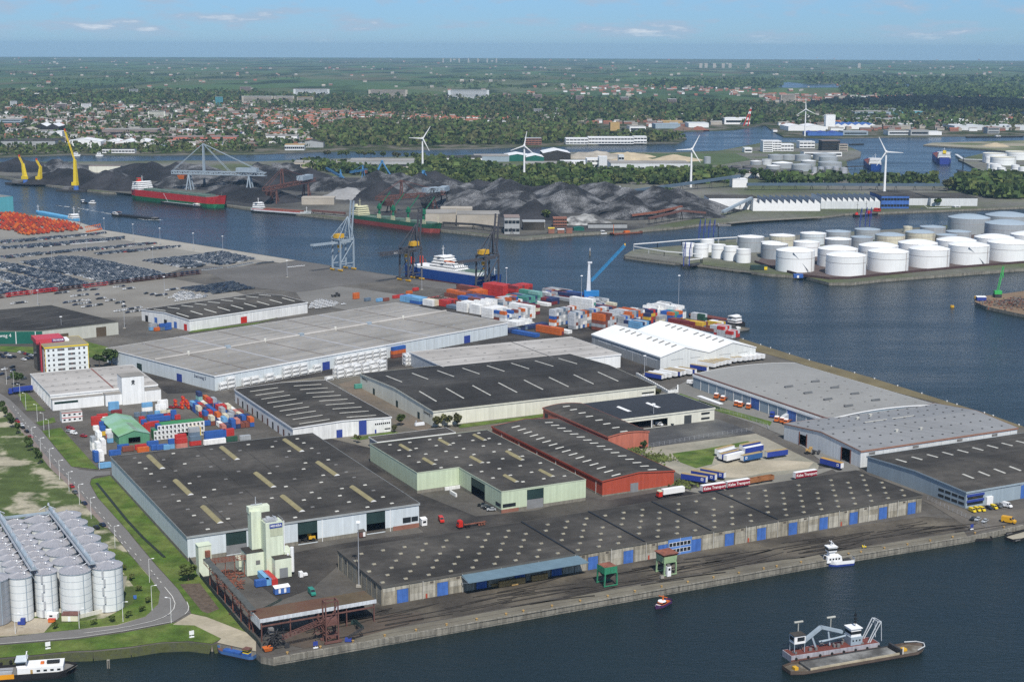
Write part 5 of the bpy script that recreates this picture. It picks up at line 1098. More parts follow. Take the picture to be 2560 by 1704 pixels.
van(P(*a2(1355,235)),math.radians(225),m_wpaint,'white van under the workshop bay',.9); car(P(*a2(1455,230)),math.radians(250),'black','black car under the workshop bay')
van(P(*a1(1180,285)),math.radians(250),m_wpaint,'white van at the blue-door warehouse',.85); van(P(*a0(680,315)),math.radians(240),m_wpaint,'white van inside the depot fence',.85)
nearcars=[(a0(150,190),'black','black car, farthest of the roadside row'),(a0(160,207),'red','red car in the roadside row'),(a0(198,240),'white','white car in the roadside row'),(a0(207,262),'black','black car behind the white one in the roadside row'),(a0(245,298),'black','black car nearest end of the roadside row'),(a0(280,348),'red','dark red car parked beyond the roadside row'),(a0(657,803),'red','dark red car parked alone on the brick lane'),(a0(690,858),'grey','grey-green car parked on the brick lane'),(a0(775,960),'dark blue','dark pickup parked on the brick lane'),(a0(945,1158),'dark blue','dark blue car near the silos'),(a0(888,1183),'black','black car by the silo roofs')]
for p,c,l in nearcars: car(P(*p),math.radians(118-90+8),c,l,sc=1.05)
for i,(x,y,c) in enumerate(((2080,975,'black'),(2110,990,'grey'),(2135,1003,'black'),(2165,1018,'silver'))): car(P(*a1(x,y)),G1+math.radians(70),c,'%s car, %s in the row at the pale green warehouse'%(c,ORD[i]))
for i,(x,y,c) in enumerate(((2035,1000,'dark blue'),(2120,985,'grey'),(2155,975,'silver'),(1885,1105,'black'),(1930,1108,'silver'),(1995,1125,'silver'))): car(P(*a3(x,y)),math.radians(200 if i<3 else 140),c,'%s car, %s in the yard by the yellow vans'%(c,ORD[i]))
for i,(x,y,c) in enumerate(((640,262,'red'),(655,275,'red'),(640,295,'silver'),(770,340,'red'),(1580,75,'red'),(1640,75,'red'))): car(P(*a0(x,y)),math.radians(240),c,'%s car, %s inside the depot yard'%(c,ORD[i]))
office=[(10,915,'black'),(30,935,'dark blue'),(60,905,'dark blue'),(80,920,'white'),(90,940,'dark blue'),(130,935,'black'),(185,895,'white'),(215,900,'grey'),(240,908,'red'),(265,915,'dark blue'),(290,922,'silver'),(220,960,'white'),(255,950,'dark blue'),(290,945,'black'),(325,945,'red'),(40,1050,'white'),(115,1030,'black'),(120,1060,'dark blue'),(15,1095,'dark blue'),(80,1130,'grey'),(220,1135,'grey')]
for i,(x,y,c) in enumerate(office): car(P(*c0(x,y)),math.radians(235 if i<15 else 150),c,'%s car, number %d counted across the office car park'%(c,i+1),'office car park')
# car terminal: rows of new cars on the second grid
CARS=[]
def inpoly(x,y,q):
 r=False; j=len(q)-1
 for i in range(len(q)):
  if (q[i][1]>y)!=(q[j][1]>y) and x<(q[j][0]-q[i][0])*(y-q[i][1])/(q[j][1]-q[i][1])+q[i][0]: r=not r
  j=i
 return r
def lot(pts,da,db,pal,fill,rot,seed,label,lane=None):
 r=random.Random(seed); q=[(w.dot(A2),w.dot(B2)) for w in (P(*p) for p in pts)]
 x0,x1=min(u for u,_ in q),max(u for u,_ in q); y0,y1=min(v for _,v in q),max(v for _,v in q)
 y=y0; k=0
 while y<y1:
  x=x0
  while x<x1:
   if inpoly(x,y,q) and r.random()<fill:
    p=A2*(x+r.uniform(-.15,.15))+B2*(y+r.uniform(-.2,.2)); CARS.append((p.x,p.y,rot+r.uniform(-.04,.04),r.choice(pal),label))
   x+=da
  k+=1; y+=db if not lane or k%lane else db+5
dk=['dark blue']*4+['black']*3+['silver']*5+['grey']*3+['white']*2
RA=G2; RB=G2+math.pi/2
big='in the dense middle block of the car terminal'
lot([c0(190,60),c0(560,5),c0(760,10),c0(1380,130),c0(1600,190),c0(1250,245),c0(960,250),c0(740,190),c0(500,150),c0(330,100)],2.5,5.3,dk+['silver']*3,.95,RB,1,big)
lot([c0(0,60),c0(120,75),c0(500,160),c0(760,235),c0(900,270),c0(660,300),c0(520,255),c0(260,180),c0(0,115)],2.5,5.4,dk,.93,RB,2,'in the front block of the car terminal beside the red car train',)
lot([c0(0,145),c0(260,200),c0(520,270),c0(640,310),c0(420,345),c0(180,275),c0(0,215)],2.5,5.6,dk,.9,RB,3,'in the second front block of the car terminal')
lot([c0(0,250),c0(130,280),c0(240,320),c0(120,350),c0(0,360)],2.5,5.6,dk,.9,RB,4,'in the corner block by the red car train')
lot([d0(1290,1075),d0(1600,1040),d0(1900,1120),d0(1760,1150),d0(1560,1120)],2.6,5.4,dk+['silver']*3,.95,RB,5,'in the far right block of the car terminal')
lot([d0(1580,1050),d0(2050,990),d0(2356,1060),d0(2060,1120),d0(1900,1100)],2.6,5.4,dk+['silver']*3,.93,RB,6,'in the quayside block of the car terminal')
for k,(pp,lb) in enumerate((([d0(0,895),d0(970,815),d0(975,832),d0(0,920)],'in the row nearest the red machines'),([d0(0,950),d0(1140,855),d0(1150,875),d0(500,945),d0(0,970)],'in the second long row of the car terminal'),([d0(0,1035),d0(1440,905),d0(1455,922),d0(0,1060)],'in the third long row of the car terminal'),([d0(870,1005),d0(1660,935),d0(1675,952),d0(900,1025)],'in the fourth long row of the car terminal'))):
 lot(pp,2.5,5.2,dk+['red'],.95,RA,10+k,lb)
lot([c0(1660,305),c0(2140,240),c0(2356,310),c0(2000,355)],2.6,5.6,['grey','black','grey','dark blue'],.93,RB,20,'in the dark block beside the stained warehouse')
lot([c0(1550,385),c0(1700,325),c0(1960,385),c0(1620,425)],2.8,6,['white','white','silver'],.75,RB,21,'in the white group beside the stained warehouse')
lot([c1(480,480),c1(560,405),c1(700,425),c1(850,455),c1(560,500)],2.8,5.8,['white'],.85,RB,22,'in the white block beside the huge flat roof')
for k,(x,y,n) in enumerate(((1060,290,4),(1150,310,4),(730,325,4),(850,315,3),(520,350,5),(670,378,6),(600,435,6),(690,455,6),(770,475,7),(905,400,3),(990,418,3),(1080,438,3),(1140,470,1),(755,415,1),(810,415,1),(895,360,1),(120,445,5),(1070,515,3),(1160,500,6),(1175,525,8),(1345,350,1),(1400,360,2),(1450,370,4),(1545,320,3),(1600,312,2))):
 for i in range(n):
  p=P(*c0(x,y))+A2*(i*2.7)*1.0-B2*0; CARS.append((p.x,p.y,RB,_r.choice(['white','dark blue','black','silver','dark blue','white']),'in loose rows on the paving before the dark-roofed warehouses'))
for k,(a,bq,n,c) in enumerate(((c1(20,75),c1(150,60),7,'grey'),(d0(1875,1165),d0(2030,1145),9,'silver'),(d0(2110,1140),d0(2320,1100),12,'silver'),(c1(310,105),c1(430,92),4,'white'),(d0(660,925),d0(970,900),12,'white'))):
 for i in range(n):
  p=P(*a).lerp(P(*bq),i/(n-1)); CARS.append((p.x,p.y,RB,c,'in short rows near the quay strip'))
CARS.sort(key=lambda c:math.hypot(c[0],c[1]))
for x,y,rz,c,lb in CARS[:300]:
 car(Vector((x,y,0)),rz,c,'%s new car %s'%(c,lb),'new cars on the terminal')
b=MB(); ck=list(CARC)
def lowcar(b,x,y,rz,ci,gi,z=.1):
 ca,sa=math.cos(rz),math.sin(rz)
 def t(u,v,w): return (x+u*ca-v*sa,y+u*sa+v*ca,z+w)
 b.cur=ci; b.add([t(-.85,-2.1,.2),t(.85,-2.1,.2),t(.85,2.1,.2),t(-.85,2.1,.2),t(-.85,-2.1,.85),t(.85,-2.1,.85),t(.85,2.1,.8),t(-.85,2.1,.8)],[(4,5,6,7),(0,1,5,4),(1,2,6,5),(2,3,7,6),(3,0,4,7)])
 b.add([t(-.62,-1.2,1.42),t(.62,-1.2,1.42),t(.62,.2,1.42),t(-.62,.2,1.42)],[(0,1,2,3)])
 b.cur=gi; vs=[t(-.75,-1.6,.86),t(.75,-1.6,.86),t(.75,.9,.86),t(-.75,.9,.86),t(-.62,-1.2,1.41),t(.62,-1.2,1.41),t(.62,.2,1.41),t(-.62,.2,1.41)]
 b.add(vs,[(0,1,5,4),(1,2,6,5),(2,3,7,6),(3,0,4,7)])
for x,y,rz,c,lb in CARS[300:]: lowcar(b,x,y,rz,ck.index(c),len(ck))
o=put('parked_car_mass',b,[MATS['car_'+k] for k in ck]+[m_glass]); o['kind']='stuff'; o['label']='thousands of new cars parked in far blocks of the car terminal'
# red machines (loaders) massed at the quay
_m=MB(); _m.box(-1.1,1.1,-2.6,.6,.7,1.9).box(-.8,.8,-.4,.9,1.9,3.1).beam((-.7,.6,1.6),(-.7,3.2,.7),.25).beam((.7,.6,1.6),(.7,3.2,.7),.25).box(-1.3,1.3,3.1,3.7,.3,1.3)
_m.cur=1
for x in (-1.35,.85):
 for y in (-1.7,1.1): _m.tube((x,y,.75),(x+.5,y,.75),.75,8)
MACH=_m.mesh('loader'); m_mach=mat('machine_red',(.48,.06,.025),.5,.12,.3)
q=[(w.dot(A2),w.dot(B2)) for w in (P(*p) for p in (d0(0,615),d0(140,640),d0(330,680),d0(560,700),d0(740,760),d0(760,790),d0(560,820),d0(250,850),d0(90,800),d0(0,800)))]
n=0; x0=min(u for u,_ in q); x1=max(u for u,_ in q); y0=min(v for _,v in q); y1=max(v for _,v in q); y=y0
while y<y1:
 x=x0
 while x<x1:
  if inpoly(x,y,q) and rnd.random()<.92:
   p=A2*x+B2*y; tag(put('loader',MACH,[rnd.choice((m_mach,m_mach,mat('machine_dull',(.30,.05,.03),.6,.15,.3),m_orange)),m_tyre],loc=(p.x,p.y,.2),rz=G2+.05*rnd.random()),'red wheeled machine in the massed rows by the teal hall','machine','massed red machines'); n+=1
  x+=6.2
 y+=9.4
for i in range(9):
 p=P(*d0(800,815)).lerp(P(*d0(930,790)),i/8); o=put('lift',MB().box(-.9,.9,-1.6,1.6,.5,1.4).beam((0,-1,1.4),(0,2.2,6),.3).box(-.6,.6,1.8,2.8,5.6,6.8),m_orange,loc=(p.x,p.y,.2),rz=G2)
 tag(o,'orange boom lift with raised arm at the end of the red machines','lift','orange boom lifts')
# car train
rt0,rt1=P(*c0(0,390)),P(*c0(1720,182)); d=(rt1-rt0); L=d.length; d/=L; rz=math.atan2(d.y,d.x)
wg=MB().box(0,24,-1.4,1.4,.9,1.2).box(0,24,-1.4,1.4,2.9,3.05);
for x in (0.2,6,12,18,23.6): wg.box(x,x+.2,-1.4,-1.25,.9,3.4).box(x,x+.2,1.25,1.4,.9,3.4)
wheels(wg,(),1);
for x in (2,4,20,22): wg.tube((x,-1.0,.45),(x,1.0,.45),.45,8)
WG=wg.mesh('deck'); i=0; s=-20
wc=MB(); wc.cur=0
for k in range(4):
 for zz in (1.2,3.05): lowcar(wc,3.2+k*5.6,0,math.pi/2,0,1,zz)
WC=wc.mesh('car_load')
while s<L:
 p=rt0+d*s; near=s<L*.52
 t=thing('rail_wagon','double-deck rail wagon with %s frame, %s from the %s end of the car train'%('red' if near else 'dark brown',ORD[i%20],'open' if i>=20 else 'left'),'rail wagon',(p.x,p.y,.3),rz,'car train')
 put('deck',WG,m_redv if near and i%3 else m_brownst,t); put('car_load',WC,[MATS['car_'+_r.choice(['red','black','dark blue','grey'] if near else ['black','dark blue','silver'])],m_glass],t); i+=1; s+=25.2
# ------------------------------------------------------------------ silos
_sh=17.2
def silo_parts(R,h):
 b=MB().cyl(0,0,0,h,R,R,28,False); body=b.mesh('body',True)
 r=MB(); n=28
 for i in range(n):
  a,c=2*math.pi*i/n,2*math.pi*(i+1)/n; m=(a+c)/2; q=R+.25
  r.add([(q*math.cos(a),q*math.sin(a),h),(q*math.cos(m),q*math.sin(m),h+.22),(.5*math.cos(m),.5*math.sin(m),h+R*.32),(.5*math.cos(a),.5*math.sin(a),h+R*.32-.05),(q*math.cos(c),q*math.sin(c),h),(.5*math.cos(c),.5*math.sin(c),h+R*.32-.05)],[(0,1,2,3),(1,4,5,2)])
 r.cyl(0,0,h+R*.30,h+R*.32+.5,.55,.5,10); roof=r.mesh('roof')
 e=MB()
 for z in [h*k/6 for k in range(1,6)]: e.cyl(0,0,z-.05,z+.05,R+.05,R+.05,28,False)
 e.cyl(0,0,h-.15,h+.1,R+.22,R+.22,28,False); rings=e.mesh('ring')
 l=MB()
 for k in range(5):
  z0=h*k/5+.3; l.box(-.35+(.5 if k%2 else -.1),.35+(.5 if k%2 else -.1),-.5-R,-R-.05,z0,z0+h/5-.4)
 ladder=l.mesh('ladder')
 return body,roof,rings,ladder
SB=silo_parts(5.9,_sh); SS=silo_parts(4.25,_sh)
pipe=MB().box(-.12,.12,-.25,0,0,_sh).mesh('pipe')
def silo(c,kind,label,front=False,wall=None):
 b,r,e,l=SB if kind=='big' else SS; R=5.9 if kind=='big' else 4.25
 t=thing('grain_silo',label,'silo',(c.x,c.y,.4),0,'grain silos'); put('body',b,wall or m_silo,t); put('roof',r,m_silor,t); put('ring',e,m_gsteel,t)
 put('pipe',pipe,m_gsteel,t,(R*math.sin(.8),-R*math.cos(.8),0)); put('roof_vent',VENT,m_alu,t,(R*.5,-R*.35,_sh+R*.14))
 if front: put('ladder',l,m_alu,t,(0,0,0),.0)
VENT=MB().cyl(0,0,0,.9,.25,.25,8).cyl(0,0,.9,1.3,.5,.15,8).mesh('roof_vent')
za=_sh+.4+5.9*.32+.3
fr,br=P(*b0(980,442),za),P(*a0(612,1012),za)
fl,bl=P(*b0(688,487),za),P(*a0(345,1047),za)
for i in range(7): silo(fr.lerp(br,i/6),'big','large pale grain silo, %s from the front in the roadside column'%ORD[i],i==0)
for i in range(7): silo(fl.lerp(bl,i/6),'big','large pale grain silo, %s from the front in the second column'%ORD[i])
zs=_sh+.4+4.25*.32+.3
f2,k2=P(*b0(415,512),zs),P(*a0(125,1082),zs)
for i in range(10): silo(f2.lerp(k2,i/9),'small','slim pale grain silo, %s from the front in the third column'%ORD[i],i==0)
f3,k3=P(*b0(183,548),zs),P(*a0(-105,1110),zs)
for i in range(10): silo(f3.lerp(k3,i/9),'small','slim pale grain silo, %s from the front in the fourth column'%ORD[i])
silo(P(*b0(-70,560),za),'big','bare metal grey silo at the picture edge','',mat('bare_metal',(.36,.38,.42),.4,.06,.2,metal=.4,streak=.1))
def gantry(a,b,lab):
 d=b-a; L=d.length; d/=L; rz=math.atan2(d.y,d.x)
 t=thing('conveyor_gantry',lab,'conveyor',(a.x,a.y,.4),rz,'conveyor gantries'); z=_sh+2.2
 put('gallery',MB().box(-3,L+4,-.75,.75,z,z+1.0).box(-3,L+4,-.5,.5,z+1.0,z+1.25),m_gsteel,t)
 put('handrail',MB().box(-3,L+4,-1.5,-1.44,z+.9,z+1.0).box(-3,L+4,1.44,1.5,z+.9,z+1.0).box(-3,L+4,-1.5,1.5,z-.1,z),m_alu,t)
 for i in range(int(L/11)+2):
  x=i*11.6-2; put('support',MB().beam((x,-1.2,0),(x,-1.2,z),.3).beam((x,1.2,0),(x,1.2,z),.3).beam((x,-1.2,z-6),(x,1.2,z-1),.15),m_gsteel,t)
  put('spout',MB().tube((x+3,.5,z),(x+3.5,3.4,z-1.6),.2,6).tube((x+3,-.5,z),(x+2.5,-3.4,z-1.6),.2,6).cyl(x,0,z+1.2,z+2.3,.55,.3,8),m_alu,t)
gantry((fr+fl)/2,(br+bl)/2,'long grey conveyor gallery between the two large silo columns')
gantry((f2+f3)/2,(k2+k3)/2,'long grey conveyor gallery between the two slim silo columns')
_c=(br+bl)/2; _d=(k2+k3)/2; b=MB(); z=_sh+2.6; b.beam((_c.x,_c.y,z),(_d.x,_d.y,z),1.0,.9)
tag(put('cross_conveyor',b,m_gsteel),'pale blue-grey cross conveyor linking the two silo galleries','conveyor')
# bund wall and small things in front of the silos
q=[P(*b0(x,y)) for x,y in ((-80,1010),(100,985),(330,965),(560,930),(730,985),(900,945),(1040,905),(1110,880),(1140,830),(1118,800))]
b=MB()
for i in range(len(q)-1): b.beam((q[i].x,q[i].y,.8),(q[i+1].x,q[i+1].y,.8),.45,1.8)
tag(put('bund_wall',b,mat('pale_bund',(.62,.60,.52),.8,.08,.2,streak=.1)),'curved cream bund wall round the foot of the silos','wall')
def boxthing(name,label,cat,px,g,L,Wd,Hh,m,roof=None,extra=None,z=.4):
 p=P(*px); t=thing(name,label,cat,(p.x,p.y,z),g)
 put('body',MB().box(0,L,0,Wd,0,Hh),m,t)
 if roof: put('roof',MB().add([(-.15,-.15,Hh),(L+.15,-.15,Hh),(L+.15,Wd+.15,Hh+.5),(-.15,Wd+.15,Hh+.5),(-.15,-.15,Hh+.1),(L+.15,-.15,Hh+.1),(L+.15,Wd+.15,Hh+.6),(-.15,Wd+.15,Hh+.6)],[(0,1,2,3),(4,5,6,7),(0,1,5,4),(1,2,6,5),(2,3,7,6),(3,0,4,7)]),roof,t)
 for nm,bb,mm in extra or (): put(nm,bb,mm,t)
 return t
boxthing('pump_house','cream pump house with brown lean-to roof before the silos','shed',b0(568,1018),0,6.2,3,2.3,mat('cream_shed',(.66,.62,.47),.7,.06,.3),m_brownst,[('door',MB().box(2.4,3.4,-.05,-.01,0,1.9),m_wpaint)])
boxthing('site_cabin','small white cabin between silos and cream pump house','cabin',b0(432,1000),0,4,2.5,2.1,m_wpaint,None,[('window',MB().box(1,2.2,-.05,-.01,1,1.7),m_glass)])
boxthing('skip','orange-red skip in front of the silos','skip',b0(442,1028),0,2.6,1.4,1.1,m_orange,None,[('rim',MB().box(-.08,2.68,-.08,1.48,1.1,1.2),m_redv)])
boxthing('pump_unit','navy pump unit with hoses in front of the silos','pump',b0(190,1050),0,1.6,1.4,2.4,m_blued,None,[('motor',MB().box(-1.2,-.1,.2,1.0,0,1.0),m_blued)])
boxthing('water_tank','bright blue tarpaulin bundle on the silo verge','bundle',b0(1230,812),.4,1.2,1.0,1.1,m_blue,None,[('fold',MB().box(.2,1.0,-.3,0,0,.6),m_blue)])
# ------------------------------------------------------------------ lamp posts
def lamp_mesh(h,arm):
 b=MB().cyl(0,0,0,h,.11,.07,8);
 if arm: b.beam((0,0,h-.05),(arm,0,h+.12),.09,.09)
 return b.mesh('pole')
LP=lamp_mesh(10,1.7); LH=MB().frus(1.2,2.2,-.18,.18,10.02,1.3,2.15,-.1,.1,10.25).mesh('lamp_head')
def lamp(px,rz,label,h=1.0,grp='street lamps'):
 p=P(*px); t=thing('street_lamp',label,'street lamp',(p.x,p.y,.3),rz,grp); t.scale=(1,1,h)
 put('pole',LP,m_wpaint,t); put('lamp_head',LH,m_wpaint,t)
lr=[a0(300,418),a0(378,520),a0(463,622),a0(550,735),a0(637,845),a0(733,965),a0(840,1095),a0(1060,1365),b0(1377,658),b0(1400,915),b0(1577,1030)]
for i,p in enumerate(lr): lamp(p,math.radians(20 if i<10 else 170),'white street lamp, %s counting from the far end along the main road'%ORD[i])
for i,p in enumerate((b0(1133,1020),b0(730,1080),b0(142,1130))): lamp(p,0,'white lamp post, %s along the silo yard fence from the road bend'%ORD[i],.8)
for i,p in enumerate((a0(405,280),a0(455,345),a0(345,200),c0(240,1415),c0(188,1330),c0(128,1205),c0(62,1185),a0(918,640))): lamp(p,math.radians(160),'white lamp post, %s along the depot verge'%ORD[i])
HM=MB().cyl(0,0,0,26,.22,.11,8).mesh('pole'); HH=MB().cyl(0,0,26,26.5,1.1,.9,12,True,True).mesh('lamp_ring'); HB=MB().box(-1.1,1.1,-1.1,1.1,0,.8).mesh('base')
def mast(px,label,h=1.0):
 p=P(*px); t=thing('light_mast',label,'light mast',(p.x,p.y,.3),0,'light masts'); t.scale=(1,1,h); put('pole',HM,m_alu,t); put('lamp_ring',HH,m_wpaint,t); put('base',HB,m_concl,t)
for i,(p,h,l) in enumerate(((d1(288,1230),.62,'on the gantry quay left of the first crane'),(d1(1527,1345),.8,'at the foot of the dark middle crane'),(d1(2305,1385),.9,'beside the red container stacks'),(d2(637,1530),1.1,'left of the mobile crane stack'),(d2(1530,1560),1.2,'at the reefer wall'),(b1(948,700),1.05,'at the landward end of the concrete quay warehouse'),(d0(1228,890),.7,'on the quay strip, first of four'),(d0(1475,930),.7,'on the quay strip, second of four'),(d0(1782,980),.7,'on the quay strip, third of four'),(d0(2052,1010),.7,'on the quay strip, fourth of four'),(d0(962,830),.7,'at the end of the red machines'),(d0(732,740),.6,'by the blue barge ship'),(c0(1516,385),.7,'behind the stained warehouse'),(c0(1147,670),.75,'beside the timber yard'),(d0(1410,1115),.7,'in the far right car block'),(d0(800,1000),.7,'between the long car rows'),(d0(480,1110),.7,'in the dense car block'),(c0(570,750),.6,'behind the office block'),(c0(350,460),.5,'behind the bottle-green warehouse'),(c2(1218,1095),.5,'at the concrete block wall'),(a2(1300,240),.5,'at the workshop bay'))): mast(p,'tall slim light mast '+l,h)
# ------------------------------------------------------------------ grain tower (elevator)
p=P(*b1(130,610)); ho=P(*a1(140,1460))
_q=P(*b1(0,600))+A1*4.2; m_green,m_greend_,m_greend=mat('tower_cream_green',(.64,.70,.54),.6,.06,.1,streak=.08,panel=1.2),m_greend,mat('tower_plain',(.66,.71,.56),.65,.06,.1,streak=.08); GT=thing('grain_tower','tall pale green twin grain tower with blue sign board','tower',(_q.x,_q.y,.3),G1)
o=Vector(GT.location)
def lt(px,z=0): w=P(*px,z)-o; return w.dot(A1),w.dot(B1)
fx,fy=lt(b1(180,625)); gx=fx+7.0
put('low_block',MB().box(-7.5,fx-1,1.5,9,0,9.8),m_greend,GT); put('low_roof',MB().box(-7.7,fx-.9,1.3,9.2,9.8,10.05),m_roofd,GT)
put('door_block',MB().box(fx,gx,fy,fy+5,0,8.2),m_greend,GT); put('door_roof',MB().box(fx-.1,gx+.1,fy-.1,fy+5,8.2,8.4),m_roofd,GT)
put('roller_door',MB().box(fx+1.8,gx-1.6,fy-.12,fy-.02,0,4.2),mat('grey_roller',(.22,.23,.24)),GT)
put('rear_shaft',MB().box(-4.2,.2,4.4,9.2,10,26.2),m_green,GT); put('rear_head',MB().box(-4.4,4.5,6.5,10,25,27.6),m_greend,GT)
fs=put('front_shaft',MB().box(fx-2.2,gx-1.6,fy+4.6,fy+11,0,22.6),m_green,GT)
put('sign_board',MB().box(fx-1.4+.9,gx-2.0,fy+4.45,fy+4.58,20.3,22.2),m_blued,fs)
text('MENEBA',1.25,m_wpaint,fs,((fx-.5+gx-2.0)/2,fy+4.4,21.25),(math.pi/2,0,0),bold=.02)
put('vent_panel',MB().box(fx-.3,gx-2.0,fy+4.5,fy+4.58,16.8,20.1),mat('tan_panel',(.47,.50,.36),.7,.06,.2,panel=.6),fs)
ra=MB()
for k in range(14): ra.box(fx-2+rnd.uniform(0,5),fx-1.4+rnd.uniform(0,5.5),fy+5+rnd.uniform(0,4),fy+5.6+rnd.uniform(0,5),22.6,23.2+rnd.uniform(0,1.4))
for x in (fx-2.1,gx-1.7): ra.beam((x,fy+4.7,23.7),(x,fy+10.9,23.7),.08).beam((x,fy+4.7,22.6),(x,fy+4.7,23.7),.08)
ra.beam((fx-2.1,fy+4.7,23.7),(gx-1.7,fy+4.7,23.7),.08); put('roof_machinery',ra,m_alu,GT)
put('roof_mast',MB().cyl(-1,8,27.6,31.5,.25,.2,8).beam((-3,8.4,28.2),(2,8.4,28.2),.3),m_alu,GT)
put('duct',MB().tube((gx+1.4,fy+3,1),(gx+1.4,fy+3,11.5),.8,10).tube((gx-.4,fy+3,1),(gx-.4,fy+3,9),.5,8),m_wpaint,GT)
put('drain_pipe',MB().box(gx-1.5,gx-1.2,fy+4.4,fy+4.7,3,23),m_wpaint,GT)
put('side_bay',MB().box(gx-1.5,gx+2.4,fy+4,fy+12,0,9.5),m_greend,GT)
for u,z in ((.5,4.2),(-3.6,4.4)): put('window',MB().box(u,u+1.8,1.38,1.48,z,z+1.8),m_skylg,GT)
put('filter_unit',MB().box(gx+2.5,gx+4,fy-3,fy-1,0,2.2).box(gx+4.2,gx+6,fy-2.8,fy-1.2,.3,1.2),m_wpaint,GT)
boxthing('site_cabin','blue and white site cabin on the grain tower yard','cabin',b1(178,775),G1,6.2,2.6,2.5,m_blue,m_wpaint,[('panel',MB().box(1.4,2.3,-.05,-.01,.4,2.2),m_wpaint),('panel',MB().box(3.7,4.6,-.05,-.01,.4,2.2),m_wpaint)])
boxthing('tool_shed','low grey-green shed at the foot of the grain tower','shed',a1(-105,1560+8),G1,5.5,4.2,2.8,m_plinth,m_greend)
boxthing('pump_house','pale green flat-roofed shed left of the grain tower','shed',b0(2200,550),G1,5,5,4.4,m_greend,m_greend)
# ------------------------------------------------------------------ conveyor line, transfer tower and quay canopy
def truss(b,a,c,w,h,n,t=.18):
 a=Vector(a); c=Vector(c); d=(c-a); side=Vector((-d.y,d.x,0)).normalized()*w/2
 for s in (-1,1):
  for z in (0,h): b.beam(a+side*s+Vector((0,0,z)),c+side*s+Vector((0,0,z)),t)
  for i in range(n):
   p=a+d*(i/n)+side*s; q=a+d*((i+1)/n)+side*s
   b.beam(p+Vector((0,0,0 if i%2 else h)),q+Vector((0,0,h if i%2 else 0)),t*.7); b.beam(p,p+Vector((0,0,h)),t*.7)
 for i in range(n+1):
  p=a+d*(i/n)
  for z in (0,h): b.beam(p-side+Vector((0,0,z)),p+side+Vector((0,0,z)),t*.7)
 return b
CV=thing('transfer_conveyor','rust-red inclined conveyor gallery on legs along the fence','conveyor',(0,0,0))
a=P(*b0(1895,470),9.0); c=P(*b0(2330,950),8.2)
put('gallery',truss(MB(),a,c,2.0,1.6,14),m_rust,CV)
b=MB(); dd=(c-a); sd=Vector((-dd.y,dd.x,0)).normalized()*1.3; u=Vector((0,0,1.75))
b.quad(a-sd+u,c-sd+u,c+sd+u,a+sd+u); b.quad(a-sd+u*1.06,c-sd+u*1.06,c+sd+u*1.06,a+sd+u*1.06); put('cover',b,mat('dark_cover',(.085,.09,.085),.8,.2,.4),CV)
for i in range(6):
 p=a+dd*((i+.5)/6); put('leg',MB().beam((p.x,p.y,0),p,.35).beam((p.x+2.4,p.y-1.2,0),p-Vector((0,0,3)),.25),m_rust,CV)
b=MB(); r2=random.Random(3)
for i in range(60):
 p=a+dd*r2.random()+Vector((r2.uniform(1,5),r2.uniform(-1,4),0)); b.beam((p.x,p.y,r2.uniform(.3,1.0)),(p.x+r2.uniform(-2.5,2.5),p.y+r2.uniform(-2.5,2.5),r2.uniform(.3,2.2)),.25)
o=put('scrap_steel',b,m_brownst); o['kind']='stuff'; o['label']='tangle of rusty brown steel scrap below the conveyor'
b=MB()
for i in range(90):
 p=P(*b0(2130+r2.uniform(-80,110),620+r2.uniform(-80,100))); b.beam((p.x,p.y,.5),(p.x+r2.uniform(-2.5,2.5),p.y+r2.uniform(-2,2),r2.uniform(.4,1)),.3)
o=put('scrap_steel',b,m_rust); o['kind']='stuff'; o['label']='rusty girders lying on the yard left of the grain tower'
TTW=thing('transfer_tower','pale green conveyor transfer tower at the warehouse corner','tower',tuple(P(*b0(1905,590))),G1)
put('shaft',MB().box(-3.2,2.2,0,4.5,0,13),m_greend,TTW); put('roof',MB().box(-3.4,2.4,-.2,4.7,13,13.3),mat('green_roof_cap',(.62,.68,.52),.7,.05,.2),TTW); put('belt_head',MB().box(-.6,1.4,-1.4,.0,8.4,11),m_rust,TTW)
b=MB(); a2_=P(*b0(1940,470),7.5); c2__=P(*b0(2290,430),7.5); truss(b,a2_,c2__,1.6,1.4,10)
for i in range(4): p=a2_.lerp(c2__,(i+.5)/4); b.beam((p.x,p.y,0),p,.3)
tag(put('cross_conveyor',b,m_rust),'rust-red cross conveyor between transfer tower and grain tower','conveyor')
CN=thing('quay_canopy','rusty-roofed open loading canopy with white corrugated fascia on the quay','canopy',tuple(P(*b1(55,1200))),G1)
o=Vector(CN.location); Lc=(P(*b1(1128,1050))-o).dot(A1); _,dy=lt(b1(40,1020)); Wc=11
put('roof',MB().box(-.5,Lc+.5,0,Wc,8.6,8.9),mat('rust_roof',(.125,.065,.042),.9,.2,.1,col2=(.10,.075,.045),sc2=.05),CN)
fc=MB(); k=0; x=-.5
while x<Lc+.3: fc.box(x,x+.8,-.25-(.12 if k%2 else 0),-.02,7.6,9.0); x+=.82; k+=1
put('fascia',fc,mat('corrugated_white',(.60,.63,.66),.6,.08,.2,streak=.15),CN)
put('end_wall',MB().box(-.62,-.5,0,Wc,5,8.8),m_lgrey,CN)
for i in range(5):
 x=Lc*i/4; put('leg',MB().box(x-.2,x+.2,0,.4,0,8.6),m_brownst,CN); put('leg',MB().box(x-.2,x+.2,Wc-.4,Wc,0,8.6),m_brownst,CN)
put('crossbeam',MB().box(0,Lc,-.2,.2,5.8,6.3).box(0,Lc,Wc-.3,Wc,6,6.4),m_brownst,CN)
put('back_wall',MB().box(Lc*.55,Lc,Wc-.55,Wc-.35,0,6),m_darkst,CN)
UN=thing('ship_unloader','brown steel ship unloader tower standing on the quay before the canopy','unloader',tuple(P(*b1(690,1195))),G1)
b=MB()
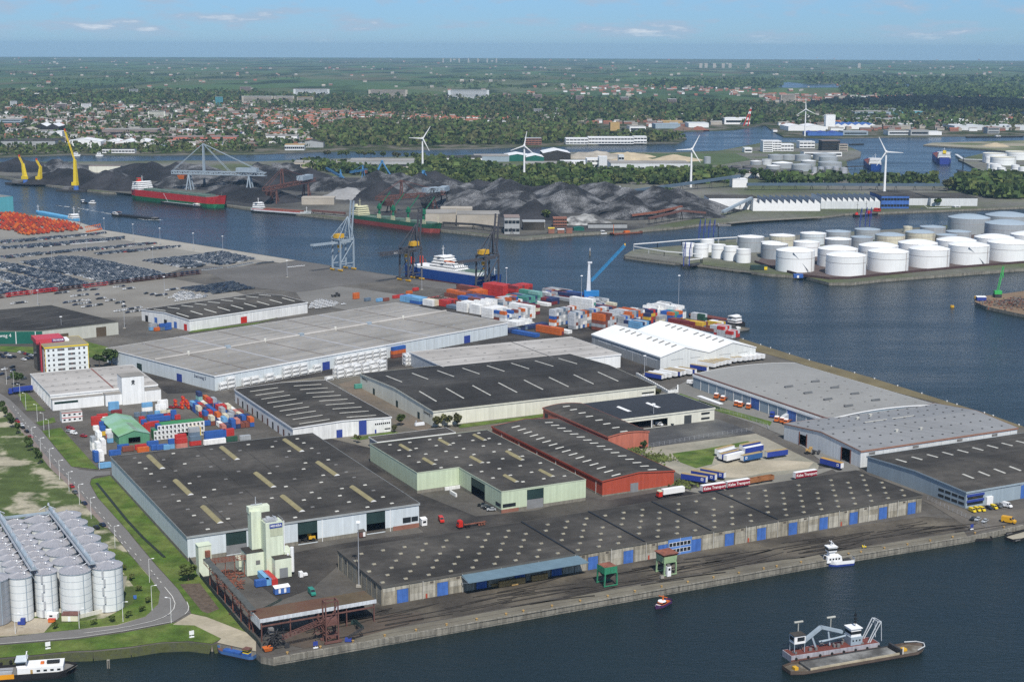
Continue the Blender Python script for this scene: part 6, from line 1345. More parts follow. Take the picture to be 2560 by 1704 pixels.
for x in (-2.4,2.4):
 for y in (-1.6,1.6): b.beam((x,y,0),(x,y,16),.45)
 b.beam((x,-1.6,6),(x,1.6,11),.25); b.beam((x,-1.6,11),(x,1.6,6),.25)
for z in (3,7,16):
 for y in (-1.6,1.6): b.beam((-2.4,y,z),(2.4,y,z),.4)
 for x in (-2.4,2.4): b.beam((x,-1.6,z),(x,1.6,z),.4)
b.beam((-2.4,-1.6,7),(2.4,-1.6,15),.25); put('frame',b,m_brownst,UN)
put('machine_house',MB().box(-2.2,2.2,-1.4,1.4,7.2,9.2),m_brownst,UN); put('sill',MB().box(-3.4,3.4,-2.6,-2.0,.3,1.1).box(-3.4,3.4,1.8,2.4,.3,1.1),m_brownst,UN)
b=MB(); truss(b,(-3,0,8),(-18,2,3.5),1.4,1.3,10,.2); put('feed_boom',b,m_brownst,UN)
b=MB();
for i in range(26): b.beam((rnd.uniform(-6,-1),rnd.uniform(-1,4),rnd.uniform(1,9)),(rnd.uniform(-6,0),rnd.uniform(-1,4),rnd.uniform(3,11)),.25)
put('pipework',b,m_brownst,UN)
MC=thing('dock_machine','dark cluttered dock machine with grey cab at the quay corner','machine',tuple(P(*b1(210,1265))),G1)
b=MB()
for i in range(40): b.beam((rnd.uniform(-5,4),rnd.uniform(-1,5),rnd.uniform(.2,5)),(rnd.uniform(-5,4),rnd.uniform(-1,5),rnd.uniform(1,7)),.3)
for x in (-3,3): b.tube((x,-.6,1),(x,-.2,1),1.0,12)
put('frame',b,m_darkst,MC); put('cab',MB().box(-2.4,-.6,3,5,5,7),m_skylg,MC); put('skip_bucket',MB().frus(-5.5,-3,-1,1,.3,-6,-2.6,-1.4,1.4,1.6),m_orange,MC)
for px,px2,m_,lb in ((b1(850,1195),b1(990,1105),m_darkst,'dark loading conveyor with blue base on the brown quay'),(b1(905,1035),b1(985,1110),m_dgreen,'short green conveyor near the loading canopy'),(b1(40,945),b1(235,845),m_dgreen,'dark green wheeled elevator conveyor pointing up over the yard')):
 p,q_=P(*px),P(*px2,5 if 'elevator' in lb else 3); t=thing('mobile_conveyor',lb,'conveyor',(p.x,p.y,.3),0,'mobile conveyors'); d=q_-p
 put('belt',truss(MB(),(0,0,1),(d.x,d.y,d.z+1.0),.9,.7,9,.14),m_,t); put('base',MB().box(-1.2,1.2,-1,1,0,1.0),m_blued if 'blue' in lb else m_,t); put('wheel',MB().tube((d.x*.3,d.y*.3-.8,.5),(d.x*.3,d.y*.3+.8,.5),.5,10),m_tyre,t)
# hoppers on the quay
def hopper(px,m,roofm,label,s,flare):
 p=P(*px); t=thing('quay_hopper',label,'hopper',(p.x,p.y,.3),G1,'quay hoppers'); Wd=6.2*s; D=6.2*s
 z0=5.6*s; z1=8.6*s; e=.9 if flare else 0
 put('bin',MB().frus(0,Wd,0,D,z0,-e*.3,Wd+e*.3,-e*.3,D+e*.3,z1),m,t)
 b=MB()
 for k in range(5): b.box(Wd*k/4-.06,Wd*k/4+.06,-.12,-.02,z0,z1); b.box(-.12,-.02,D*k/4-.06,D*k/4+.06,z0,z1)
 put('rib',b,m,t)
 put('funnel',MB().frus(Wd*.35,Wd*.65,D*.35,D*.65,2.6*s,.2,Wd-.2,.2,D-.2,z0),m_darkst,t)
 for x in (0,Wd):
  for y in (0,D): put('leg',MB().frus(x-.25,x+.25,y-.25,y+.25,0,x-.45*(1 if x else -.1),x+.45*(1 if not x else .1),y-.45,y+.45,z0+.1),m,t)
 put('sill',MB().box(-.3,Wd+.3,-.3,.0,.1,.5).box(-.3,Wd+.3,D,D+.3,.1,.5),m,t)
 if flare: put('grate',MB().add([(-e,-e,z1+1.1),(Wd+e,-e,z1+1.1),(Wd+e,D+e,z1+1.1),(-e,D+e,z1+1.1),(0,0,z1),(Wd,0,z1),(Wd,D,z1),(0,D,z1),(Wd/2,D/2,z1+.4)],[(0,1,5,4),(1,2,6,5),(2,3,7,6),(3,0,4,7),(0,1,8),(1,2,8),(2,3,8),(3,0,8)]),roofm,t)
 else: put('grate',MB().box(.1,Wd-.1,.1,D-.1,z1-.3,z1+.05),roofm,t)
 return t
hopper(b2(850,702),mat('green_hopper',(.035,.22,.12),.6,.15,.3,dirt=.3),m_rust,'dark green four-legged quay hopper with rusty top',.95,False)
t=hopper(b2(1398,600),mat('pale_green_hopper',(.30,.42,.24),.6,.12,.3,dirt=.2),m_rust,'pale green quay hopper with flared rusty roof and white lift',.95,True)
boxthing('access_lift','white lift cage at the pale green hopper','lift',b2(1430,608),G1,1.8,1.6,4.2,m_wpaint,None,[('motor',MB().box(.2,1.6,.2,1.4,4.2,4.9),m_skylg),('panel',MB().box(.4,1.4,-.06,-.01,2.6,3.6),m_glass)])
boxthing('concrete_block','grey concrete block at the pale green hopper','block',b2(1372,628),G1,1.5,1.3,1.2,m_concl,None,[('lip',MB().box(.1,1.4,.1,1.2,1.2,1.35),m_plinth)])
for i,(px,n) in enumerate(((b1(2170,700),2),(b1(2240,705),8),(b2(185,650),5),(b2(0,690),2))):
 p=P(*px); t=thing('timber_stack','stack of yellow timber packs under the canopy, %s from the landward end'%ORD[i],'timber',(p.x,p.y,.3),G1,'timber packs')
 for k in range(n):
  for z in range(2 if n>2 else 1): put('pack',MB().box(k*1.5,k*1.5+1.4,0,1.2,z*1.2,z*1.2+1.1),m_wood,t)
# depot green shed and stacked office cabins
_h=5.0; gs=Hall('green_shed','green gabled shed with open front in the container depot',P(*q5(348,480)),G1,(P(*q5(745,440))-P(*q5(348,480))).dot(A1),(P(*q5(165,270))-P(*q5(348,480))).dot(B1)+4,_h,mat('shed_green',(.10,.27,.16),.65,.08,.1,panel=1),mat('shed_green_roof',(.19,.37,.18),.7,.10,.06,col2=(.25,.42,.33),sc2=.05),axis='B',prof=gables((P(*q5(745,440))-P(*q5(348,480))).dot(A1),2.6),opens=[('F',5.2,11.8,.4,3.9)],cat='shed')
for k in range(6): gs.on('roof_light',strip(3,.4),m_skylg,gs.LA*.58,gs.LB*(.06+.07*k),dz=.03).rotation_euler=(0,math.atan(2.6/(gs.LA/2)),0)
cabs=thing('cabin_office','three-storey green and white stack of office cabins with green roof','office building',tuple(P(*q5(795,412))),G1)
n=13; Lw=(P(*q5(1415,350))-P(*q5(795,412))).dot(A1); cw=Lw/12.2
for f_ in range(3):
 for k in range(n if f_<2 else 12):
  x=k*cw+(0 if f_<2 else cw*1.0); z=f_*2.75
  if f_==0 and 5<k<9: continue
  mm=[m_dkgreen,MATS['container_blue'],mat('cab_green',(.05,.20,.08),.6,.1,.2)][(f_==2 and k<1) and 1 or 2]
  cb=put('cabin',MB().box(x,x+cw-.06,0,6.2,z,z+2.7),mm,cabs)
  put('front',MB().box(x+.02,x+cw-.08,-.06,-.01,z+.05,z+2.65),m_wpaint,cb)
  for s_ in (.28,.55): put('pane',MB().box(x+cw*s_-.3,x+cw*s_+.22,-.1,-.065,z+.7 if s_<.4 else z+.3,z+2.1),m_glass,cb)
put('roof',MB().box(cw*2,cw*13,-.1,6.4,8.25,8.5),mat('cab_green_roof',(.045,.22,.085),.7,.08,.1),cabs)
put('orange_cabin',MB().box(cw*9,cw*11.6,-3,-.2,2.8,5.4),m_yell,cabs); put('orange_cabin',MB().box(cw*9,cw*11.6,-3,-.2,.1,2.7),m_yellb,cabs)
pc=thing('portable_cabin','white two-storey portable cabin with red stripes at the depot gate','cabin',tuple(P(*a0(572,208))),G1)
Lp=(P(*a0(762,190))-P(*a0(572,208))).dot(A1)
for f_ in range(2):
 cb=put('cabin',MB().box(0,Lp,0,6,f_*2.9,f_*2.9+2.8),m_whited,pc); put('stripe',MB().box(-.03,Lp+.03,-.05,-.01,f_*2.9+2.5,f_*2.9+2.85),m_redv,cb)
 for k in range(4): put('window',MB().box(.8+k*Lp/4,.8+k*Lp/4+1.3,-.06,-.01,f_*2.9+1,f_*2.9+2),m_glass,cb)
put('roof',MB().box(-.1,Lp+.1,-.1,6.1,5.75,5.9),m_roofl,pc)
for i,(x,y) in enumerate(((1620,60),(1680,85),(1720,60),(1690,30),(1740,85))):
 p=P(*a0(x,y)); t=thing('red_tank_stack','stack of bright red drums, %s in the depot corner'%ORD[i],'tank',(p.x,p.y,.3),G1,'red drums')
 for z in range(2): put('drum',MB().tube((0,0,1+z*2.1),(0,2.6,1+z*2.1),1,10),m_redv,t); put('end_ring',MB().tube((0,-.05,1+z*2.1),(0,.0,1+z*2.1),.5,10),m_orange,t)
# boundary fence along the conveyor
FN=thing('boundary_fence','dark slatted boundary fence running from the warehouse corner to the quay','fence',(0,0,0))
q=[P(*b0(x,y)) for x,y in ((1722,430),(1850,620),(1990,795),(2110,935),(2240,1090),(2356,1200))]+[P(*b1(45,1265))]
for i in range(len(q)-1):
 d=q[i+1]-q[i]; n=max(2,round(d.length/3.2))
 for k in range(n):
  a=q[i]+d*(k/n); c=q[i]+d*((k+1)/n); put('fence_panel',MB().beam((a.x,a.y,1.25),(c.x,c.y,1.25),.08,1.9),mat('fence_dark',(.035,.05,.045),.8,.15,.3),FN); put('post',MB().box(a.x-.06,a.x+.06,a.y-.06,a.y+.06,0,2.4),m_darkst,FN)
def meshfence(name,label,pts,h=2.0):
 q=[P(*p) for p in pts]; t=thing(name,label,'fence',(0,0,0)); r_=MB()
 for i in range(len(q)-1):
  d=q[i+1]-q[i]; n=max(1,round(d.length/3.5))
  for k in range(n): a=q[i]+d*(k/n); put('post',MB().box(a.x-.05,a.x+.05,a.y-.05,a.y+.05,0,h+.3),m_alu,t)
  for z in (.5,h*.6,h): r_.beam((q[i].x,q[i].y,z+.3),(q[i+1].x,q[i+1].y,z+.3),.05)
 put('rail',r_,m_alu,t)
meshfence('mesh_fence','grey mesh fence round the fresh asphalt lot',[a2(1255,438),a2(1500,395),a2(1850,335),a2(2200,285),a2(2230,270)])
meshfence('mesh_fence','grey mesh fence between quay lane and yellow van yard',[a3(1470,920),a3(1700,1030),a3(1900,1120),a3(2040,1195)])
meshfence('mesh_fence','low mesh fence along the lorry park verge',[a2(1850,85),a2(2150,165),a2(2350,240),a3(10,280)],1.5)
# wheel loaders
LDB=MB().box(-1.2,1.2,-3.2,-.3,1.1,2.4).box(-1.0,1.0,-1.4,.4,2.4,3.6).mesh('body'); LDA=MB().beam((-.8,.2,2),(-.8,3.4,1.0),.35).beam((.8,.2,2),(.8,3.4,1.0),.35).frus(-1.6,1.6,3.2,4.2,.4,-1.6,1.6,3.4,4.7,1.7).mesh('bucket_arm')
LDW=MB().tube((-1.5,0,.85),(-.9,0,.85),.85,12).mesh('wheel')
def loader(px,rz,m,label):
 p=P(*px); t=thing('wheel_loader',label,'wheel loader',(p.x,p.y,.35),rz,'wheel loaders'); put('body',LDB,m,t); put('bucket_arm',LDA,m_darkst,t)
 for y in (-2.3,1.2):
  for x in (0,2.4): put('wheel',LDW,m_tyre,t,(x,y,0))
loader(a1(480,1300),math.radians(100),m_yell,'yellow wheel loader in the dark doorway of the big warehouse')
loader(a3(400,495),math.radians(260),m_wood,'tan wheel loader outside the gabled warehouse')
loader(c1(740,375),math.radians(120),m_darkst,'dark reach stacker on the gantry yard')
boxthing('weigh_cabin','small white weighbridge cabin at the big warehouse corner','cabin',a1(1528,1165),G1,2.6,2.4,3.0,m_wpaint,m_wpaint,[('window',MB().box(.5,2.1,-.05,-.01,1.3,2.3),m_glass)])
boxthing('kiosk','rusty and white kiosk at the warehouse doorway','cabin',a1(955,1270),G1,2.8,2.2,2.4,m_brownst,m_roofd,[('panel',MB().box(1.6,2.7,-.05,-.01,.2,2.3),m_wpaint)])
boxthing('roof_plant','white rooftop tank and plant by the annex of the green warehouse','plant',a1(1470,330),G1,5.5,1.6,1.5,m_wpaint,None,[('stack',MB().cyl(.6,.6,1.5,3.0,.35,.35,8),m_alu)],z=5.9)
boxthing('bus_shelter_canopy','long white canopy roof on posts in the lorry park','canopy',c2(1700,1342),G1-math.pi/2,24,3.0,.35,m_wpaint,None,[('post',MB().box(x,x+.15,1.4,1.55,-3.2,0),m_alu) for x in (1,12,23)],z=3.6)
# white concrete block wall behind the cream warehouse
BW=thing('block_wall','white stepped concrete block wall behind the cream warehouse','wall',(0,0,0))
q=[P(*c2(1145,1100)),P(*c2(1440,1270)),P(*c2(1525,1255)),P(*c2(1525,1215))]
for i in range(3):
 d=q[i+1]-q[i]; n=max(1,round(d.length/1.6))
 for k in range(n): a=q[i]+d*(k/n); c=q[i]+d*((k+.94)/n); put('block',MB().beam((a.x,a.y,1.2),(c.x,c.y,1.2),.8,1.9+.5*(k%2)),m_whited,BW)
BK=thing('bulk_bay','white concrete block bay in the corner of the pale green warehouse','bay',tuple(P(*a1(1740,830))),G1)
for k in range(9):
 put('block',MB().box(0,.8,-6+k*.0-k*.8+.05,-6-k*.8+.8,0,1.6),m_whited,BK); put('block',MB().box(k*1.2,k*1.2+1.15,0,.8,0,1.6),m_whited,BK); put('block',MB().box(11,11.8,-k*.8,-k*.8+.75,0,1.6),m_whited,BK)
# rusty rail wagons by the trailers
for i,(l,lb) in enumerate(((a2(2156,790),'rusty brown open rail wagon next to the burgundy trailer'),(a2(2280,768),'rusty brown open rail wagon, right of its twin'))):
 p=P(*l); t=thing('open_wagon',lb,'rail wagon',(p.x,p.y,.3),G1,'open wagons'); b=MB().box(0,9,0,.12,.9,3.0).box(0,9,2.5,2.62,.9,3).box(0,.12,.12,2.5,.9,3).box(8.88,9,.12,2.5,.9,3).box(0,9,.1,2.5,.8,1.2)
 put('body',b,mat('wagon_rust',(.28,.12,.05),.85,.25,.4),t); put('underframe',wheels(MB().box(.2,8.8,.9,1.7,.5,.8),()).tube((1.5,.2,.45),(1.5,2.4,.45),.45,8).tube((7.5,.2,.45),(7.5,2.4,.45),.45,8),m_black,t)
# small signs
for i,(px,m_) in enumerate(((b1(548,1260),m_blued),(b3(1875,170),m_blued),(b0(1765,1160),m_wpaint),(b0(442,1265),m_wpaint))):
 p=P(*px); t=thing('quay_sign',('blue mooring sign board on the brown quay','blue mooring sign board near the quay fence','white marker board on the grass bank by the sand ramp','white marker board on the grass bank below the silos')[i],'sign',(p.x,p.y,.2),G1); put('board',MB().box(-.9,.9,-.05,.05,1.0,2.6),m_,t); put('post',MB().box(-.1,.1,.06,.16,0,2.4),m_alu,t); put('foot',MB().box(-.9,.9,-.3,.3,0,.35),m_wpaint,t)
p=P(*b3(885,340)); t=thing('motorcycle','yellow and white motorcycle with rider on the quay apron','motorcycle',(p.x,p.y,.2),G1+1.2)
put('body',MB().box(-.25,.25,-.9,.9,.5,.95).box(-.35,.35,.5,1.0,.8,1.3),m_yellb,t); put('wheel',MB().tube((-.07,.8,.33),(.07,.8,.33),.33,10),m_tyre,t); put('wheel',MB().tube((-.07,-.8,.33),(.07,-.8,.33),.33,10),m_tyre,t)
def person(name,label,p,top,rz=0,sit=False):
 v=[(0,0,.95),(0,0,1.25),(0,0,1.5),(0,.02,1.62),(0,.03,1.78),(.2,0,1.45),(.3,.15,1.2),(.25,.35,1.05),(-.2,0,1.45),(-.3,.15,1.2),(-.25,.35,1.05),(.12,.02,.9),(.16,.3 if sit else .05,.5 if not sit else .85),(.16,.25 if sit else 0,.08),(-.12,.02,.9),(-.16,.3 if sit else -.05,.5 if not sit else .85),(-.16,.25 if sit else 0,.08)]
 e=[(0,1),(1,2),(2,3),(3,4),(2,5),(5,6),(6,7),(2,8),(8,9),(9,10),(0,11),(11,12),(12,13),(0,14),(14,15),(15,16)]
 r=[.15,.16,.14,.07,.11,.08,.06,.05,.08,.06,.05,.1,.08,.06,.1,.08,.06]
 me=bpy.data.meshes.new(name); me.from_pydata(v,e,[]); o=bpy.data.objects.new(name,me); COL.objects.link(o)
 sk=o.modifiers.new('skin','SKIN');
 for i,sv in enumerate(me.skin_vertices[0].data): sv.radius=(r[i],r[i]); sv.use_root=(i==0)
 o.modifiers.new('sub','SUBSURF').levels=1; me.materials.append(top); o.location=p; o.rotation_euler.z=rz
 put('head',MB().dome(0,.03,1.72,.18,.11,8,3),mat('helmet',(.7,.7,.65)),o); return tag(o,label,'person')
person('person','rider in pale jacket sitting on the yellow motorcycle',p+Vector((0,-.1,-.05)),mat('pale_jacket',(.45,.45,.35)),G1+1.2,True)
# ------------------------------------------------------------------ ship-to-shore gantry cranes
def q3(x,y): return (740+x/4.363,480+y/4.363)
def sts(px,m,label,lattice,txt):
 p=P(*px); t=thing('gantry_crane',label,'gantry crane',(p.x,p.y,.3),G2,'gantry cranes'); G,W,Hh=17,12,31
 for x in (0,G):
  for y in (0,W): put('leg',MB().beam((x,y,1.8),(x+(0 if x else .6),y,Hh),1.3,1.3),m,t)
 b=MB()
 for x in (0,G): b.beam((x,0,2.6),(x,W,2.6),1.2); b.beam((x,0,Hh),(x,W,Hh),1.2)
 for y in (0,W): b.beam((0,y,Hh-1),(G,y,Hh-1),1.3,1.6); b.beam((0,y,7),(G,y,Hh-3),.7); b.beam((0,y,7),(G,y,7),.8)
 put('portal',b,m,t)
 b=MB()
 for y in (2,W-2): b.beam((G-3,y,Hh),(G-1.5,W/2,52),.7); b.beam((0,y,Hh),(G-1.5,W/2,52),.5); b.beam((G+2,y,Hh),(G-1.5,W/2,52),.6)
 b.beam((G-1.5,W/2,52),(-6,W/2,33),.4); b.beam((5,W/2,42),(6,W/2,33),.35); b.beam((5,W/2,42),(G-1,W/2,36),.35); put('a_frame',b,m,t)
 b=MB()
 for y in (W/2-2.2,W/2+2.2): b.beam((G+1,y,Hh+1),(G+4.5,y,67),1.0,1.5)
 for k in range(7): z=Hh+3+k*5; x=G+1.2+k*.5; b.beam((x,W/2-2.2,z),(x,W/2+2.2,z),.4)
 put('raised_boom',b,m,t)
 if lattice: b=truss(MB(),(G,W/2,Hh-4.5),(-30,W/2,Hh-4.5),4,2.6,16,.5)
 else: b=MB().beam((G,W/2-2,Hh-3.4),(-30,W/2-2,Hh-3.4),.9,1.8).beam((G,W/2+2,Hh-3.4),(-30,W/2+2,Hh-3.4),.9,1.8)
 put('back_boom',b,m,t)
 b=MB()
 for k in range(12): b.beam((-29+k*2.4,W/2,Hh-4.6),(-27.8+k*2.4,W/2,Hh-8),.18); b.beam((-26.6+k*2.4,W/2,Hh-4.6),(-27.8+k*2.4,W/2,Hh-8),.18)
 put('cable_loops',b,m_darkst,t)
 put('machinery_house',MB().box(-1 if not lattice else 9,8 if not lattice else 17,W/2-3,W/2+3,Hh+1,Hh+5),m_yell,t)
 put('trolley_cab',MB().box(3,6,W/2-2,W/2+2,Hh-9,Hh-6).box(3.5,5.5,W/2-.5,W/2+.5,Hh-13,Hh-11.5),m_yell,t)
 for x in (0,G):
  for y in (0,W): put('bogie',MB().box(x-.9,x+.9,y-3,y+3,.9,1.9).tube((x-.5,y-2.2,.5),(x+.5,y-2.2,.5),.55,8).tube((x-.5,y-.8,.5),(x+.5,y-.8,.5),.55,8).tube((x-.5,y+.8,.5),(x+.5,y+.8,.5),.55,8).tube((x-.5,y+2.2,.5),(x+.5,y+2.2,.5),.55,8),m_yell,t)
 if txt: text(txt,2.2,m_wpaint,t,(-12,W/2-2.6,Hh-3.4),(math.pi/2,0,0))
sts(q3(485,868),m_gsteel,'blue-grey gantry crane with raised boom, farthest up the quay',False,None)
sts(q3(1225,980),m_crane,'dark gantry crane with lattice boom behind the red funnel of the blue ship',True,'E.E.S.')
sts(q3(2065,1075),m_crane,'dark gantry crane standing behind the red container stacks',False,None)
# mobile harbour crane
p=P(*d2(705,1425)); t=thing('mobile_crane','mobile harbour crane with white tower and long blue lattice jib','mobile crane',(p.x,p.y,.3),0)
put('chassis',MB().box(-4,4,-6,6,1,2.6).tube((-3,-5,.8),(3,-5,.8),.8,8).tube((-3,5,.8),(3,5,.8),.8,8),m_blue,t); put('slewing_house',MB().box(-4,9,-3,3,2.6,7),mat('crane_blue',(.03,.20,.48),.5,.08,.3),t)
put('tower',MB().frus(-2,1.6,-1.4,1.4,7,-.8,.9,-.7,.7,31).box(-1.2,2.6,-1,1,31,32.5),mat('crane_white_grey',(.62,.64,.67),.5,.06,.3),t)
tip=Vector((32,16,44)); put('jib',truss(MB(),(2.2,0,15),tuple(tip),2.2,1.6,22,.36),mat('jib_blue',(.04,.24,.48),.5,.08,.3),t)
put('jib_sheave',MB().tube(tip+Vector((-.5,0,1)),tip+Vector((.5,0,1)),1.5,12),m_yell,t); put('hoist_rope',MB().beam((0,0,32),tip,.12).beam(tip,tip-Vector((0,0,9)),.12).box(tip.x-.6,tip.x+.6,tip.y-.6,tip.y+.6,tip.z-11,tip.z-9),m_darkst,t)
# ------------------------------------------------------------------ hulls and ships
def hull_mesh(L,B,zd,zb,bowlen=.16,sternlen=.08,sheer=1.5,flare=.75,draft=2):
 xs=[0,.02,.05,sternlen,.3,.6,1-bowlen,1-bowlen*.6,1-bowlen*.3,1-bowlen*.1,1.0]
 def hb(u):
  if u<sternlen: return .62+.38*(u/sternlen)
  if u>1-bowlen: k=(u-(1-bowlen))/bowlen; return max(.03,1-k**1.9)
  return 1
 b=MB(); rows=[]
 for u in xs:
  w=hb(u)*B/2; s=sheer*max(0,(u-(1-bowlen))/bowlen)**1.5+.4*sheer*max(0,(sternlen-u)/sternlen)
  wl=w*(1 if u<1-bowlen else (1-(1-flare)*((u-(1-bowlen))/bowlen)))
  x=u*L
  rows.append([(x-(L*.03*u if u>.95 else 0),0 if u==1 else wl*.9,-draft),(x-(L*.015 if u>.95 else 0),wl,zb),(x,w,zd+s)])
 n=len(rows)
 for sgn in (1,-1):
  for i in range(n-1):
   for k in (0,1):
    b.cur=1-k if False else (1 if k==0 else 0)
    q=[rows[i][k],rows[i+1][k],rows[i+1][k+1],rows[i][k+1]]; b.quad(*[(x,y*sgn,z) for x,y,z in q])
 for k in (0,1): b.cur=1 if k==0 else 0; a=rows[0]; b.quad(*[(x,y,z) for x,y,z in (a[k],a[k+1])],*[(x,-y,z) for x,y,z in (a[k+1],a[k])])
 b.cur=2
 for i in range(n-1):
  q,r=rows[i][2],rows[i+1][2]; b.quad((q[0],q[1]*.98,q[2]-.9),(r[0],r[1]*.98,r[2]-.9),(r[0],-r[1]*.98,r[2]-.9),(q[0],-q[1]*.98,q[2]-.9))
 return b
def ship(name,label,cat,stern,bow,B,zd,zb,up,lo,deck,sheer=1.5,bowlen=.16,grp=None,L=None,draft=2):
 s,e=P(*stern,WZ),P(*bow,WZ); d=e-s; L=L or d.length
 t=thing(name,label,cat,(s.x,s.y,WZ),math.atan2(d.y,d.x),grp); put('hull',hull_mesh(L,B,zd,zb,bowlen,sheer=sheer,draft=draft),[up,lo,deck],t)
 return t,L
def house(t,x0,x1,w,z0,floors,m=m_wpaint,step=.12,win=True,fh=2.7,bridge=True):
 for f_ in range(floors):
  s=step*(x1-x0)*f_/max(1,floors); h=put('deckhouse',MB().box(x0+s*.4,x1-s,-w/2+(.5*f_),w/2-(.5*f_),z0+f_*fh,z0+(f_+1)*fh),m,t)
  if win: put('window_band',MB().box(x0+s*.4-.04,x1-s+.04,-w/2+(.5*f_)-.04,w/2-(.5*f_)+.04,z0+f_*fh+1.2,z0+f_*fh+1.9),m_glass,h)
 z=z0+floors*fh
 if bridge: put('bridge_wing',MB().box((x0+x1)/2-1.5,(x0+x1)/2+2,-w/2-1,w/2+1,z,z+.5),m,t)
 return z
def mastp(t,x,z,h,m=m_wpaint,y=0): put('mast',MB().cyl(x,y,z,z+h,.35,.15,8).beam((x,y-2,z+h*.7),(x,y+2,z+h*.7),.25),m,t)
m_sred=mat('ship_red',(.42,.028,.03),.5,.07,.1,streak=.1); m_sgrn=mat('ship_green_boot',(.02,.16,.07),.6,.08,.1); m_deckg=mat('ship_deck_green',(.10,.15,.12),.8,.15,.2); m_decks=mat('ship_deck_grey',(.17,.165,.155),.8,.15,.2); m_deckr=mat('ship_deck_red',(.15,.045,.035),.8,.15,.2)
m_sblk=mat('ship_black',(.02,.02,.022),.6,.1,.2); m_sblu=mat('ship_blue',(.014,.055,.23),.5,.08,.1,streak=.08); m_shg=mat('ship_hull_green',(.02,.10,.055),.55,.1,.1,streak=.1); m_sboot=mat('ship_red_boot',(.30,.065,.055),.65,.1,.1); m_screm=mat('ship_cream',(.66,.63,.42),.5,.06,.2)
# red bulk carrier
t,L=ship('bulk_carrier','red and green bulk carrier with white superstructure moored at the coal heaps','ship',d0(1262,498),d0(2085,592),29,14.5,5.5,m_sred,m_sgrn,m_decks,3.5,.12)
z=house(t,6,22,26,14,4,m_wpaint,.15); put('funnel',MB().frus(3,8,-3,3,z-3,3.5,7.5,-2.5,2.5,z+5),m_redv,t); put('funnel_band',MB().box(3.4,7.6,-2.8,2.8,z+2.5,z+4),m_sgrn,t); mastp(t,14,z,9)
for k in range(7): put('hatch_cover',MB().box(30+k*(L-60)/7,30+(k+.78)*(L-60)/7,-9,9,13.6,16),m_deckg,t)
for k in range(8): put('deck_crane',MB().box(28+k*(L-60)/7,29+k*(L-60)/7,-11,11,13.6,15).cyl(28.5+k*(L-60)/7,0,14,19,.4,.3,6),m_decks,t)
mastp(t,L-10,14,9,m_decks)
t,L=ship('tanker_barge','small tanker barge alongside the red bulk carrier','barge',d0(1850,582),d0(1475,540),9,2.2,.6,m_sblk,m_sblk,m_decks,.6); house(t,3,13,7,1.6,1); put('deck_pipes',MB().box(16,L-10,-1,1,2,2.6).box(30,31,-3,3,2,2.8).tube((L*.8,0,2),(L*.88,2,14),.25,6),m_alu,t)
# coaster behind
t,L=ship('coaster','small coaster with white wheelhouse and red deck line behind the coal jetty','ship',d1(-30,622),d1(512,662),13,5.0,2.2,m_lgrey,m_sblk,m_deckg,1.2); z=house(t,4,17,11,4.5,3); mastp(t,10,z,7); put('hold_coaming',MB().box(22,L-16,-4.5,4.5,4,6.0),m_rust,t); mastp(t,L-8,5,7)
put('red_line',MB().box(4,L-14,-6.58,-6.5,4.2,4.9),m_redv,t)
# cream and green geared ship
t,L=ship('cargo_ship','green-hulled cargo ship with cream superstructure and green deck cranes','ship',d1(905,712),d1(1712,822),21,10,5.2,m_shg,m_sboot,m_deckg,2.5,.13)
z=house(t,6,20,19,9.5,4,m_screm,.1); mastp(t,12,z,10,m_screm); put('funnel',MB().frus(3,6,-2,2,z-3,3.3,5.7,-1.7,1.7,z+2),m_screm,t)
for k,u in enumerate((.30,.46,.63,.80)):
 x=L*u; put('deck_crane',MB().cyl(x,0,9,20,1.6,1.3,10).box(x-2.2,x+2.2,-2,2,20,24).frus(x-1.5,x+1.5,-1.5,1.5,24,x-.5,x+.5,-.5,.5,27).beam((x,0,22),(x+2,16,40),.8),mat('ship_crane_green',(.015,.14,.07),.5,.1,.3),t)
 for q_ in range(4): put('vent_post',MB().cyl(x+6+q_*2.2,-8,9,15,.35,.35,6),m_screm,t)
 put('hatch_cover',MB().box(x+4,x+L*.13,-7,7,9,11.5),m_deckg,t)
mastp(t,L-7,10,12,m_screm)
# blue and white ship under the cranes
t,L=ship('roro_ship','blue-hulled ship with white superstructure and red funnel moored under the dark cranes','ship',q3(1240,905),q3(2240,1055),20,10.5,1.2,m_sblu,m_sboot,m_deckg,2.8,.16)
put('upper_hull',MB().box(L*.10,L*.80,-9.6,9.6,9.6,12.6),m_wpaint,t); z=house(t,L*.30,L*.58,17,12.6,2,m_wpaint,.3); z=house(t,L*.33,L*.46,15,z,2,m_wpaint,.2); mastp(t,L*.38,z,10)
put('lifeboat',MB().box(L*.46,L*.58,-8.4,-6.8,19.5,20.6),m_orange,t); put('funnel',MB().cyl(L*.085,-6,9.6,19,1.9,1.9,14).cyl(L*.085,-6,19,19.6,1.6,1.2,14),mat('funnel_red',(.55,.05,.02),.5,.06,.3),t); put('funnel',MB().cyl(L*.085,6,9.6,19,1.9,1.9,14).cyl(L*.085,6,19,19.6,1.6,1.2,14),mat('funnel_red',(.55,.05,.02)),t)
for k in range(10): put('deck_post',MB().beam((L*(.50+.02*k),-9.4,12.6),(L*(.505+.02*k),-9.4,17),.25),m_wpaint,t)
put('green_deck',MB().box(L*.6,L*.79,-8.6,8.6,12.6,12.8),m_deckg,t); put('stern_ramp',MB().beam((-1,-4,12),(-4,-4,22),1).beam((-1,4,12),(-4,4,22),1),m_darkst,t); mastp(t,L*.93,11,8)
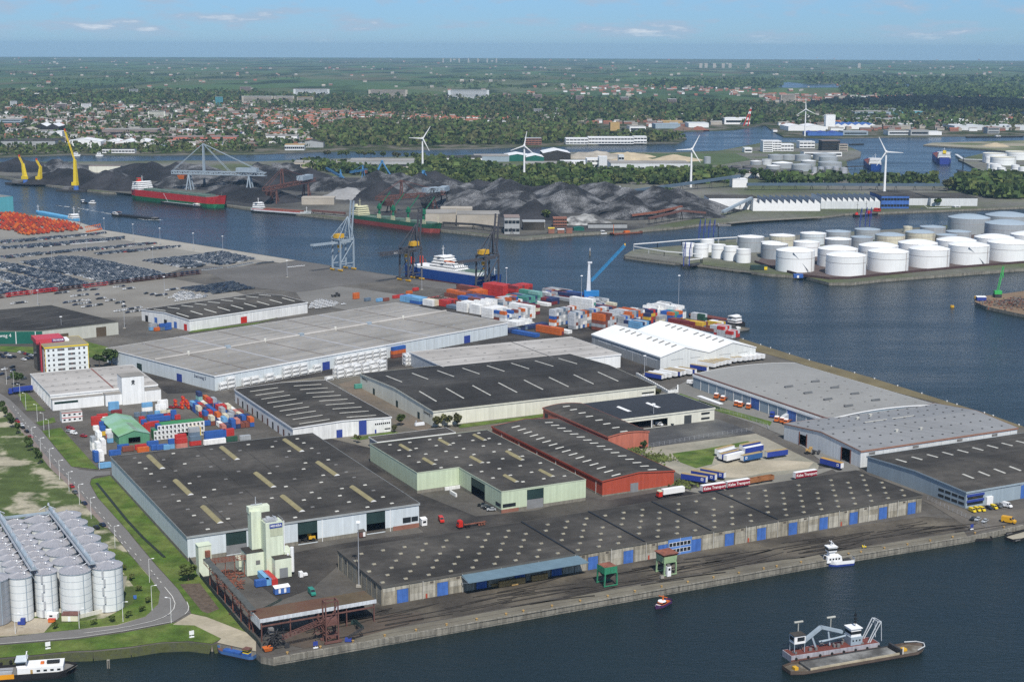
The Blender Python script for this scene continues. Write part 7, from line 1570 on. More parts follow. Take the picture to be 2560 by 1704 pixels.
p=P(*d1(1555,1140)); q_=P(*d1(1610,1225)); tag(put('gangway',MB().beam((p.x,p.y,9),(q_.x,q_.y,.6),1.6,.5).beam((p.x,p.y,10),(q_.x,q_.y,1.6),.15),m_brownst),'brown gangway leading down from the blue ship to the quay','gangway')
# light blue coaster and small craft on the left
t,L=ship('coaster','light blue coaster with long flat hatch and white stern house','ship',d0(712,722),d0(335,650),12,4.4,1.2,mat('ship_light_blue',(.10,.33,.55),.5,.06,.1),m_sboot,mat('deck_light_blue',(.12,.36,.58),.7,.08,.1),1.5); z=house(t,3,16,10,4,2); mastp(t,8,z,10); put('hatch_cover',MB().box(20,L-9,-4.4,4.4,3.8,5.4),mat('deck_light_blue',(.12,.36,.58)),t); mastp(t,L-6,5,9)
t,L=ship('river_barge','long dark river barge under way with a white foaming wake','barge',d0(1045,652),d0(1465,698),11,1.9,.5,m_sblk,m_sblk,m_decks,.6,.1); house(t,3,12,8,1.4,1); put('hold_coaming',MB().box(16,L-14,-4.3,4.3,1.4,2.4),m_darkst,t); put('open_hold',MB().box(17,L-15,-3.6,3.6,2.4,2.45),m_black,t); put('bow_house',MB().box(L-12,L-5,-3,3,1.4,2.6),m_skylg,t); put('awning',MB().box(8,14,-3,3,4.6,4.9),m_brownst,t)
m_foam=mat('foam',(.62,.66,.68),.7,.2,.2)
def foam(px,label):
 q=[P(*p,WZ+.12) for p in px]; b=MB(); r_=random.Random(len(px)); n=len(q)//2
 for i in range(n-1):
  for k in range(22):
   u,v=r_.random(),r_.random(); a=q[i].lerp(q[i+1],u); c=q[2*n-1-i].lerp(q[2*n-2-i],u); w_=a.lerp(c,v); s=r_.uniform(.3,1.5); l=r_.uniform(1,5)
   d=(q[i+1]-q[i]).normalized(); nn=Vector((-d.y,d.x,0))
   b.quad(*[(w_+d*x*l+nn*y*s*.5).to_tuple() for x,y in ((-1,-1),(1,-1),(1,1),(-1,1))])
 o=put('foam',b,m_foam); o['kind']='stuff'; o['label']=label
foam([d0(1045,655),d0(880,625),d0(700,590),d0(500,565),d0(500,560),d0(700,582),d0(880,612),d0(1045,645)],'white foaming wake behind the river barge')
foam([d0(1470,702),d0(1350,700),d0(1280,692),d0(1280,688),d0(1350,694),d0(1470,696)],'bow wave beside the river barge')
t,L=ship('launch','small white launch in mid channel','boat',d0(820,548),d0(885,550),5,1.8,.5,m_wpaint,m_sblk,m_decks,.5); house(t,3,8,3.4,1.2,1)
t,L=ship('launch','smaller dark launch crossing the channel','boat',d0(752,538),d0(800,548),4,1.2,.4,m_sblk,m_sblk,m_decks,.5); house(t,2,5,2.6,.9,1)
for nm,(s_,e_),lab in (('passenger_boat',(e0(665,1438),e0(745,1436)),'white passenger boat on the far canal'),('passenger_boat',(e0(880,1438),e0(955,1437)),'second white passenger boat ahead on the far canal')):
 t,L=ship(nm,lab,'boat',s_,e_,9,2.6,.6,m_wpaint,m_wpaint,m_decks,.8); house(t,L*.15,L*.7,7,2,2,m_wpaint,.2)
# floating cranes
def fcrane(px,px2,lab,lean,H1,jl):
 s,e=P(*px,WZ),P(*px2,WZ); d=e-s; t=thing('floating_crane',lab,'floating crane',(s.x,s.y,WZ),math.atan2(d.y,d.x),'floating cranes'); L=d.length
 put('pontoon',MB().prism([(0,-8),(L*.93,-8),(L,-4),(L,4),(L*.93,8),(0,8)],-1,2.6),m_darkst,t); put('deck_house',MB().box(L*.2,L*.42,-5,5,2.6,6.5),m_skylg,t)
 x=L*.62; put('pedestal',MB().cyl(x,0,2.6,9,4,3.4,14),m_blue,t); put('tower',MB().frus(x-3,x+3,-3,3,9,x-1.6+lean,x+1.6+lean,-1.6,1.6,H1),m_yellb,t)
 put('machine_house',MB().box(x-6,x+3,-3.2,3.2,9,14),m_yellb,t); put('jib',truss(MB(),(x+lean,0,H1-3),(x+lean+jl[0],0,H1+jl[1]),2.4,2.0,9,.5),m_yellb,t); put('jib_tip',MB().box(x+lean+jl[0]-1,x+lean+jl[0]+1,-1,1,H1+jl[1],H1+jl[1]+4),m_redv,t)
fcrane(d0(85,365),d0(330,385),'yellow floating crane at the far left coal berth',-4,34,(-8,9))
fcrane(d0(250,370),d0(440,385),'second yellow floating crane with folded jib at the coal berth',4,30,(-9,8))
fcrane(d0(545,430),d0(800,440),'tall yellow floating crane with long raised jib before the coal','' or 0,48,(-15,42))
# tankers seen from astern
t,L=ship('tanker','blue tanker seen from astern at the far jetty','ship',d3(985,245),d3(905,165),24,11,3,m_sblu,m_sblu,m_deckr,2,L=150); z=house(t,4,18,22,10.5,4); mastp(t,10,z,9); mastp(t,60,11,12); put('pipes',MB().box(25,130,-2,2,10.5,12),m_redv,t)
t,L=ship('tanker','navy tanker with white superstructure seen from astern in the far basin','ship',d3(1620,188),d3(1545,110),27,12,3,m_blued,m_blued,m_deckr,2,L=170); z=house(t,4,20,24,11.5,4); put('funnel',MB().box(3,7,-3,3,z-2,z+4),m_yellb,t); mastp(t,14,z,9); mastp(t,70,12,12); put('pipes',MB().box(25,150,-2,2,11.5,13),m_redv,t)
# right-hand small craft
t,L=ship('tank_barge','long navy and white tank barge by the grey warehouse shore','barge',d3(1775,598),d3(1405,610),10,2.4,.6,m_blued,m_sblk,m_lgrey,.8); house(t,3,12,7,1.8,1); put('deck_pipes',MB().box(16,L-12,-1.4,1.4,1.8,2.8),m_wpaint,t); put('boom',MB().beam((L-12,0,2),(L-2,0,9),.4),m_wpaint,t)
t,L=ship('dredger','dark dredger with red machinery by the blue building','dredger',d3(1045,635),d3(780,668),12,2.2,.6,m_sblk,m_sblk,m_decks,.4); house(t,6,16,6,1.6,2,m_redv); mastp(t,L*.55,2,18,m_sblk); mastp(t,L*.85,2,18,m_sblk); put('excavator',MB().cyl(L*.87,0,1.6,5,2.5,1.5,10).box(L*.4,L*.5,-2,2,1.6,5),m_redv,t)
t,L=ship('barge','long maroon barge moored at the container quay','barge',q8(2110,420),q8(1360,285),11,2.4,.6,m_sblk,m_sblk,m_maroon if 'm_maroon' in globals() else m_deckr,.6,.1); z=house(t,4,13,8,1.8,2); put('hold_coaming',MB().box(18,L-12,-4.2,4.2,1.8,3.2),m_deckr,t)
t,L=ship('pontoon','grey work pontoon at the corner of the container quay','pontoon',q8(2140,490),q8(1960,455),14,1.6,.3,m_decks,m_sblk,mat('pontoon_deck',(.17,.15,.11),.9,.2,.1),.0,.04); put('winch',MB().box(6,9,-2,2,.8,2.2),m_wpaint,t)
t,L=ship('barge','long dark barge moored by the far factories','barge',e3(1825,1268),e3(2356,1262),14,2.5,.6,m_sblk,m_sblk,m_decks,.4); house(t,L*.5,L*.58,8,2,1)
t,L=ship('coaster','coaster lying off the far factory point','ship',e3(750,1335),e3(885,1332),10,2.2,.6,m_sblk,m_sblk,m_decks,.4); put('hold_coaming',MB().box(8,L-8,-3,3,1.4,2.6),m_darkst,t)
t,L=ship('workboat','white workboat at the coal office quay','boat',d2(868,828),d2(805,832),5,1.8,.5,m_wpaint,m_sblk,m_decks,.6); house(t,3,7,3,1.2,1)
t,L=ship('work_barge','rusty work barge with red grab at the coal office quay','barge',d2(1190,815),d2(905,835),10,1.8,.4,m_rust,m_sblk,m_deckr,.3,.06); put('grab',MB().box(L*.4,L*.55,-2,2,1.2,3.5).beam((L*.9,0,1),(L*.9,0,12),.5),m_orange,t)
# front basin: tug, launch, dredger with barge, workboats
t,L=ship('tug','white tug boat with tall wheelhouse moored at the front quay','tug',b3(778,470),b3(528,495),6.2,2.4,.9,m_wpaint,m_blued,m_decks,1.1,.28)
h=put('deckhouse',MB().frus(6,13.4,-2,2,1.6,6.4,13,-1.8,1.8,4.2),m_wpaint,t)
for x in (7.2,8.6,10,11.4):
 for s_ in (-1,1): put('window',MB().box(x,x+.8,s_*2.02-.06,s_*2.02+.06,2.9,3.6),m_glass,h)
put('tower',MB().frus(9,12,-1.3,1.3,4.2,9.3,11.8,-1.1,1.1,6.2),m_wpaint,t); w_=put('wheelhouse',MB().frus(8.7,12.5,-1.6,1.6,6.2,8.5,12.8,-1.7,1.7,8.4),m_wpaint,t); put('window_band',MB().frus(8.62,12.64,-1.68,1.68,6.9,8.5,12.85,-1.74,1.74,7.9),m_glass,w_); put('roof',MB().box(8.3,13,-1.9,1.9,8.4,8.6),m_wpaint,w_)
put('fender',MB().tube((L-.2,0,.3),(L+.3,0,4.2),.5,8),m_tyre,t); put('rail',MB().beam((0,-2.6,2.9),(6,-3.0,2.9),.1).beam((0,2.6,2.9),(6,3.0,2.9),.1).box(1.5,5,-1.2,1.2,1.6,2.3),m_darkst,t); put('hull_stripe',MB().box(3,L-6,-3.16,-3.11,.9,1.3),m_redv,t); mastp(t,10.6,8.6,2.4)
t,L=ship('workboat','small purple-hulled workboat with orange cabin in the front basin','boat',b2(1450,835),b2(1318,905),3.4,1.4,.4,mat('purple_hull',(.07,.03,.10),.5,.1,.2),m_sblk,m_brownst,.9,.3)
put('cabin',MB().frus(4.0,7.6,-1.2,1.2,.7,4.2,7.3,-1.05,1.05,2.3),m_orange,t); put('window_band',MB().box(4.1,7.5,-1.2,1.2,1.4,1.9),m_glass,t); put('roof',MB().cyl(5.8,0,2.3,2.5,1.7,1.6,12),m_wpaint,t); put('bow_rail',MB().box(8.2,9.4,-1.0,1.0,1.0,1.5),m_wpaint,t); put('engine_box',MB().box(1,3.2,-.8,.8,.7,1.3),m_orange,t); mastp(t,5,2.5,2,m_orange)
def q10(x,y): return (1940+x/5.89,1520+y/5.89)
DR=thing('dredger','grey suction dredger with raised boom, white cabins and red deck','dredger',tuple(P(*q10(215,790),WZ)),0)
s,e=P(*q10(200,800),WZ),P(*q10(1500,600),WZ); d=e-s; DR.rotation_euler.z=math.atan2(d.y,d.x); L=d.length
put('hull',MB().prism([(0,-.4),(L,-.4),(L,6),(0,6)],-1,2.4),mat('dredger_grey',(.36,.35,.38),.6,.1,.3,streak=.2),DR); put('belt',MB().box(-.1,L+.1,-.5,-.4,-.5,.9),m_brownst,DR); put('deck',MB().box(.3,L-.3,0,5.6,2.4,2.5),m_deckr,DR)
c_=put('control_cabin',MB().box(2,6.6,1.2,4.8,6.0,9.0),m_wpaint,DR); put('roof',MB().box(1.8,6.8,1,5,9,9.2),m_roofd,c_); put('window',MB().box(3.2,6.2,1.12,1.19,7,8.5),m_glass,c_); put('window',MB().box(1.92,1.99,1.6,4.4,7,8.5),m_glass,c_)
for x in (2.2,6.4):
 for y in (1.4,4.6): put('cabin_leg',MB().box(x-.12,x+.12,y-.12,y+.12,2.5,6),m_gsteel,c_)
b=MB(); b.beam((7,3,6),(14,3,10.5),1.4,1.1).beam((14,3,10.5),(23,3,7.5),1.4,1.1).beam((10,3,8),(12,3,3),.7).beam((17,3,9),(18,3,3),.6)
put('suction_boom',b,m_gsteel,DR); put('suction_pipe',MB().tube((14,2,5.2),(24,2,6.2),.35,8).tube((14,4,4.4),(24,4,5),.35,8),m_gsteel,DR)
for x in (5.8,19.5): put('spud_head',MB().cyl(x,5.2,2.5,12.5,.22,.22,8).tube((x-1.8,5.2,12.7),(x+1.8,5.2,12.7),.42,8),mat('pale_grey_pipe',(.38,.38,.34),.6,.1,.3),DR)
h=put('deckhouse',MB().box(25.5,30.5,.6,5.4,2.5,5.6),m_gsteel,DR);
for k in range(3): put('porthole',MB().box(26.2+k*1.4,26.8+k*1.4,.53,.59,4,4.6),m_glass,h)
w_=put('wheelhouse',MB().box(25.8,30,1,5,5.6,8.6),m_wpaint,DR); put('window_band',MB().box(25.72,30.08,.92,5.08,6.6,7.7),m_glass,w_); put('roof',MB().box(25.4,30.4,.6,5.4,8.6,8.9),m_wpaint,w_)
b=MB(); b.cyl(28.6,3,8.9,16,.12,.08,6)
for z in (10,11.4,12.8): b.box(28.2,29,2.7,3.3,z,z+.8)
put('mast',b,m_black,DR)
b=MB()
for y in (1,5): b.beam((34,y,2.5),(38.5,y,10),.28).beam((38.5,y,10),(L-.2,y,10.2),.28).beam((L-.2,y,10.2),(L-4.2,y,2.5),.28).beam((38.5,y,10),(39,y,2.5),.22)
for x,z in ((38.5,10),(L-.2,10.2)): b.beam((x,1,z),(x,5,z),.25)
put('stern_gantry',b,mat('pale_frame',(.52,.55,.57),.5,.08,.3),DR)
b=MB(); r_=random.Random(2)
for k in range(26): x=r_.uniform(1,L-6); y=r_.uniform(.4,5); b.box(x,x+r_.uniform(.3,1.4),y,y+r_.uniform(.3,.9),2.5,2.5+r_.uniform(.4,1.4))
put('deck_gear',b,m_skylg,DR)
for k in range(9): put('fender',MB().tube((2+k*5,-.7,1.2),(2+k*5,-.4,1.2),.5,10),m_tyre,DR)
t,L=ship('hopper_barge','long rusty flat hopper barge with muddy deck beside the dredger','barge',q10(150,945),q10(2180,590),9.0,1.5,.4,mat('barge_rust',(.10,.075,.06),.8,.2,.3),m_sblk,mat('muddy_deck',(.12,.10,.075),.9,.2,.3,col2=(.2,.19,.17),sc2=.15),.6,.10)
put('hold_cover',MB().box(L*.13,L*.76,-3.4,3.4,.7,1.5),mat('mud_cover',(.085,.083,.078),.9,.25,.15,col2=(.26,.26,.25),sc2=.08),t); put('coaming',MB().box(L*.13,L*.77,-3.7,-3.45,.6,1.9),mat('worn_edge',(.42,.37,.27),.8,.25,.3),t); put('coaming',MB().box(L*.13,L*.77,3.45,3.7,.6,1.9),m_darkst,t); put('bulkhead',MB().box(L*.775,L*.79,-3.6,3.6,.6,3.0),m_darkst,t); put('bow_rim',MB().beam((L*.9,-4.1,2.0),(L*.97,-2.6,2.2),.25).beam((L*.97,-2.6,2.2),(L*.995,0,2.3),.25).beam((L*.995,0,2.3),(L*.97,2.6,2.2),.25).beam((L*.97,2.6,2.2),(L*.9,4.1,2.0),.25),m_lgrey,t); put('winch',MB().box(L*.05,L*.075,-1,1,.7,1.7),m_yell,t); put('winch',MB().box(L*.83,L*.86,-1,1,.7,1.6),m_yell,t); put('bollard_post',MB().cyl(L*.80,-3.2,.7,3.4,.2,.2,6),m_wpaint,t)
t,L=ship('workboat','small blue workboat with yellow wheelhouse at the sand ramp','boat',b0(2352,1360),b0(2000,1285),4.6,1.6,.5,mat('blue_hull',(.05,.12,.28),.6,.1,.2),m_sblk,m_brownst,.8,.2)
put('wheelhouse',MB().box(2.2,5,-1.3,1.3,.8,2.0),MATS['container_blue'],t); put('cabin_top',MB().box(2.4,4.8,-1.2,1.2,2.0,3.5),m_yellb,t); put('window_band',MB().box(2.35,4.85,-1.25,1.25,2.5,3.1),m_glass,t); put('roof',MB().box(2.2,5.1,-1.4,1.4,3.5,3.65),m_brownst,t); put('hold_cover',MB().box(6,13.2,-1.5,1.5,.8,1.9),MATS['container_blue'],t); put('fore_locker',MB().box(L-5.6,L-3.2,-1.0,1.0,.8,1.7),MATS['container_blue'],t); put('crane_post',MB().cyl(L-6.4,0,.8,3.2,.18,.14,6),m_rust,t)
t,L=ship('river_tanker','white-cabined river tanker with orange hull side at the picture corner','barge',(-260,1712),b0(715,1475),9.5,2.6,.8,m_sblk,m_sblk,m_decks,.8,.10)
put('orange_side',MB().box(20,L-21,-4.9,-4.78,1.2,2.9),mat('barge_orange',(.75,.32,.02),.5,.05,.2),t)
h=put('deckhouse',MB().box(L-20,L-4.5,-3.6,3.6,1.8,4.2),m_wpaint,t)
for k in range(4): put('window',MB().box(L-13.5+k*2.3,L-12.3+k*2.3,-3.66,-3.6,2.7,3.4),m_glass,h)
put('door',MB().box(L-15.6,L-14.8,-3.66,-3.6,1.9,3.6),m_wood,h); w_=put('wheelhouse',MB().box(L-20.4,L-17.2,-2.6,2.6,4.2,6.4),m_wpaint,t); put('window_band',MB().box(L-20.48,L-17.12,-2.68,2.68,5,5.9),m_glass,w_); put('roof',MB().box(L-20.8,L-16.8,-3,3,6.4,6.6),m_lblue,w_); mastp(t,L-17,6.6,2.5); put('dinghy',MB().frus(L-10,L-6.2,-1,1,4.3,L-10.3,L-5.9,-1.2,1.2,4.9),m_black,t); put('orange_boat',MB().box(L-12.4,L-11.2,-.8,.8,4.3,4.8),m_orange,t); put('deck_pipes',MB().box(20,L-22,-2.6,-2.3,1.9,2.6).box(20,L-22,1.8,2.1,1.9,2.6).box(20,L-22,-.6,.6,1.9,2.2),m_alu,t)
p=P(*b0(1000,1440),WZ); t=thing('mooring_pile','twin timber mooring pile in the dark water below the grass bank','pile',(p.x,p.y,WZ)); put('pile',MB().box(-.5,-.15,-.3,.3,-1,3.0),m_plinth,t); put('pile',MB().box(.15,.5,-.3,.3,-1,3.0),m_plinth,t); put('cap',MB().box(-.5,.5,-.35,.35,3.0,3.2),m_concl,t)
for k,(px,px2,B_,lab) in enumerate(((b3(1880,262),b3(2050,252),5,'small flat pontoon moored at the fenced quay'),(b3(2130,205),(2700,1285),8,'rust-brown flat barge at the right picture edge'),(b3(2215,270),(2700,1300),7,'sandy-decked barge lying outside the rust-brown one'))):
 t,L=ship('flat_barge',lab,'barge',px,px2,B_,1.4,.3,m_sblk,m_sblk,(m_plinth,m_brownst,m_sandg)[k],.0,.05); put('rim',MB().box(.5,L-.5,-B_/2+.1,-B_/2+.35,.6,1.0),m_skylg,t)
r_=random.Random(4); o=P(*b0(30,1450),WZ);
me=MB()
for k in range(46): x,y=r_.uniform(-9,9),r_.uniform(-3,3); z=r_.uniform(.2,2.6); me.tube((o.x+x,o.y+y,WZ+z),(o.x+x,o.y+y+.4,WZ+z),.6,8)
oo=put('tyre_heap',me,m_tyre); oo['kind']='stuff'; oo['label']='heap of black tyres on a pontoon at the left picture edge'
# green crane on the scrap spit
p=P(*d3(2110,1410)); t=thing('scrap_crane','bright green crane with tall jib on the scrap quay','crane',(p.x,p.y,0)); mg=mat('bright_green_paint',(.05,.40,.10),.5,.08,.3)
put('base',MB().box(-3,3,-3,3,.3,3),m_darkst,t); put('house',MB().box(-3,3.4,-2,2,3,6),mg,t); put('jib',truss(MB(),(0,0,5),(4.5,3,26),1.6,1.2,10,.4),mg,t); put('arm',MB().beam((4.5,3,26),(5.2,3,17),.5),mg,t)
b=MB()
for k in range(900):
 x,y=r_.gauss(0,14),r_.gauss(0,12); q_=P(2545,762); h_=max(.2,7*math.exp(-(x*x/300+y*y/200))); z=r_.uniform(0,h_); s_=r_.uniform(.3,1.3); b.cur=k%3; b.box(q_.x+x,q_.x+x+s_,q_.y+y,q_.y+y+s_*r_.uniform(.3,1),z,z+s_*.5)
o=put('scrap_heap',b,[m_rust,m_skylg,m_darkst]); o['kind']='stuff'; o['label']='heap of mixed metal scrap on the right-hand quay'
boxthing('scrap_barge_house','blue and white deck equipment at the tip of the scrap quay','plant',d3(1925,1445),0,8,5,3,m_blued,m_wpaint)
for i,px in enumerate((d3(1695,1500),d3(1915,1415))):
 p=P(*px,WZ); t=thing('mooring_buoy','yellow mooring buoy, %s to the scrap quay'%('farther' if i==0 else 'closer'),'buoy',(p.x,p.y,WZ),0,'mooring buoys'); put('float',MB().cyl(0,0,-.5,1.6,1.8,1.6,12),m_yell,t); put('ring',MB().cyl(0,0,1.6,2.4,.5,.4,8),m_skylg,t)
p=P(*d2(717,1025),WZ); t=thing('navigation_beacon','slim grey beacon pile in mid channel','beacon',(p.x,p.y,WZ)); put('pile',MB().cyl(0,0,-1,5,.9,.7,8),m_plinth,t); put('lantern',MB().cyl(0,0,5,8,.35,.3,8),m_wpaint,t)
# ------------------------------------------------------------------ storage tanks
def tank(px,mb,mr,label,roof='dome',grp='storage tanks',tl=d3,fixed_h=None,stair=False):
 xl,xr,yb,yt=px; pb=P(*tl((xl+xr)/2,yb)); mpp=(pb-Vector((0,0,CH))).length/FPX; R=(xr-xl)/(K if tl in (d2,d3) else tl.k)*mpp/2
 vd=Vector((pb.x,pb.y,0)).normalized(); c=pb+vd*R; h=fixed_h or hgt(tl((xl+xr)/2,yb),tl(0,yt)[1])
 t=thing('storage_tank',label,'storage tank',(c.x,c.y,.2),0,grp)
 put('shell',MB().cyl(0,0,0,h,R,R,36,False).mesh('shell',True),mb,t)
 if roof=='dome': put('roof',MB().dome(0,0,h,R*.16,R,36,5).mesh('roof',True),mr,t)
 elif roof=='cone': put('roof',MB().cone(0,0,h,h+R*.14,R,36),mr,t)
 else: put('roof',MB().cyl(0,0,h-1.2,h-1.0,R-.1,R-.1,36),mr,t)
 put('wind_girder',MB().cyl(0,0,h*.66,h*.66+.35,R+.12,R+.12,36,False).cyl(0,0,h-.2,h+.12,R+.1,R+.1,36,False),mat('girder_tone',(.42,.38,.36),.7,.1,.2) if roof!='plain' else m_alu,t)
 if R>8:
  put('pipe',MB().box(R*.72,R*.72+.4,-R*.72,-R*.72+.4,0,h),mat('girder_tone',(.42,.38,.36)),t)
  if stair: put('stair',MB().beam((-R*.3,-R*1.0,h),(R*.62,-R*.9,0),1.2,.3),m_alu,t)
  b=MB()
  for a in range(0,360,15): b.box(R*.98*math.cos(math.radians(a))-.06,R*.98*math.cos(math.radians(a))+.06,R*.98*math.sin(math.radians(a))-.06,R*.98*math.sin(math.radians(a))+.06,h,h+1.1)
  put('handrail',b,m_alu,t)
 return t
for i,a in enumerate(((70,420,1185,1000),(530,893,1220,1045),(915,1280,1185,1010),(1292,1655,1148,985),(1660,2018,1118,950),(2018,2385,1088,925))): tank(a,m_tankw,m_tankw,'big white domed tank, %s from the left in the front row'%ORD[i],grp='white front-row tanks',stair=i in (0,4))
for i,a in enumerate(((455,815,1140,985),(832,1185,1112,955),(1195,1545,1082,930),(1550,1900,1052,905),(1900,2245,1022,878),(2235,2580,995,852))): tank(a,m_tankw,m_tankw,'big white domed tank, %s from the left in the second row'%ORD[i],grp='white second-row tanks')
for a,mb,mr,l,rf in (((-60,178,1065,935),m_tankg,m_tankw,'grey tank with white roof and stair at the left of the third row','cone'),((232,472,1040,915),m_tankw,m_tankw,'smaller white tank behind the first front-row tank','cone'),((520,760,1010,888),m_tankg,m_tankw,'grey tank with white conical roof behind the second row','cone'),((762,958,985,868),m_tankg,m_tankb,'grey tank with blue-grey roof behind the second row','cone'),((985,1250,955,852),m_tanky,m_tankb,'cream ringed tank with blue dome, left of its twin','dome'),((1265,1525,930,826),m_tanky,m_tankb,'cream ringed tank with blue dome, right of its twin','dome'),((10,245,965,855),m_tanky,m_tankw,'cream tank with white roof at the back left','cone'),((295,530,930,835),m_lblue,m_tankw,'pale blue tank with white roof at the back left','cone'),((530,755,905,818),m_tankg,m_tankb,'grey ribbed tank, back row left','cone'),((797,1025,880,798),m_tankg,m_tankb,'grey ribbed tank, back row middle','cone'),((1400,1625,855,775),m_tankg,m_tankb,'grey ribbed tank, back row right','cone'),((1640,1858,900,818),m_tankg,m_tankb,'grey ribbed tank before the huge dark tank','cone'),((1545,1735,930,848),m_tankg,m_tankb,'grey tank half hidden between cream twin and white row','cone'),((1660,2025,835,695),m_tankg,m_tankb,'huge dark grey tank with blue-grey dome, left of three','dome'),((2000,2380,890,750),m_tankg,m_tankb,'huge dark grey tank with blue-grey dome, nearest of three','dome'),((2005,2380,800,675),m_tankg,m_tankb,'huge dark grey tank with blue-grey dome, farthest of three','dome'),((1243,1325,815,765),m_tanky,m_tanky,'small cream tank on the terminal shore','cone')): tank(a,mb,mr,l,rf)
for a,mb,mr,l in (((1563,1680,1035,922),m_tankw,m_tankw,'white cylinder tank nearest the pier tip'),((1675,1805,1048,932),m_tankw,m_tankw,'white cylinder tank, second from the pier tip'),((1730,1858,1000,888),m_tankw,m_tankw,'white cylinder tank behind the pier group'),((1835,1965,1058,935),m_tankw,m_tankw,'white cylinder tank, middle of the pier group'),((1945,2080,1078,952),m_tankw,m_tankw,'white cylinder tank, fourth in the pier group'),((2062,2195,1098,978),m_tankw,m_tankw,'white cylinder tank, last of the pier group'),((2072,2315,1000,868),m_tankg,m_tankw,'ribbed grey tank with red bands and white roof'),((2288,2470,1045,915),m_tankg,m_tankw,'ribbed grey tank with white roof and stair')): tank(a,mb,mr,l,'cone','pier tanks',d2)
def q9(x,y): return (1640+x/4.53,360+y/4.53)
q9.k=4.53
far=[((1288,1598,430,365),m_tankw,m_brownst,'white','open'),((1738,2050,425,362),m_tankw,m_brownst,'white','open'),((960,1198,385,335),m_tankw,m_brownst,'white','open'),((695,880,335,292),m_tankk,m_tankk,'black','cone'),((935,1150,340,295),m_tankk,m_tankk,'black','cone'),((1165,1360,390,302),m_tankk,m_tankk,'black','cone'),((1420,1660,390,312),m_tankk,m_tankk,'black','cone'),((2060,2185,395,335),m_tankg,m_tankg,'grey','open'),((720,840,285,258),m_tankk,m_tankk,'black','cone'),((845,960,278,252),m_tankk,m_tankk,'black','cone'),((980,1095,278,252),m_tankk,m_tankk,'black','cone'),((1880,2060,345,308),m_tankk,m_tankk,'black','cone'),((1310,1545,280,222),m_tankg,m_tankw,'grey','cone'),((1250,1405,290,252),m_tankg,m_tankw,'grey','cone'),((1535,1760,312,242),m_tankg,m_tankg,'grey','cone'),((1640,1805,255,196),m_tankg,m_tankw,'grey','cone'),((1780,2035,185,122),m_tankg,m_tankg,'grey','cone'),((1845,2050,225,152),m_tankg,m_tankg,'grey','cone'),((1840,2100,275,217),m_tankg,m_tankg,'grey','cone'),((1575,1750,200,132),m_tankg,m_tankg,'grey','cone'),((1420,1580,185,132),m_tankg,m_tankg,'grey','cone'),((1270,1440,185,132),m_tankg,m_tankg,'grey','cone'),((1200,1310,240,178),m_lgrey,m_tankg,'pale','cone'),((540,620,225,150),m_tankg,m_alu,'lone grey','cone'),((1760,1820,335,265),m_alu,m_alu,'silver','cone'),((1830,1900,335,265),m_alu,m_alu,'silver','cone'),((1910,1985,330,262),m_alu,m_alu,'silver','cone'),((2000,2070,325,260),m_alu,m_alu,'silver','cone'),((2085,2165,330,272),m_alu,m_alu,'silver','cone'),((1070,1200,240,200),m_tankg,m_tankw,'pale','cone')]
def rowof(y,ys): return sum(y>v for v in ys)
for a,mb,mr,cn,rf in far:
 k=rowof(a[2],(215,300,350)); rw=sorted(b[0][0] for b in far if rowof(b[0][2],(215,300,350))==k); tank(a,mb,mr,'%s tank, %s from the left in the %s row of the island tank farm'%(cn,ORD[rw.index(a[0])],('back','third','second','front')[k]),rf,'island tank farm',q9)
r3=[(1980,2185,175,92),(2050,2270,200,128),(2190,2400,150,78),(2015,2080,240,182),(2045,2145,262,192),(2110,2180,275,217),(2150,2220,310,247),(2180,2290,318,252),(2215,2320,335,272),(2240,2310,258,197),(2305,2380,270,217),(2270,2375,360,318),(1998,2060,180,120)]
for a in r3: tank(a,m_tankw,m_tankw if a[1]-a[0]<150 else m_tanky,'%s white tank, %s from the left in the right-edge tank farm'%('big' if a[1]-a[0]>150 else 'small',ORD[sorted(b[0] for b in r3).index(a[0])]),'cone' if a[1]-a[0]<150 else 'open','right-edge tank farm')
# terminal piers, pipe racks, loading arms
def beamthing(name,label,cat,pts,z,wd,ht,m,legs=0,lm=None):
 q=[P(*p,WZ if z<0 else 0) for p in pts]; t=thing(name,label,cat,(0,0,0)); b=MB()
 for i in range(len(q)-1):
  b.beam((q[i].x,q[i].y,z),(q[i+1].x,q[i+1].y,z),wd,ht)
  n=max(1,int((q[i+1]-q[i]).length/(legs or 1e9)))
  for k in range(n+1 if legs else 0): p=q[i].lerp(q[i+1],k/n); put('pile',MB().beam((p.x,p.y,-6),(p.x,p.y,z),.6),lm or m_darkst,t)
 put('deck',b,m,t)
 return t
beamthing('pipe_rack','white pipe rack along the upper edge of the pier','pipe rack',[d2(1120,972),d2(1340,955),d2(1560,935),d2(2070,905)],6,1.2,.8,m_wpaint,20,m_alu)
beamthing('pipe_rack','white pipe rack along the lower edge of the pier','pipe rack',[d2(1120,985),d2(1400,1030),d2(1750,1060),d2(1750,1095),d2(1620,1110)],5,1.0,.8,m_wpaint,20,m_alu)
beamthing('jetty','timber mooring jetty in the water below the pier','jetty',[d2(1030,1060),d2(1200,1085),d2(1500,1122)],-1.2,1.6,.8,m_plinth,14)
beamthing('jetty','second timber mooring jetty below the tank pier','jetty',[d2(1690,1130),d2(2030,1175),d2(2205,1195)],-1.2,1.6,.8,m_plinth,14)
beamthing('jetty','jetty deck with blue loading arms below the tank pier','jetty',[d2(1560,1130),d2(1640,1140),d2(1730,1115)],-.4,7,1.0,m_darkst,10)
beamthing('jetty','timber pier before the saw-tooth sheds','jetty',[d2(1990,745),d2(2200,725),d3(0,715),d3(480,690)],-.3,7,1.0,m_plinth,12)
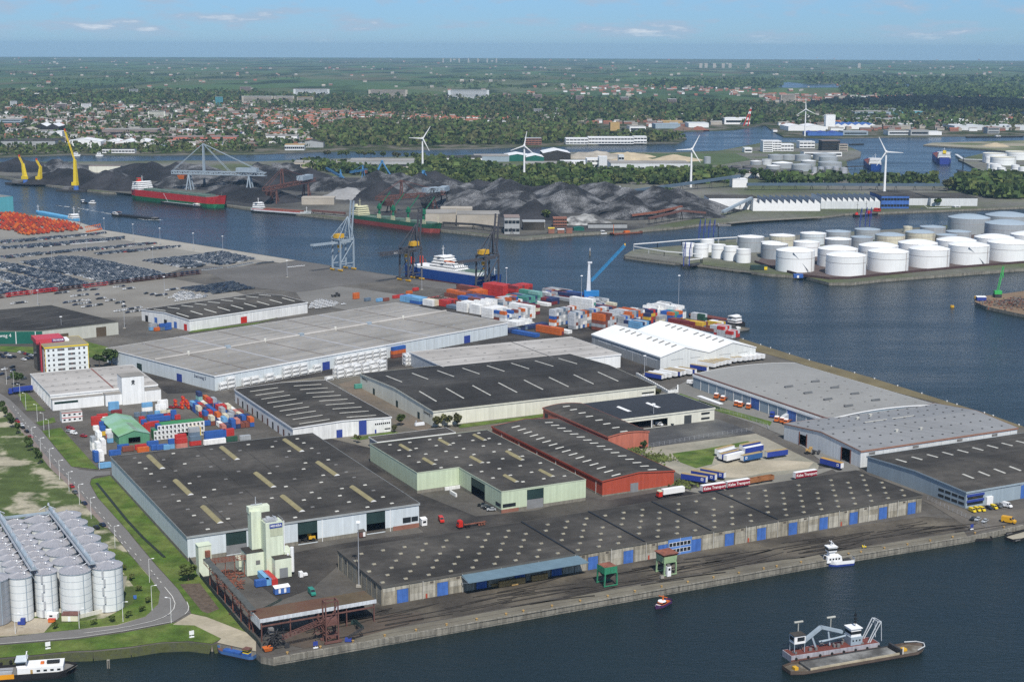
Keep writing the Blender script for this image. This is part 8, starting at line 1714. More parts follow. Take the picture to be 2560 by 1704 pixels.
beamthing('jetty','tanker jetty reaching from the island tank farm','jetty',[d3(720,215),d3(880,210)],1,8,1.2,m_darkst,14)
beamthing('jetty','tanker jetty reaching from the right-edge tank farm','jetty',[d3(1980,270),d3(1820,262),d3(1750,245)],1,8,1.2,m_darkst,14)
beamthing('jetty','upper jetty beside the navy tanker','jetty',[d3(1730,100),d3(1800,145),d3(1980,150)],1,6,1.0,m_lgrey,14)
for i,(px,n) in enumerate(((d2(1735,885),4),(d3(860,765),1),(d3(908,760),2),(d2(1598,1120),2))):
 p=P(*px); t=thing('marine_loader','navy blue loading arms, %s cluster from the pier side'%ORD[i],'loading arms',(p.x,p.y,0),0,'loading arms')
 for k in range(n): put('arm',MB().beam((k*5.5-2,0,0),(k*5.5-2,0,16),.9).beam((k*5.5-2,0,16),(k*5.5-.8,-2,24),.7).beam((k*5.5-.8,-2,24),(k*5.5-.8,-3,9),.6),m_blued,t)
p=P(*d2(1895,900)); t=thing('loading_tower','grey loading tower on the pier','tower',(p.x,p.y,0)); put('frame',truss(MB(),(0,0,0),(.1,0,18),3,3,5,.5),m_alu,t); put('platform',MB().box(-1,14,-3,3,18,19.5),m_skylg,t)
p=P(*d3(1790,260)); t=thing('loading_tower','dark loading tower on the right-edge jetty','tower',(p.x,p.y,0)); put('frame',truss(MB(),(0,0,0),(.1,0,24),5,5,6,.6),m_darkst,t); put('platform',MB().box(-8,8,-5,5,0,2),m_darkst,t)
b=MB()
bw=[P(*d3(x,y)) for x,y in ((-120,1090),(0,1130),(300,1215),(560,1245),(760,1240),(1000,1215),(1450,1170),(1900,1130),(2356,1095),(2700,1060))]
for i in range(len(bw)-1): b.beam((bw[i].x,bw[i].y,1),(bw[i+1].x,bw[i+1].y,1),1.2,2.4)
tag(put('bund_wall',b,mat('bund_maroon',(.075,.045,.045),.9,.15,.2)),'dark maroon bund wall along the front tank row','wall')
b=MB(); rr=[P(*d3(x,y),WZ) for x,y in ((330,1222),(560,1278),(750,1284),(1000,1252),(1500,1210),(2000,1170),(2356,1146),(2600,1125))]; r_=random.Random(8)
for i in range(len(rr)-1):
 d=rr[i+1]-rr[i]
 for k in range(int(d.length*1.6)):
  p=rr[i]+d*r_.random()+Vector((r_.uniform(-1,1),r_.uniform(-.5,2.5),0)); s_=r_.uniform(.4,1.1); b.frus(p.x-s_,p.x+s_,p.y-s_,p.y+s_,WZ-.5,p.x-s_*.5,p.x+s_*.5,p.y-s_*.5,p.y+s_*.5,WZ+s_*1.6)
o=put('riprap',b,mat('pale_rock',(.38,.36,.32),.9,.25,.5)); o['kind']='stuff'; o['label']='pale rock armour along the tank terminal shore'
patch('ground_tank_bund',[d3(-100,1085),d3(0,1125),d3(300,1208),d3(560,1238),d3(760,1233),d3(1450,1163),d3(2356,1088),d3(2700,1050),d3(2700,800),d3(1500,850),d3(0,1000)],mat('bund_ground',(.10,.075,.07),.95,.2,.05))
boxthing('berth_shed','small blue berth shed at the tank terminal corner','shed',d3(238,1222),0,9,5,3.4,MATS['container_blue'],None,[('door',MB().box(3,5,-.05,-.01,0,2.4),m_wpaint)],z=-1)
boxthing('berth_shed','green shed on the tank pier','shed',d2(2200,1160),0,16,6,4,m_dgreen,None,[('panel',MB().box(13,16,-.08,-.01,0,3),m_yellb)])
# ------------------------------------------------------------------ coal heaps
def heap(pts,w,h,m,label,seed,flat=0,name='coal_heap',cat='coal heap'):
 q=[P(*p) for p in pts]; r_=random.Random(seed); d=q[-1]-q[0]; L=d.length; d/=max(L,.1); nn=Vector((-d.y,d.x,0))
 nx=max(8,int(L/w*5)+9); ny=15; vs=[]; ph=[r_.uniform(0,6.28) for _ in range(8)]
 for i in range(nx):
  s=-w+(L+2*w)*i/(nx-1)
  for j in range(ny):
   t=-w+2*w*j/(ny-1)
   e=max(0,-s,s-L); rr=math.hypot(e,t)/w
   wob=1+.16*math.sin(s*.06+ph[0])+.1*math.sin(s*.15+ph[1])+.06*math.sin(s*.33+t*.1+ph[2])
   z=h*max(0,min(1-rr,1-flat))/(1-flat)*wob+(.5*math.sin(s*.9+ph[3])*math.sin(t*.8+ph[4])+.5*math.sin(s*.41+ph[6]) if rr<.95 else 0)
   c=q[0]+d*s+nn*(t*(1+.08*math.sin(s*.11+ph[5]))); vs.append((c.x,c.y,max(0,z)+.25 if rr<1 else -.3))
 fs=[(i*ny+j,(i+1)*ny+j,(i+1)*ny+j+1,i*ny+j+1) for i in range(nx-1) for j in range(ny-1)]
 o=put(name,MB().add(vs,fs).mesh(name,True),m); tag(o,label,cat,'bulk heaps'); return o
H_=[((d0(460,350),d0(880,365)),46,20,m_coalk,'black coal heap behind the tall floating crane'),((d0(90,230),d0(340,240)),60,16,m_coalk,'black coal heap at the far left'),((d0(450,240),d0(560,245)),34,17,m_coal,'grey-streaked coal heap behind the black left ones'),((d0(620,265),d0(700,270)),32,17,m_coal,'pale grey heap left of the long concrete wall'),((d0(960,400),d0(1240,415)),40,21,m_coalk,'sharp black coal heap beside the red ship stern'),((d0(1000,330),d0(1060,340)),36,20,m_coal,'white-flanked coal heap between two black ones'),((d0(1150,300),d0(1560,320)),52,22,m_coalk,'long black coal heap behind the red ship superstructure'),((d0(1650,250),d0(1850,260)),45,15,m_coal,'brownish coal heap by the steel gantry'),((d0(1650,380),d0(2300,420)),46,19,m_coal,'long coal heap behind the red ship deck'),((d0(2150,480),d1(150,520)),50,16,m_coalk,'low black coal bed beside the red ship bow'),
 ((d1(30,285),d1(200,290)),34,22,m_coal,'coal heap under the steel unloader house'),((d1(120,380),d1(560,400)),66,26,m_coalk,'huge black coal heap left of the blue excavators'),((d1(300,270),d1(340,275)),36,20,m_coal,'pointed coal heap before the tree belt'),((d1(640,420),d1(900,430)),38,18,m_coal,'grey heap below the blue stacker'),((d1(790,490),d1(900,500)),30,13,mat('ore_pale',(.27,.27,.27),.95,.2,.03),'pale grey ore heap behind the cream ship'),((d1(1080,500),d1(1180,500)),42,22,m_coalk,'steep black coal cone in mid stockyard'),((d1(1130,420),d1(1500,440)),62,25,m_coal,'broad streaked coal heap under the blue arch'),((d1(1300,355),d1(1340,360)),36,18,m_coal,'small peaked coal heap before the trees'),((d1(1560,380),d1(1740,395)),46,20,m_coalk,'black coal heap by the blue jib'),((d1(1640,480),d1(1780,490)),52,24,m_coal,'rounded coal heap right of the stockyard middle'),((d1(1650,430),d1(2000,460)),52,15,m_coal,'long low grey heap behind the rounded one'),((d1(1930,560),d1(2150,590)),50,19,m_coal,'pale streaked coal heap above the cream ship bow'),((d1(2000,420),d1(2120,430)),42,14,m_coalk,'dark flat heap at the tree belt'),((d1(2230,460),d2(0,490)),48,22,m_coal,'striped coal heap left of the long ridge'),
 ((d2(40,470),d2(330,490)),42,15,m_coalk,'black coal bed between grey heaps'),((d2(100,560),d2(180,565)),42,17,m_coal,'grey coal cone near the stockyard centre'),((d2(430,560),d2(560,590)),62,28,m_coal,'tallest coal heap with dark crest'),((d2(-20,620),d2(60,650)),40,20,m_coal,'white-streaked heap by the old factory'),((d2(190,670),d2(230,680)),34,19,m_coalk,'dark coal cone behind the office tree'),((d2(470,500),d2(1640,600)),62,24,m_coal,'very long striped coal ridge in front of the railway'),((d2(700,570),d2(960,580)),46,15,m_coal,'pale streaked heap inside the long ridge'),((d2(1030,650),d2(1080,660)),54,24,m_coal,'pale coal cone with dark top'),((d2(830,640),d2(860,645)),26,12,m_coal,'small grey heap between cones'),((d2(1320,620),d2(1450,650)),44,17,m_coal,'grey streaked heap before the conveyor'),((d2(1680,650),d2(1720,660)),34,13,m_coal,'last coal heap by the trestle conveyor'),((d2(590,730),d2(740,725)),25,12,mat('ore_white',(.36,.36,.35),.95,.25,.06,col2=(.1,.1,.1),sc2=.08),'whitish ore heap on the office quay')]
for i,(pts,w_,h_,m_,l_) in enumerate(H_): heap(pts,w_,h_,m_,l_,i)
for i,(px,w_,h_) in enumerate(((d1(490,585),12,6),(d1(590,590),12,6),(d1(670,598),9,3),(d1(760,600),16,5))): heap((px,px),w_,h_,mat('brick_red_heap',(.36,.19,.11),.95,.1,.1) if i<2 else m_sandh,('brick-red sand heap, left one by the jetty','brick-red sand heap, right one by the jetty','tiny pale sand heap','tan sand heap by the cream ship')[i],50+i,name='sand_heap',cat='sand heap')
for i,(pts,w_,h_) in enumerate((((d2(620,125),d2(900,130)),40,11),((d2(1080,155),d2(1180,155)),38,10),((d2(950,115),d2(1200,118)),30,7),((d2(1480,145),d2(1560,150)),40,9),((d3(2080,20),d3(2110,20)),26,8),((e2(1560,1195),e2(1620,1195)),22,9),((e2(1700,1195),e2(1740,1195)),20,8))): heap(pts,w_,h_,(mat('rubble',(.34,.31,.26),.95,.25,.05),m_sandh,m_sandh,m_sandh,m_sandh,mat('scrap_brown',(.16,.10,.07),.95,.25,.1),m_rust)[i],('grey rubble heap beside the canal','tan sand heap behind the white silos','long low rubble bank by the canal','pale sand heap on the green field','sand cone on the sand spit','scrap heap on the far shore','rusty scrap heap on the far shore')[i],70+i,name='sand_heap',cat='sand heap')
# stockyard machines: unloader bridge, blue stackers, brown gantries
def gantry_unloader(p0,p1,H1,m,label,tall,thick=.9):
 a,c=P(*p0),P(*p1); d=c-a; L=d.length; t=thing('unloader_bridge',label,'unloader',(a.x,a.y,.2),math.atan2(d.y,d.x),'unloader bridges')
 put('bridge',truss(MB(),(-12,0,H1),(L+6,0,H1),7,4.5,18,thick),m,t)
 for u in (.12,.85):
  for s_ in (-1,1): put('leg',MB().beam((L*u-4,s_*5,0),(L*u,s_*3,H1),thick*1.5),m,t); put('leg',MB().beam((L*u+4,s_*5,0),(L*u,s_*3,H1),thick*1.5),m,t)
 put('pylon',MB().beam((L*.3,-3,H1),(L*.3,-1,tall),thick*1.6).beam((L*.3,3,H1),(L*.3,1,tall),thick*1.6),m,t)
 b=MB()
 for e in (-12,L*.62,L+4): b.beam((L*.3,-1,tall),(e,-3,H1+4),thick*.5).beam((L*.3,1,tall),(e,3,H1+4),thick*.5)
 put('stay',b,m,t); put('machine_house',MB().box(L*.7,L*.95,-5,5,H1+4.5,H1+11),m_gsteel,t); put('grab_hopper',MB().frus(0,8,-4,4,H1-8,-2,10,-6,6,H1-2),m_orange if m is m_gsteel else m,t)
gantry_unloader(d0(1660,420),d1(60,440),24,m_gsteel,'big pale blue unloader bridge with tall pylons behind the red ship',70,1.1)
gantry_unloader(d1(120,560),d1(520,470),20,m_brownst,'brown lattice unloader bridge behind the coaster',46)
gantry_unloader(d1(1180,640),d1(1700,590),18,m_brownst,'brown lattice unloader bridge behind the cream ship',42,.8)
gantry_unloader(d1(1560,640),d1(1760,560),16,m_darkst,'dark stockyard bridge right of the cream ship',30,.7)
for i,(px,px2,H1,lab) in enumerate(((d1(780,390),d1(650,320),26,'blue bucket-wheel stacker with low boom in the stockyard'),(d1(985,330),d1(870,360),24,'blue and red stacker with long thin boom'),(d1(1080,330),d1(1260,325),30,'pale blue arch-shaped stockyard gantry'),(d1(1490,400),d1(1605,385),24,'blue-legged black stacker at the right'))):
 a,c=P(*px),P(*px2); d=c-a; t=thing('stacker',lab,'stacker',(a.x,a.y,.2),math.atan2(d.y,d.x),'stockyard stackers'); L=d.length; mm=mat('stacker_blue',(.07,.22,.42),.6,.12,.3)
 if i in (2,3): put('arch',MB().beam((0,-3,0),(L*.45,0,H1),2).beam((0,3,0),(L*.45,0,H1),2).beam((L*.45,0,H1),(L,-3,0),2).beam((L*.45,0,H1),(L,3,0),2),mm,t); put('ridge_cap',MB().box(L*.4,L*.5,-2,2,H1-1,H1+1.5),mm,t)
 else: put('boom',truss(MB(),(-20,0,14),(L,0,16),3,2.4,14,.5),mm,t); put('tower',MB().beam((-4,-3,0),(0,0,H1),1.2).beam((-4,3,0),(0,0,H1),1.2).beam((6,0,0),(0,0,H1),1.2),mm,t); put('stay',MB().beam((0,0,H1),(L*.9,0,17),.4).beam((0,0,H1),(-20,0,15),.4),mm,t); put('house',MB().box(-12,-4,-4,4,10,15),mm if i==0 else m_rust,t)
# covered conveyors, trestles, coal office quay
def conveyor(pts,zs,wd,ht,m,label,legs=25):
 q=[P(*p) for p in pts]; t=thing('covered_conveyor',label,'conveyor',(0,0,0)); b=MB(); l=MB()
 for i in range(len(q)-1):
  a=Vector((q[i].x,q[i].y,zs[i])); c=Vector((q[i+1].x,q[i+1].y,zs[i+1])); b.beam(a,c,wd,ht); n=max(1,int((c-a).length/legs))
  for k in range(n+1): p=a.lerp(c,k/n); l.beam((p.x-wd/2,p.y,0),(p.x,p.y,p.z),.6).beam((p.x+wd/2,p.y,0),(p.x,p.y,p.z),.6)
 put('gallery',b,m,t); put('trestle',l,m_darkst,t)
m_cvb=mat('conveyor_blue_grey',(.085,.125,.17),.6,.08,.1)
conveyor([d2(1010,470),d2(1560,425),d2(2090,395)],[4,9,17],5,4,m_cvb,'long blue-grey covered conveyor rising to the white transfer house')
conveyor([d2(2160,425),d3(400,425),d3(1000,428),d3(1700,430)],[9,9,9,9],5,4,m_cvb,'long blue-grey covered conveyor right of the white transfer house')
conveyor([d2(800,680),d2(1060,672),d2(1310,668)],[9,10,12],3,2,m_darkst,'dark trestle conveyor before the pale coal cone',14)
conveyor([d2(1260,745),d2(1560,700),d2(1780,690)],[8,12,8],3,2.4,m_brownst,'brown trestle conveyor on the coal quay',14)
conveyor([d2(1100,700),d2(1340,690),d2(1560,660)],[6,9,12],3,2.4,m_rust,'rust-red trestle conveyor on the coal quay',14)
conveyor([d2(1940,665),d2(2200,605)],[6,16],4,3,m_gsteel,'grey-blue tube conveyor by the saw-tooth sheds',18)
conveyor([d1(1720,770),d1(2000,785),d1(2356,830)],[6,6,6],3,2.4,m_darkst,'dark quay conveyor right of the green ship bow',14)
conveyor([d1(520,640),d1(820,665)],[4,4],4,2.4,m_brownst,'low brown quay conveyor left of the green ship',14)
# ------------------------------------------------------------------ trees
def crown_mesh(r,h,n,seed,s=1.0):
 q=random.Random(seed); b=MB(); lob=[(q.gauss(0,.42)*r,q.gauss(0,.42)*r,q.uniform(-.3,.55)*h*.5,q.uniform(.45,.8)) for _ in range(7)]
 for i in range(n):
  x0,y0,z0,k=q.choice(lob); v=Vector((q.gauss(0,1),q.gauss(0,1),q.gauss(0,1))).normalized()*(q.random()**.4)*k
  c=Vector((x0+v.x*r*.75,y0+v.y*r*.75,z0+v.z*h*.36)); a=Vector((q.gauss(0,1),q.gauss(0,1),q.gauss(0,.7))).normalized(); t=a.cross(Vector((q.gauss(0,1),q.gauss(0,1),q.gauss(0,1)))).normalized(); e=q.uniform(.5,1.1)*s
  b.quad(c-a*e-t*e*.6,c+a*e*.8-t*e*.7,c+a*e+t*e*.6,c-a*e*.7+t*e*.7)
 me=bpy.data.meshes.new('crown'); me.from_pydata(b.v,[],b.f); return me
CRN=[crown_mesh(4.6,9,620,i,1.05) for i in range(4)]; TRK=MB().cyl(0,0,0,4.5,.34,.2,7).beam((0,0,4),(1.6,.6,7),.16).beam((0,0,3.6),(-1.4,.9,6.6),.16).beam((0,0,4),(.3,-1.5,7.2),.14).mesh('trunk')
NT=[0]
def tree(p,s,k,label,grp,name='tree',cat='tree',sz=1.0):
 t=thing(name,label,cat,(p.x,p.y,.2),rnd.uniform(0,6),grp); t.scale=(s,s,s*sz); put('trunk',TRK,m_bark,t); put('crown',CRN[(NT[0]*7+k)%4],m_leaf[k],t,(0,0,7.0)); NT[0]+=1
def treeline(pts,n,jit,s,ks,label,grp):
 q=[P(*p) for p in pts]; Ls=[(q[i+1]-q[i]).length for i in range(len(q)-1)]; T=sum(Ls)
 for j in range(n):
  d=T*(j+rnd.uniform(.2,.8))/n; i=0
  while d>Ls[i] and i<len(Ls)-1: d-=Ls[i]; i+=1
  p=q[i].lerp(q[i+1],d/Ls[i])+Vector((rnd.uniform(-jit,jit),rnd.uniform(-jit,jit),0)); tree(p,s*rnd.uniform(.8,1.2),rnd.choice(ks),label,grp)
for i,(px,s,k,l) in enumerate(((b0(1735,640),.9,1,'round green bush casting shade by the bare earth bed'),(c0(915,1020),.8,3,'dark green tree left of the taller one behind the white tower hall'),(c0(1030,1010),1.05,3,'taller green tree behind the white tower hall'),(c0(150,1190),.75,3,'dark tree at the office car park entrance'),(a1(1335,240),.6,1,'green tree at the road beside the cream warehouse'),(a1(1680,260),.62,2,'red-brown tree, left of three by the cream wall'),(a1(1765,255),.66,2,'red-brown tree, middle of three by the cream wall'),(a1(1855,245),.68,2,'red-brown tree, right of three by the cream wall'),(a2(1220,450),.4,3,'small conifer at the faded red wall'),(c2(1325,1310),.55,2,'dark bush at the end of the cream warehouse'),(a1(940,395),.4,2,'reddish shrub beside the dark-roofed warehouse'),(a1(1270,300),.4,2,'reddish shrub by the blue-door warehouse'),(d2(325,700),1.15,1,'big olive tree by the coal office'),(d2(490,755),.7,3,'dark tree at the red fire engines'))): tree(P(*px),s,k,l,None,sz=.6 if i==0 else 1)
for i,px in enumerate((b0(510,1078),b0(865,1045),b0(1040,1020),b0(1183,975),b0(1300,925),b0(1360,840),b0(1287,735),b0(1210,632),b0(1135,540))): tree(P(*px),.3,1,'clipped round shrub, %s along the silo verge from the corner'%ORD[i],'verge shrubs','shrub','shrub',.7)
for i,px in enumerate((a0(15,110),a0(50,160),a0(90,215),a0(120,255),a0(165,315),a0(252,440),a0(280,470),a0(340,545),a0(370,590))): tree(P(*px),.42,3,'slim young roadside tree, %s from the far end of the verge'%ORD[i],'young roadside trees',sz=1.4)
b=MB(); q_=random.Random(21)
for c,n in ((a2(1110,475),50),(a2(1330,540),130),(a2(1560,780),60)):
 o=P(*c)
 for k in range(n*3): p=o+Vector((q_.gauss(0,4.5),q_.gauss(0,4),q_.uniform(0,1.5))); a=Vector((q_.gauss(0,1),q_.gauss(0,1),q_.gauss(0,1))).normalized()*.6; t=a.orthogonal().normalized()*.45; b.quad(p-a-t,p+a-t,p+a+t,p-a+t)
o=put('undergrowth',b,m_leaf[1]); o['kind']='stuff'; o['label']='weedy undergrowth along the red warehouse wall'
treeline([d1(560,235),d1(1000,290),d1(1480,320),d1(2000,385),d2(0,395),d2(500,430),d2(850,440)],95,14,1.1,(0,0,3,1),'tree of the long belt behind the coal heaps','tree belt behind the coal')
treeline([d1(1470,215),d1(1800,265),d1(2356,330),d2(300,330),d2(800,360),d2(1500,370),d2(2000,350)],95,17,1.25,(0,0,3,1),'tree of the broad belt below the wind turbines','tree belt under the turbines')
treeline([d2(1600,300),d2(1900,290),d2(2356,330),d3(0,365),d3(800,368),d3(1530,375)],48,6,1.35,(0,3,0),'tree of the row along the blue-grey conveyor','tree row at the conveyor')
treeline([d1(660,130),d1(960,125),d1(1480,150)],12,5,1.2,(2,1),'autumn-brown tree on the canal bank behind the stockyard','canal bank trees')
treeline([d3(1640,420),d3(1900,440),d3(2100,480),d3(2356,470)],34,22,1.5,(1,2,3),'tall tree in the grove beside the long grey warehouse','grove by the long grey warehouse')
treeline([d2(1290,480),d2(1500,470)],12,2,.9,(3,),'dark poplar of the row before the railway','poplars')
treeline([d3(1540,575),d3(1900,555)],5,1,.9,(0,),'round bush before the long grey warehouse','bushes by the shore')
# woods and gardens far off, as one mass each
def wood(name,label,areas,m,seed,nq=7):
 q=random.Random(seed); V=[]; F=[]; M=[]
 for pts,n,s in areas:
  xs=[p[0] for p in pts]; ys=[p[1] for p in pts]; c=0
  while c<n:
   x,y=q.uniform(min(xs),max(xs)),q.uniform(min(ys),max(ys))
   if not inpoly(x,y,pts): continue
   c+=1; p=P(x,y); r=s*q.uniform(.7,1.3); mi=q.randrange(len(m))
   for k in range(nq):
    z=r*q.uniform(.25,1.5); cx,cy=p.x+q.gauss(0,.42)*r,p.y+q.gauss(0,.42)*r; e=r*q.uniform(.28,.5); a=q.uniform(0,6.28); t=q.uniform(-.7,.7); dx,dy=math.cos(a)*e,math.sin(a)*e; o=len(V)
    V+=[(cx-dx,cy-dy,z-e*.5),(cx+dx,cy+dy,z-e*.5),(cx+dx*.7-dy*t,cy+dy*.7+dx*t,z+e*.6),(cx-dx*.7-dy*t,cy-dy*.7+dx*t,z+e*.6)]; F.append((o,o+1,o+2,o+3)); M.append(mi)
 me=bpy.data.meshes.new(name); me.from_pydata(V,[],F); me.polygons.foreach_set('material_index',M); o=put(name,me,m); o['kind']='stuff'; o['label']=label
wood('canal_wood','broad leafy wood along the far canal shore',[([(800,368),(1280,362),(1400,358),(1420,330),(1200,315),(950,305),(800,320),(780,350)],1500,11),([(1400,358),(1420,340),(1640,345),(1700,345),(1710,352),(1640,357)],300,11),([(1280,355),(1420,350),(1500,318),(1300,308),(1200,316)],420,10),([(0,388),(640,380),(640,372),(300,368),(0,372)],300,7)],[m_leaf[0],m_leaf[1],m_leaf[2]],1)
wood('belt_wood','dense leafy belts between coal heaps and railway',[([d1(300,190),d1(560,195),d1(1480,262),d2(0,325),d2(880,395),d2(880,440),d2(300,430),d1(2000,395),d1(1300,325),d1(560,250)],420,8.5),([d1(1470,150),d1(2000,205),d1(2356,265),d2(500,245),d2(1000,285),d2(1560,290),d2(2000,265),d2(2000,365),d2(1400,380),d2(700,365),d1(2356,330),d1(1500,235)],620,9),([d3(0,340),d3(1530,345),d3(1530,378),d3(0,372)],110,9),([d3(1640,410),d3(1850,360),d3(2700,350),d3(2700,500),d3(2100,510),d3(1900,470)],420,11)],[m_leaf[0],m_leaf[3],m_leaf[1]],9,16)
wood('town_trees','trees scattered through the town',[([(0,375),(780,370),(1200,300),(1280,270),(640,235),(0,240)],2600,9),([(640,270),(1280,305),(1900,312),(1900,262),(1280,245),(640,240)],2600,13),([(1900,312),(2560,330),(2560,255),(1900,262)],900,12),([(0,265),(640,260),(640,232),(0,232)],1200,13)],[m_leaf[0],m_leaf[2],m_leaf[3]],2)
wood('dark_forest','dark distant forest in cloud shadow',[([(2010,270),(2080,258),(2200,255),(2300,250),(2450,256),(2600,264),(2600,280),(2400,278),(2150,273)],1500,14)],[mat('dark_conifer',(.012,.02,.016),.95,.3,.05)],3)  # cloud shadow is put into the foliage colour; no cloud shades this forest
wood('polder_woods','hedges and small woods across the far polder',[*[([(x-q0,y-1.2),(x+q0,y-.6),(x+q0,y+.8),(x-q0,y+.4)],55,12) for x,y,q0 in [(random.Random(k*7).uniform(0,2560),random.Random(k*13+1).uniform(150,236),random.Random(k*5).uniform(60,260)) for k in range(26)]],([(1600,222),(1950,222),(1950,206),(1600,206)],400,18),([(2010,212),(2560,212),(2560,200),(2000,198)],500,20),([(2100,240),(2560,255),(2560,222),(2100,220)],900,18)],[m_leaf[3],m_leaf[0]],4,5)
# ------------------------------------------------------------------ far buildings
MC_=dict(w=m_wpaint,g=m_lgrey,d=m_roofd,k=m_roofb,r=m_brick,t=m_tiler,b=m_blue,n=m_blued,c=m_cream,m=m_mgrey,R=m_roofg,G=m_dkgreen,y=m_yellb,o=mat('ochre_wall',(.46,.31,.13),.8,.1,.1),p=mat('plum_wall',(.14,.05,.07),.8,.1,.1),s=mat('salmon_wall',(.50,.17,.12),.8,.1,.1),T=m_teal,e=mat('flat_beige',(.40,.36,.30),.85,.12,.05),u=mat('flat_brown',(.24,.19,.17),.85,.12,.05),B=m_bgrey)
def bld(tl,x0,x1,yb,yt,dep,cw,cr,label,fl=0,gab=0,cat='building',name='building',nw=0):
 a,c=P(*tl(x0,yb)),P(*tl(x1,yb)); L=(c-a).length; h=hgt(tl((x0+x1)/2,yb),tl(0,yt)[1]); rz=math.atan2(c.y-a.y,c.x-a.x); r_=h*.28 if gab else 0; h-=r_
 t=thing(name,label if len(label.split())>3 else label+' in the distance',cat,(a.x,a.y,.2),rz); b=MB().box(0,L,0,dep,0,h)
 n=max(1,gab)
 for k in range(gab): b.add([(L*k/n,0,h),(L*(k+1)/n,0,h),(L*(k+.5)/n,0,h+r_),(L*k/n,dep,h),(L*(k+1)/n,dep,h),(L*(k+.5)/n,dep,h+r_)],[(0,1,2),(3,4,5)])
 put('wall',b,MC_[cw],t); b=MB()
 if gab:
  for k in range(gab):
   for u,v in ((0,.5),(1,.5)): b.add([(L*(k+u)/n,-.4,h+.1),(L*(k+v)/n,-.4,h+r_+.3),(L*(k+v)/n,dep+.4,h+r_+.3),(L*(k+u)/n,dep+.4,h+.1)],[(0,1,2,3)])
 else: b.box(-.3,L+.3,-.3,dep+.3,h,h+.6)
 put('roof',b,MC_[cr],t)
 for f_ in range(fl):
  z=h*(f_+.3)/fl; nn=nw or 1
  for k in range(nn): put('window',MB().box(L*(k+.06)/nn,L*(k+.94)/nn,-.25,-.05,z,z+h*.36/fl),m_glass,t)
 return t
for a in ((e1,345,677,897,820,14,'g','p','long plum-topped apartment slab at the edge of the fields',7,0),(e1,1035,1395,905,828,14,'e','u','beige apartment slab in the middle distance',7,0),(e1,1315,1425,935,890,14,'u','u','lower brown block beside the beige slab',4,0),(e1,1768,2145,922,830,14,'g','m','blue-grey apartment slab farthest along the fields',8,0),(e1,-130,160,960,888,12,'e','w','pale apartment row left of its twin',6,0),(e1,168,352,962,888,12,'e','w','pale apartment row right of its twin',6,0),(e1,378,528,958,895,12,'e','o','short apartment block with ochre end',6,0),
 (e0,1365,1520,1095,1025,16,'c','R','cream office block by the inner harbour',6,0),(e0,1520,1582,1095,1050,16,'c','R','lower wing of the cream office block',4,0),(e0,750,836,1015,955,16,'w','R','white banded office block in town',6,0),(e0,1985,2050,972,892,14,'T','R','slim green-blue tower block in town',9,0),(e0,2210,2312,872,800,16,'u','R','brown slab behind the town trees',8,0),(e0,1190,1272,885,822,14,'m','R','grey block half hidden by trees',6,0),(e0,320,452,895,858,14,'w','u','white school building among trees',2,0),(e0,640,764,890,858,14,'w','u','second white school building among trees',2,0),(e0,95,155,985,932,14,'g','R','pale block at the left town edge',5,0),(e0,500,610,1010,960,14,'u','R','brown flats in the town centre',5,0),
 (e2,190,275,950,872,16,'u','e','brown tower block, first from the left',8,0),(e2,545,585,950,900,14,'e','e','small beige tower beside the second brown one',5,0),(e2,588,662,960,882,16,'u','e','brown tower block, second from the left',8,0),(e2,1000,1073,967,897,16,'u','w','brown tower block, third from the left',7,0),(e2,1435,1515,982,913,16,'u','w','brown tower block, fourth from the left',7,0),(e3,115,252,972,875,18,'e','u','beige twin tower block by the lake road',9,0),(e2,255,380,1105,1058,20,'c','R','cream hospital block',3,0),(e2,380,458,1108,1045,20,'w','R','white hospital wing',4,0),(e2,200,285,1062,1005,20,'m','R','grey slab behind the hospital',5,0),(e2,340,430,1055,998,20,'m','R','second grey slab behind the hospital',5,0)):
 bld(*a[:9],a[9],a[10],'apartment block','apartment_block')
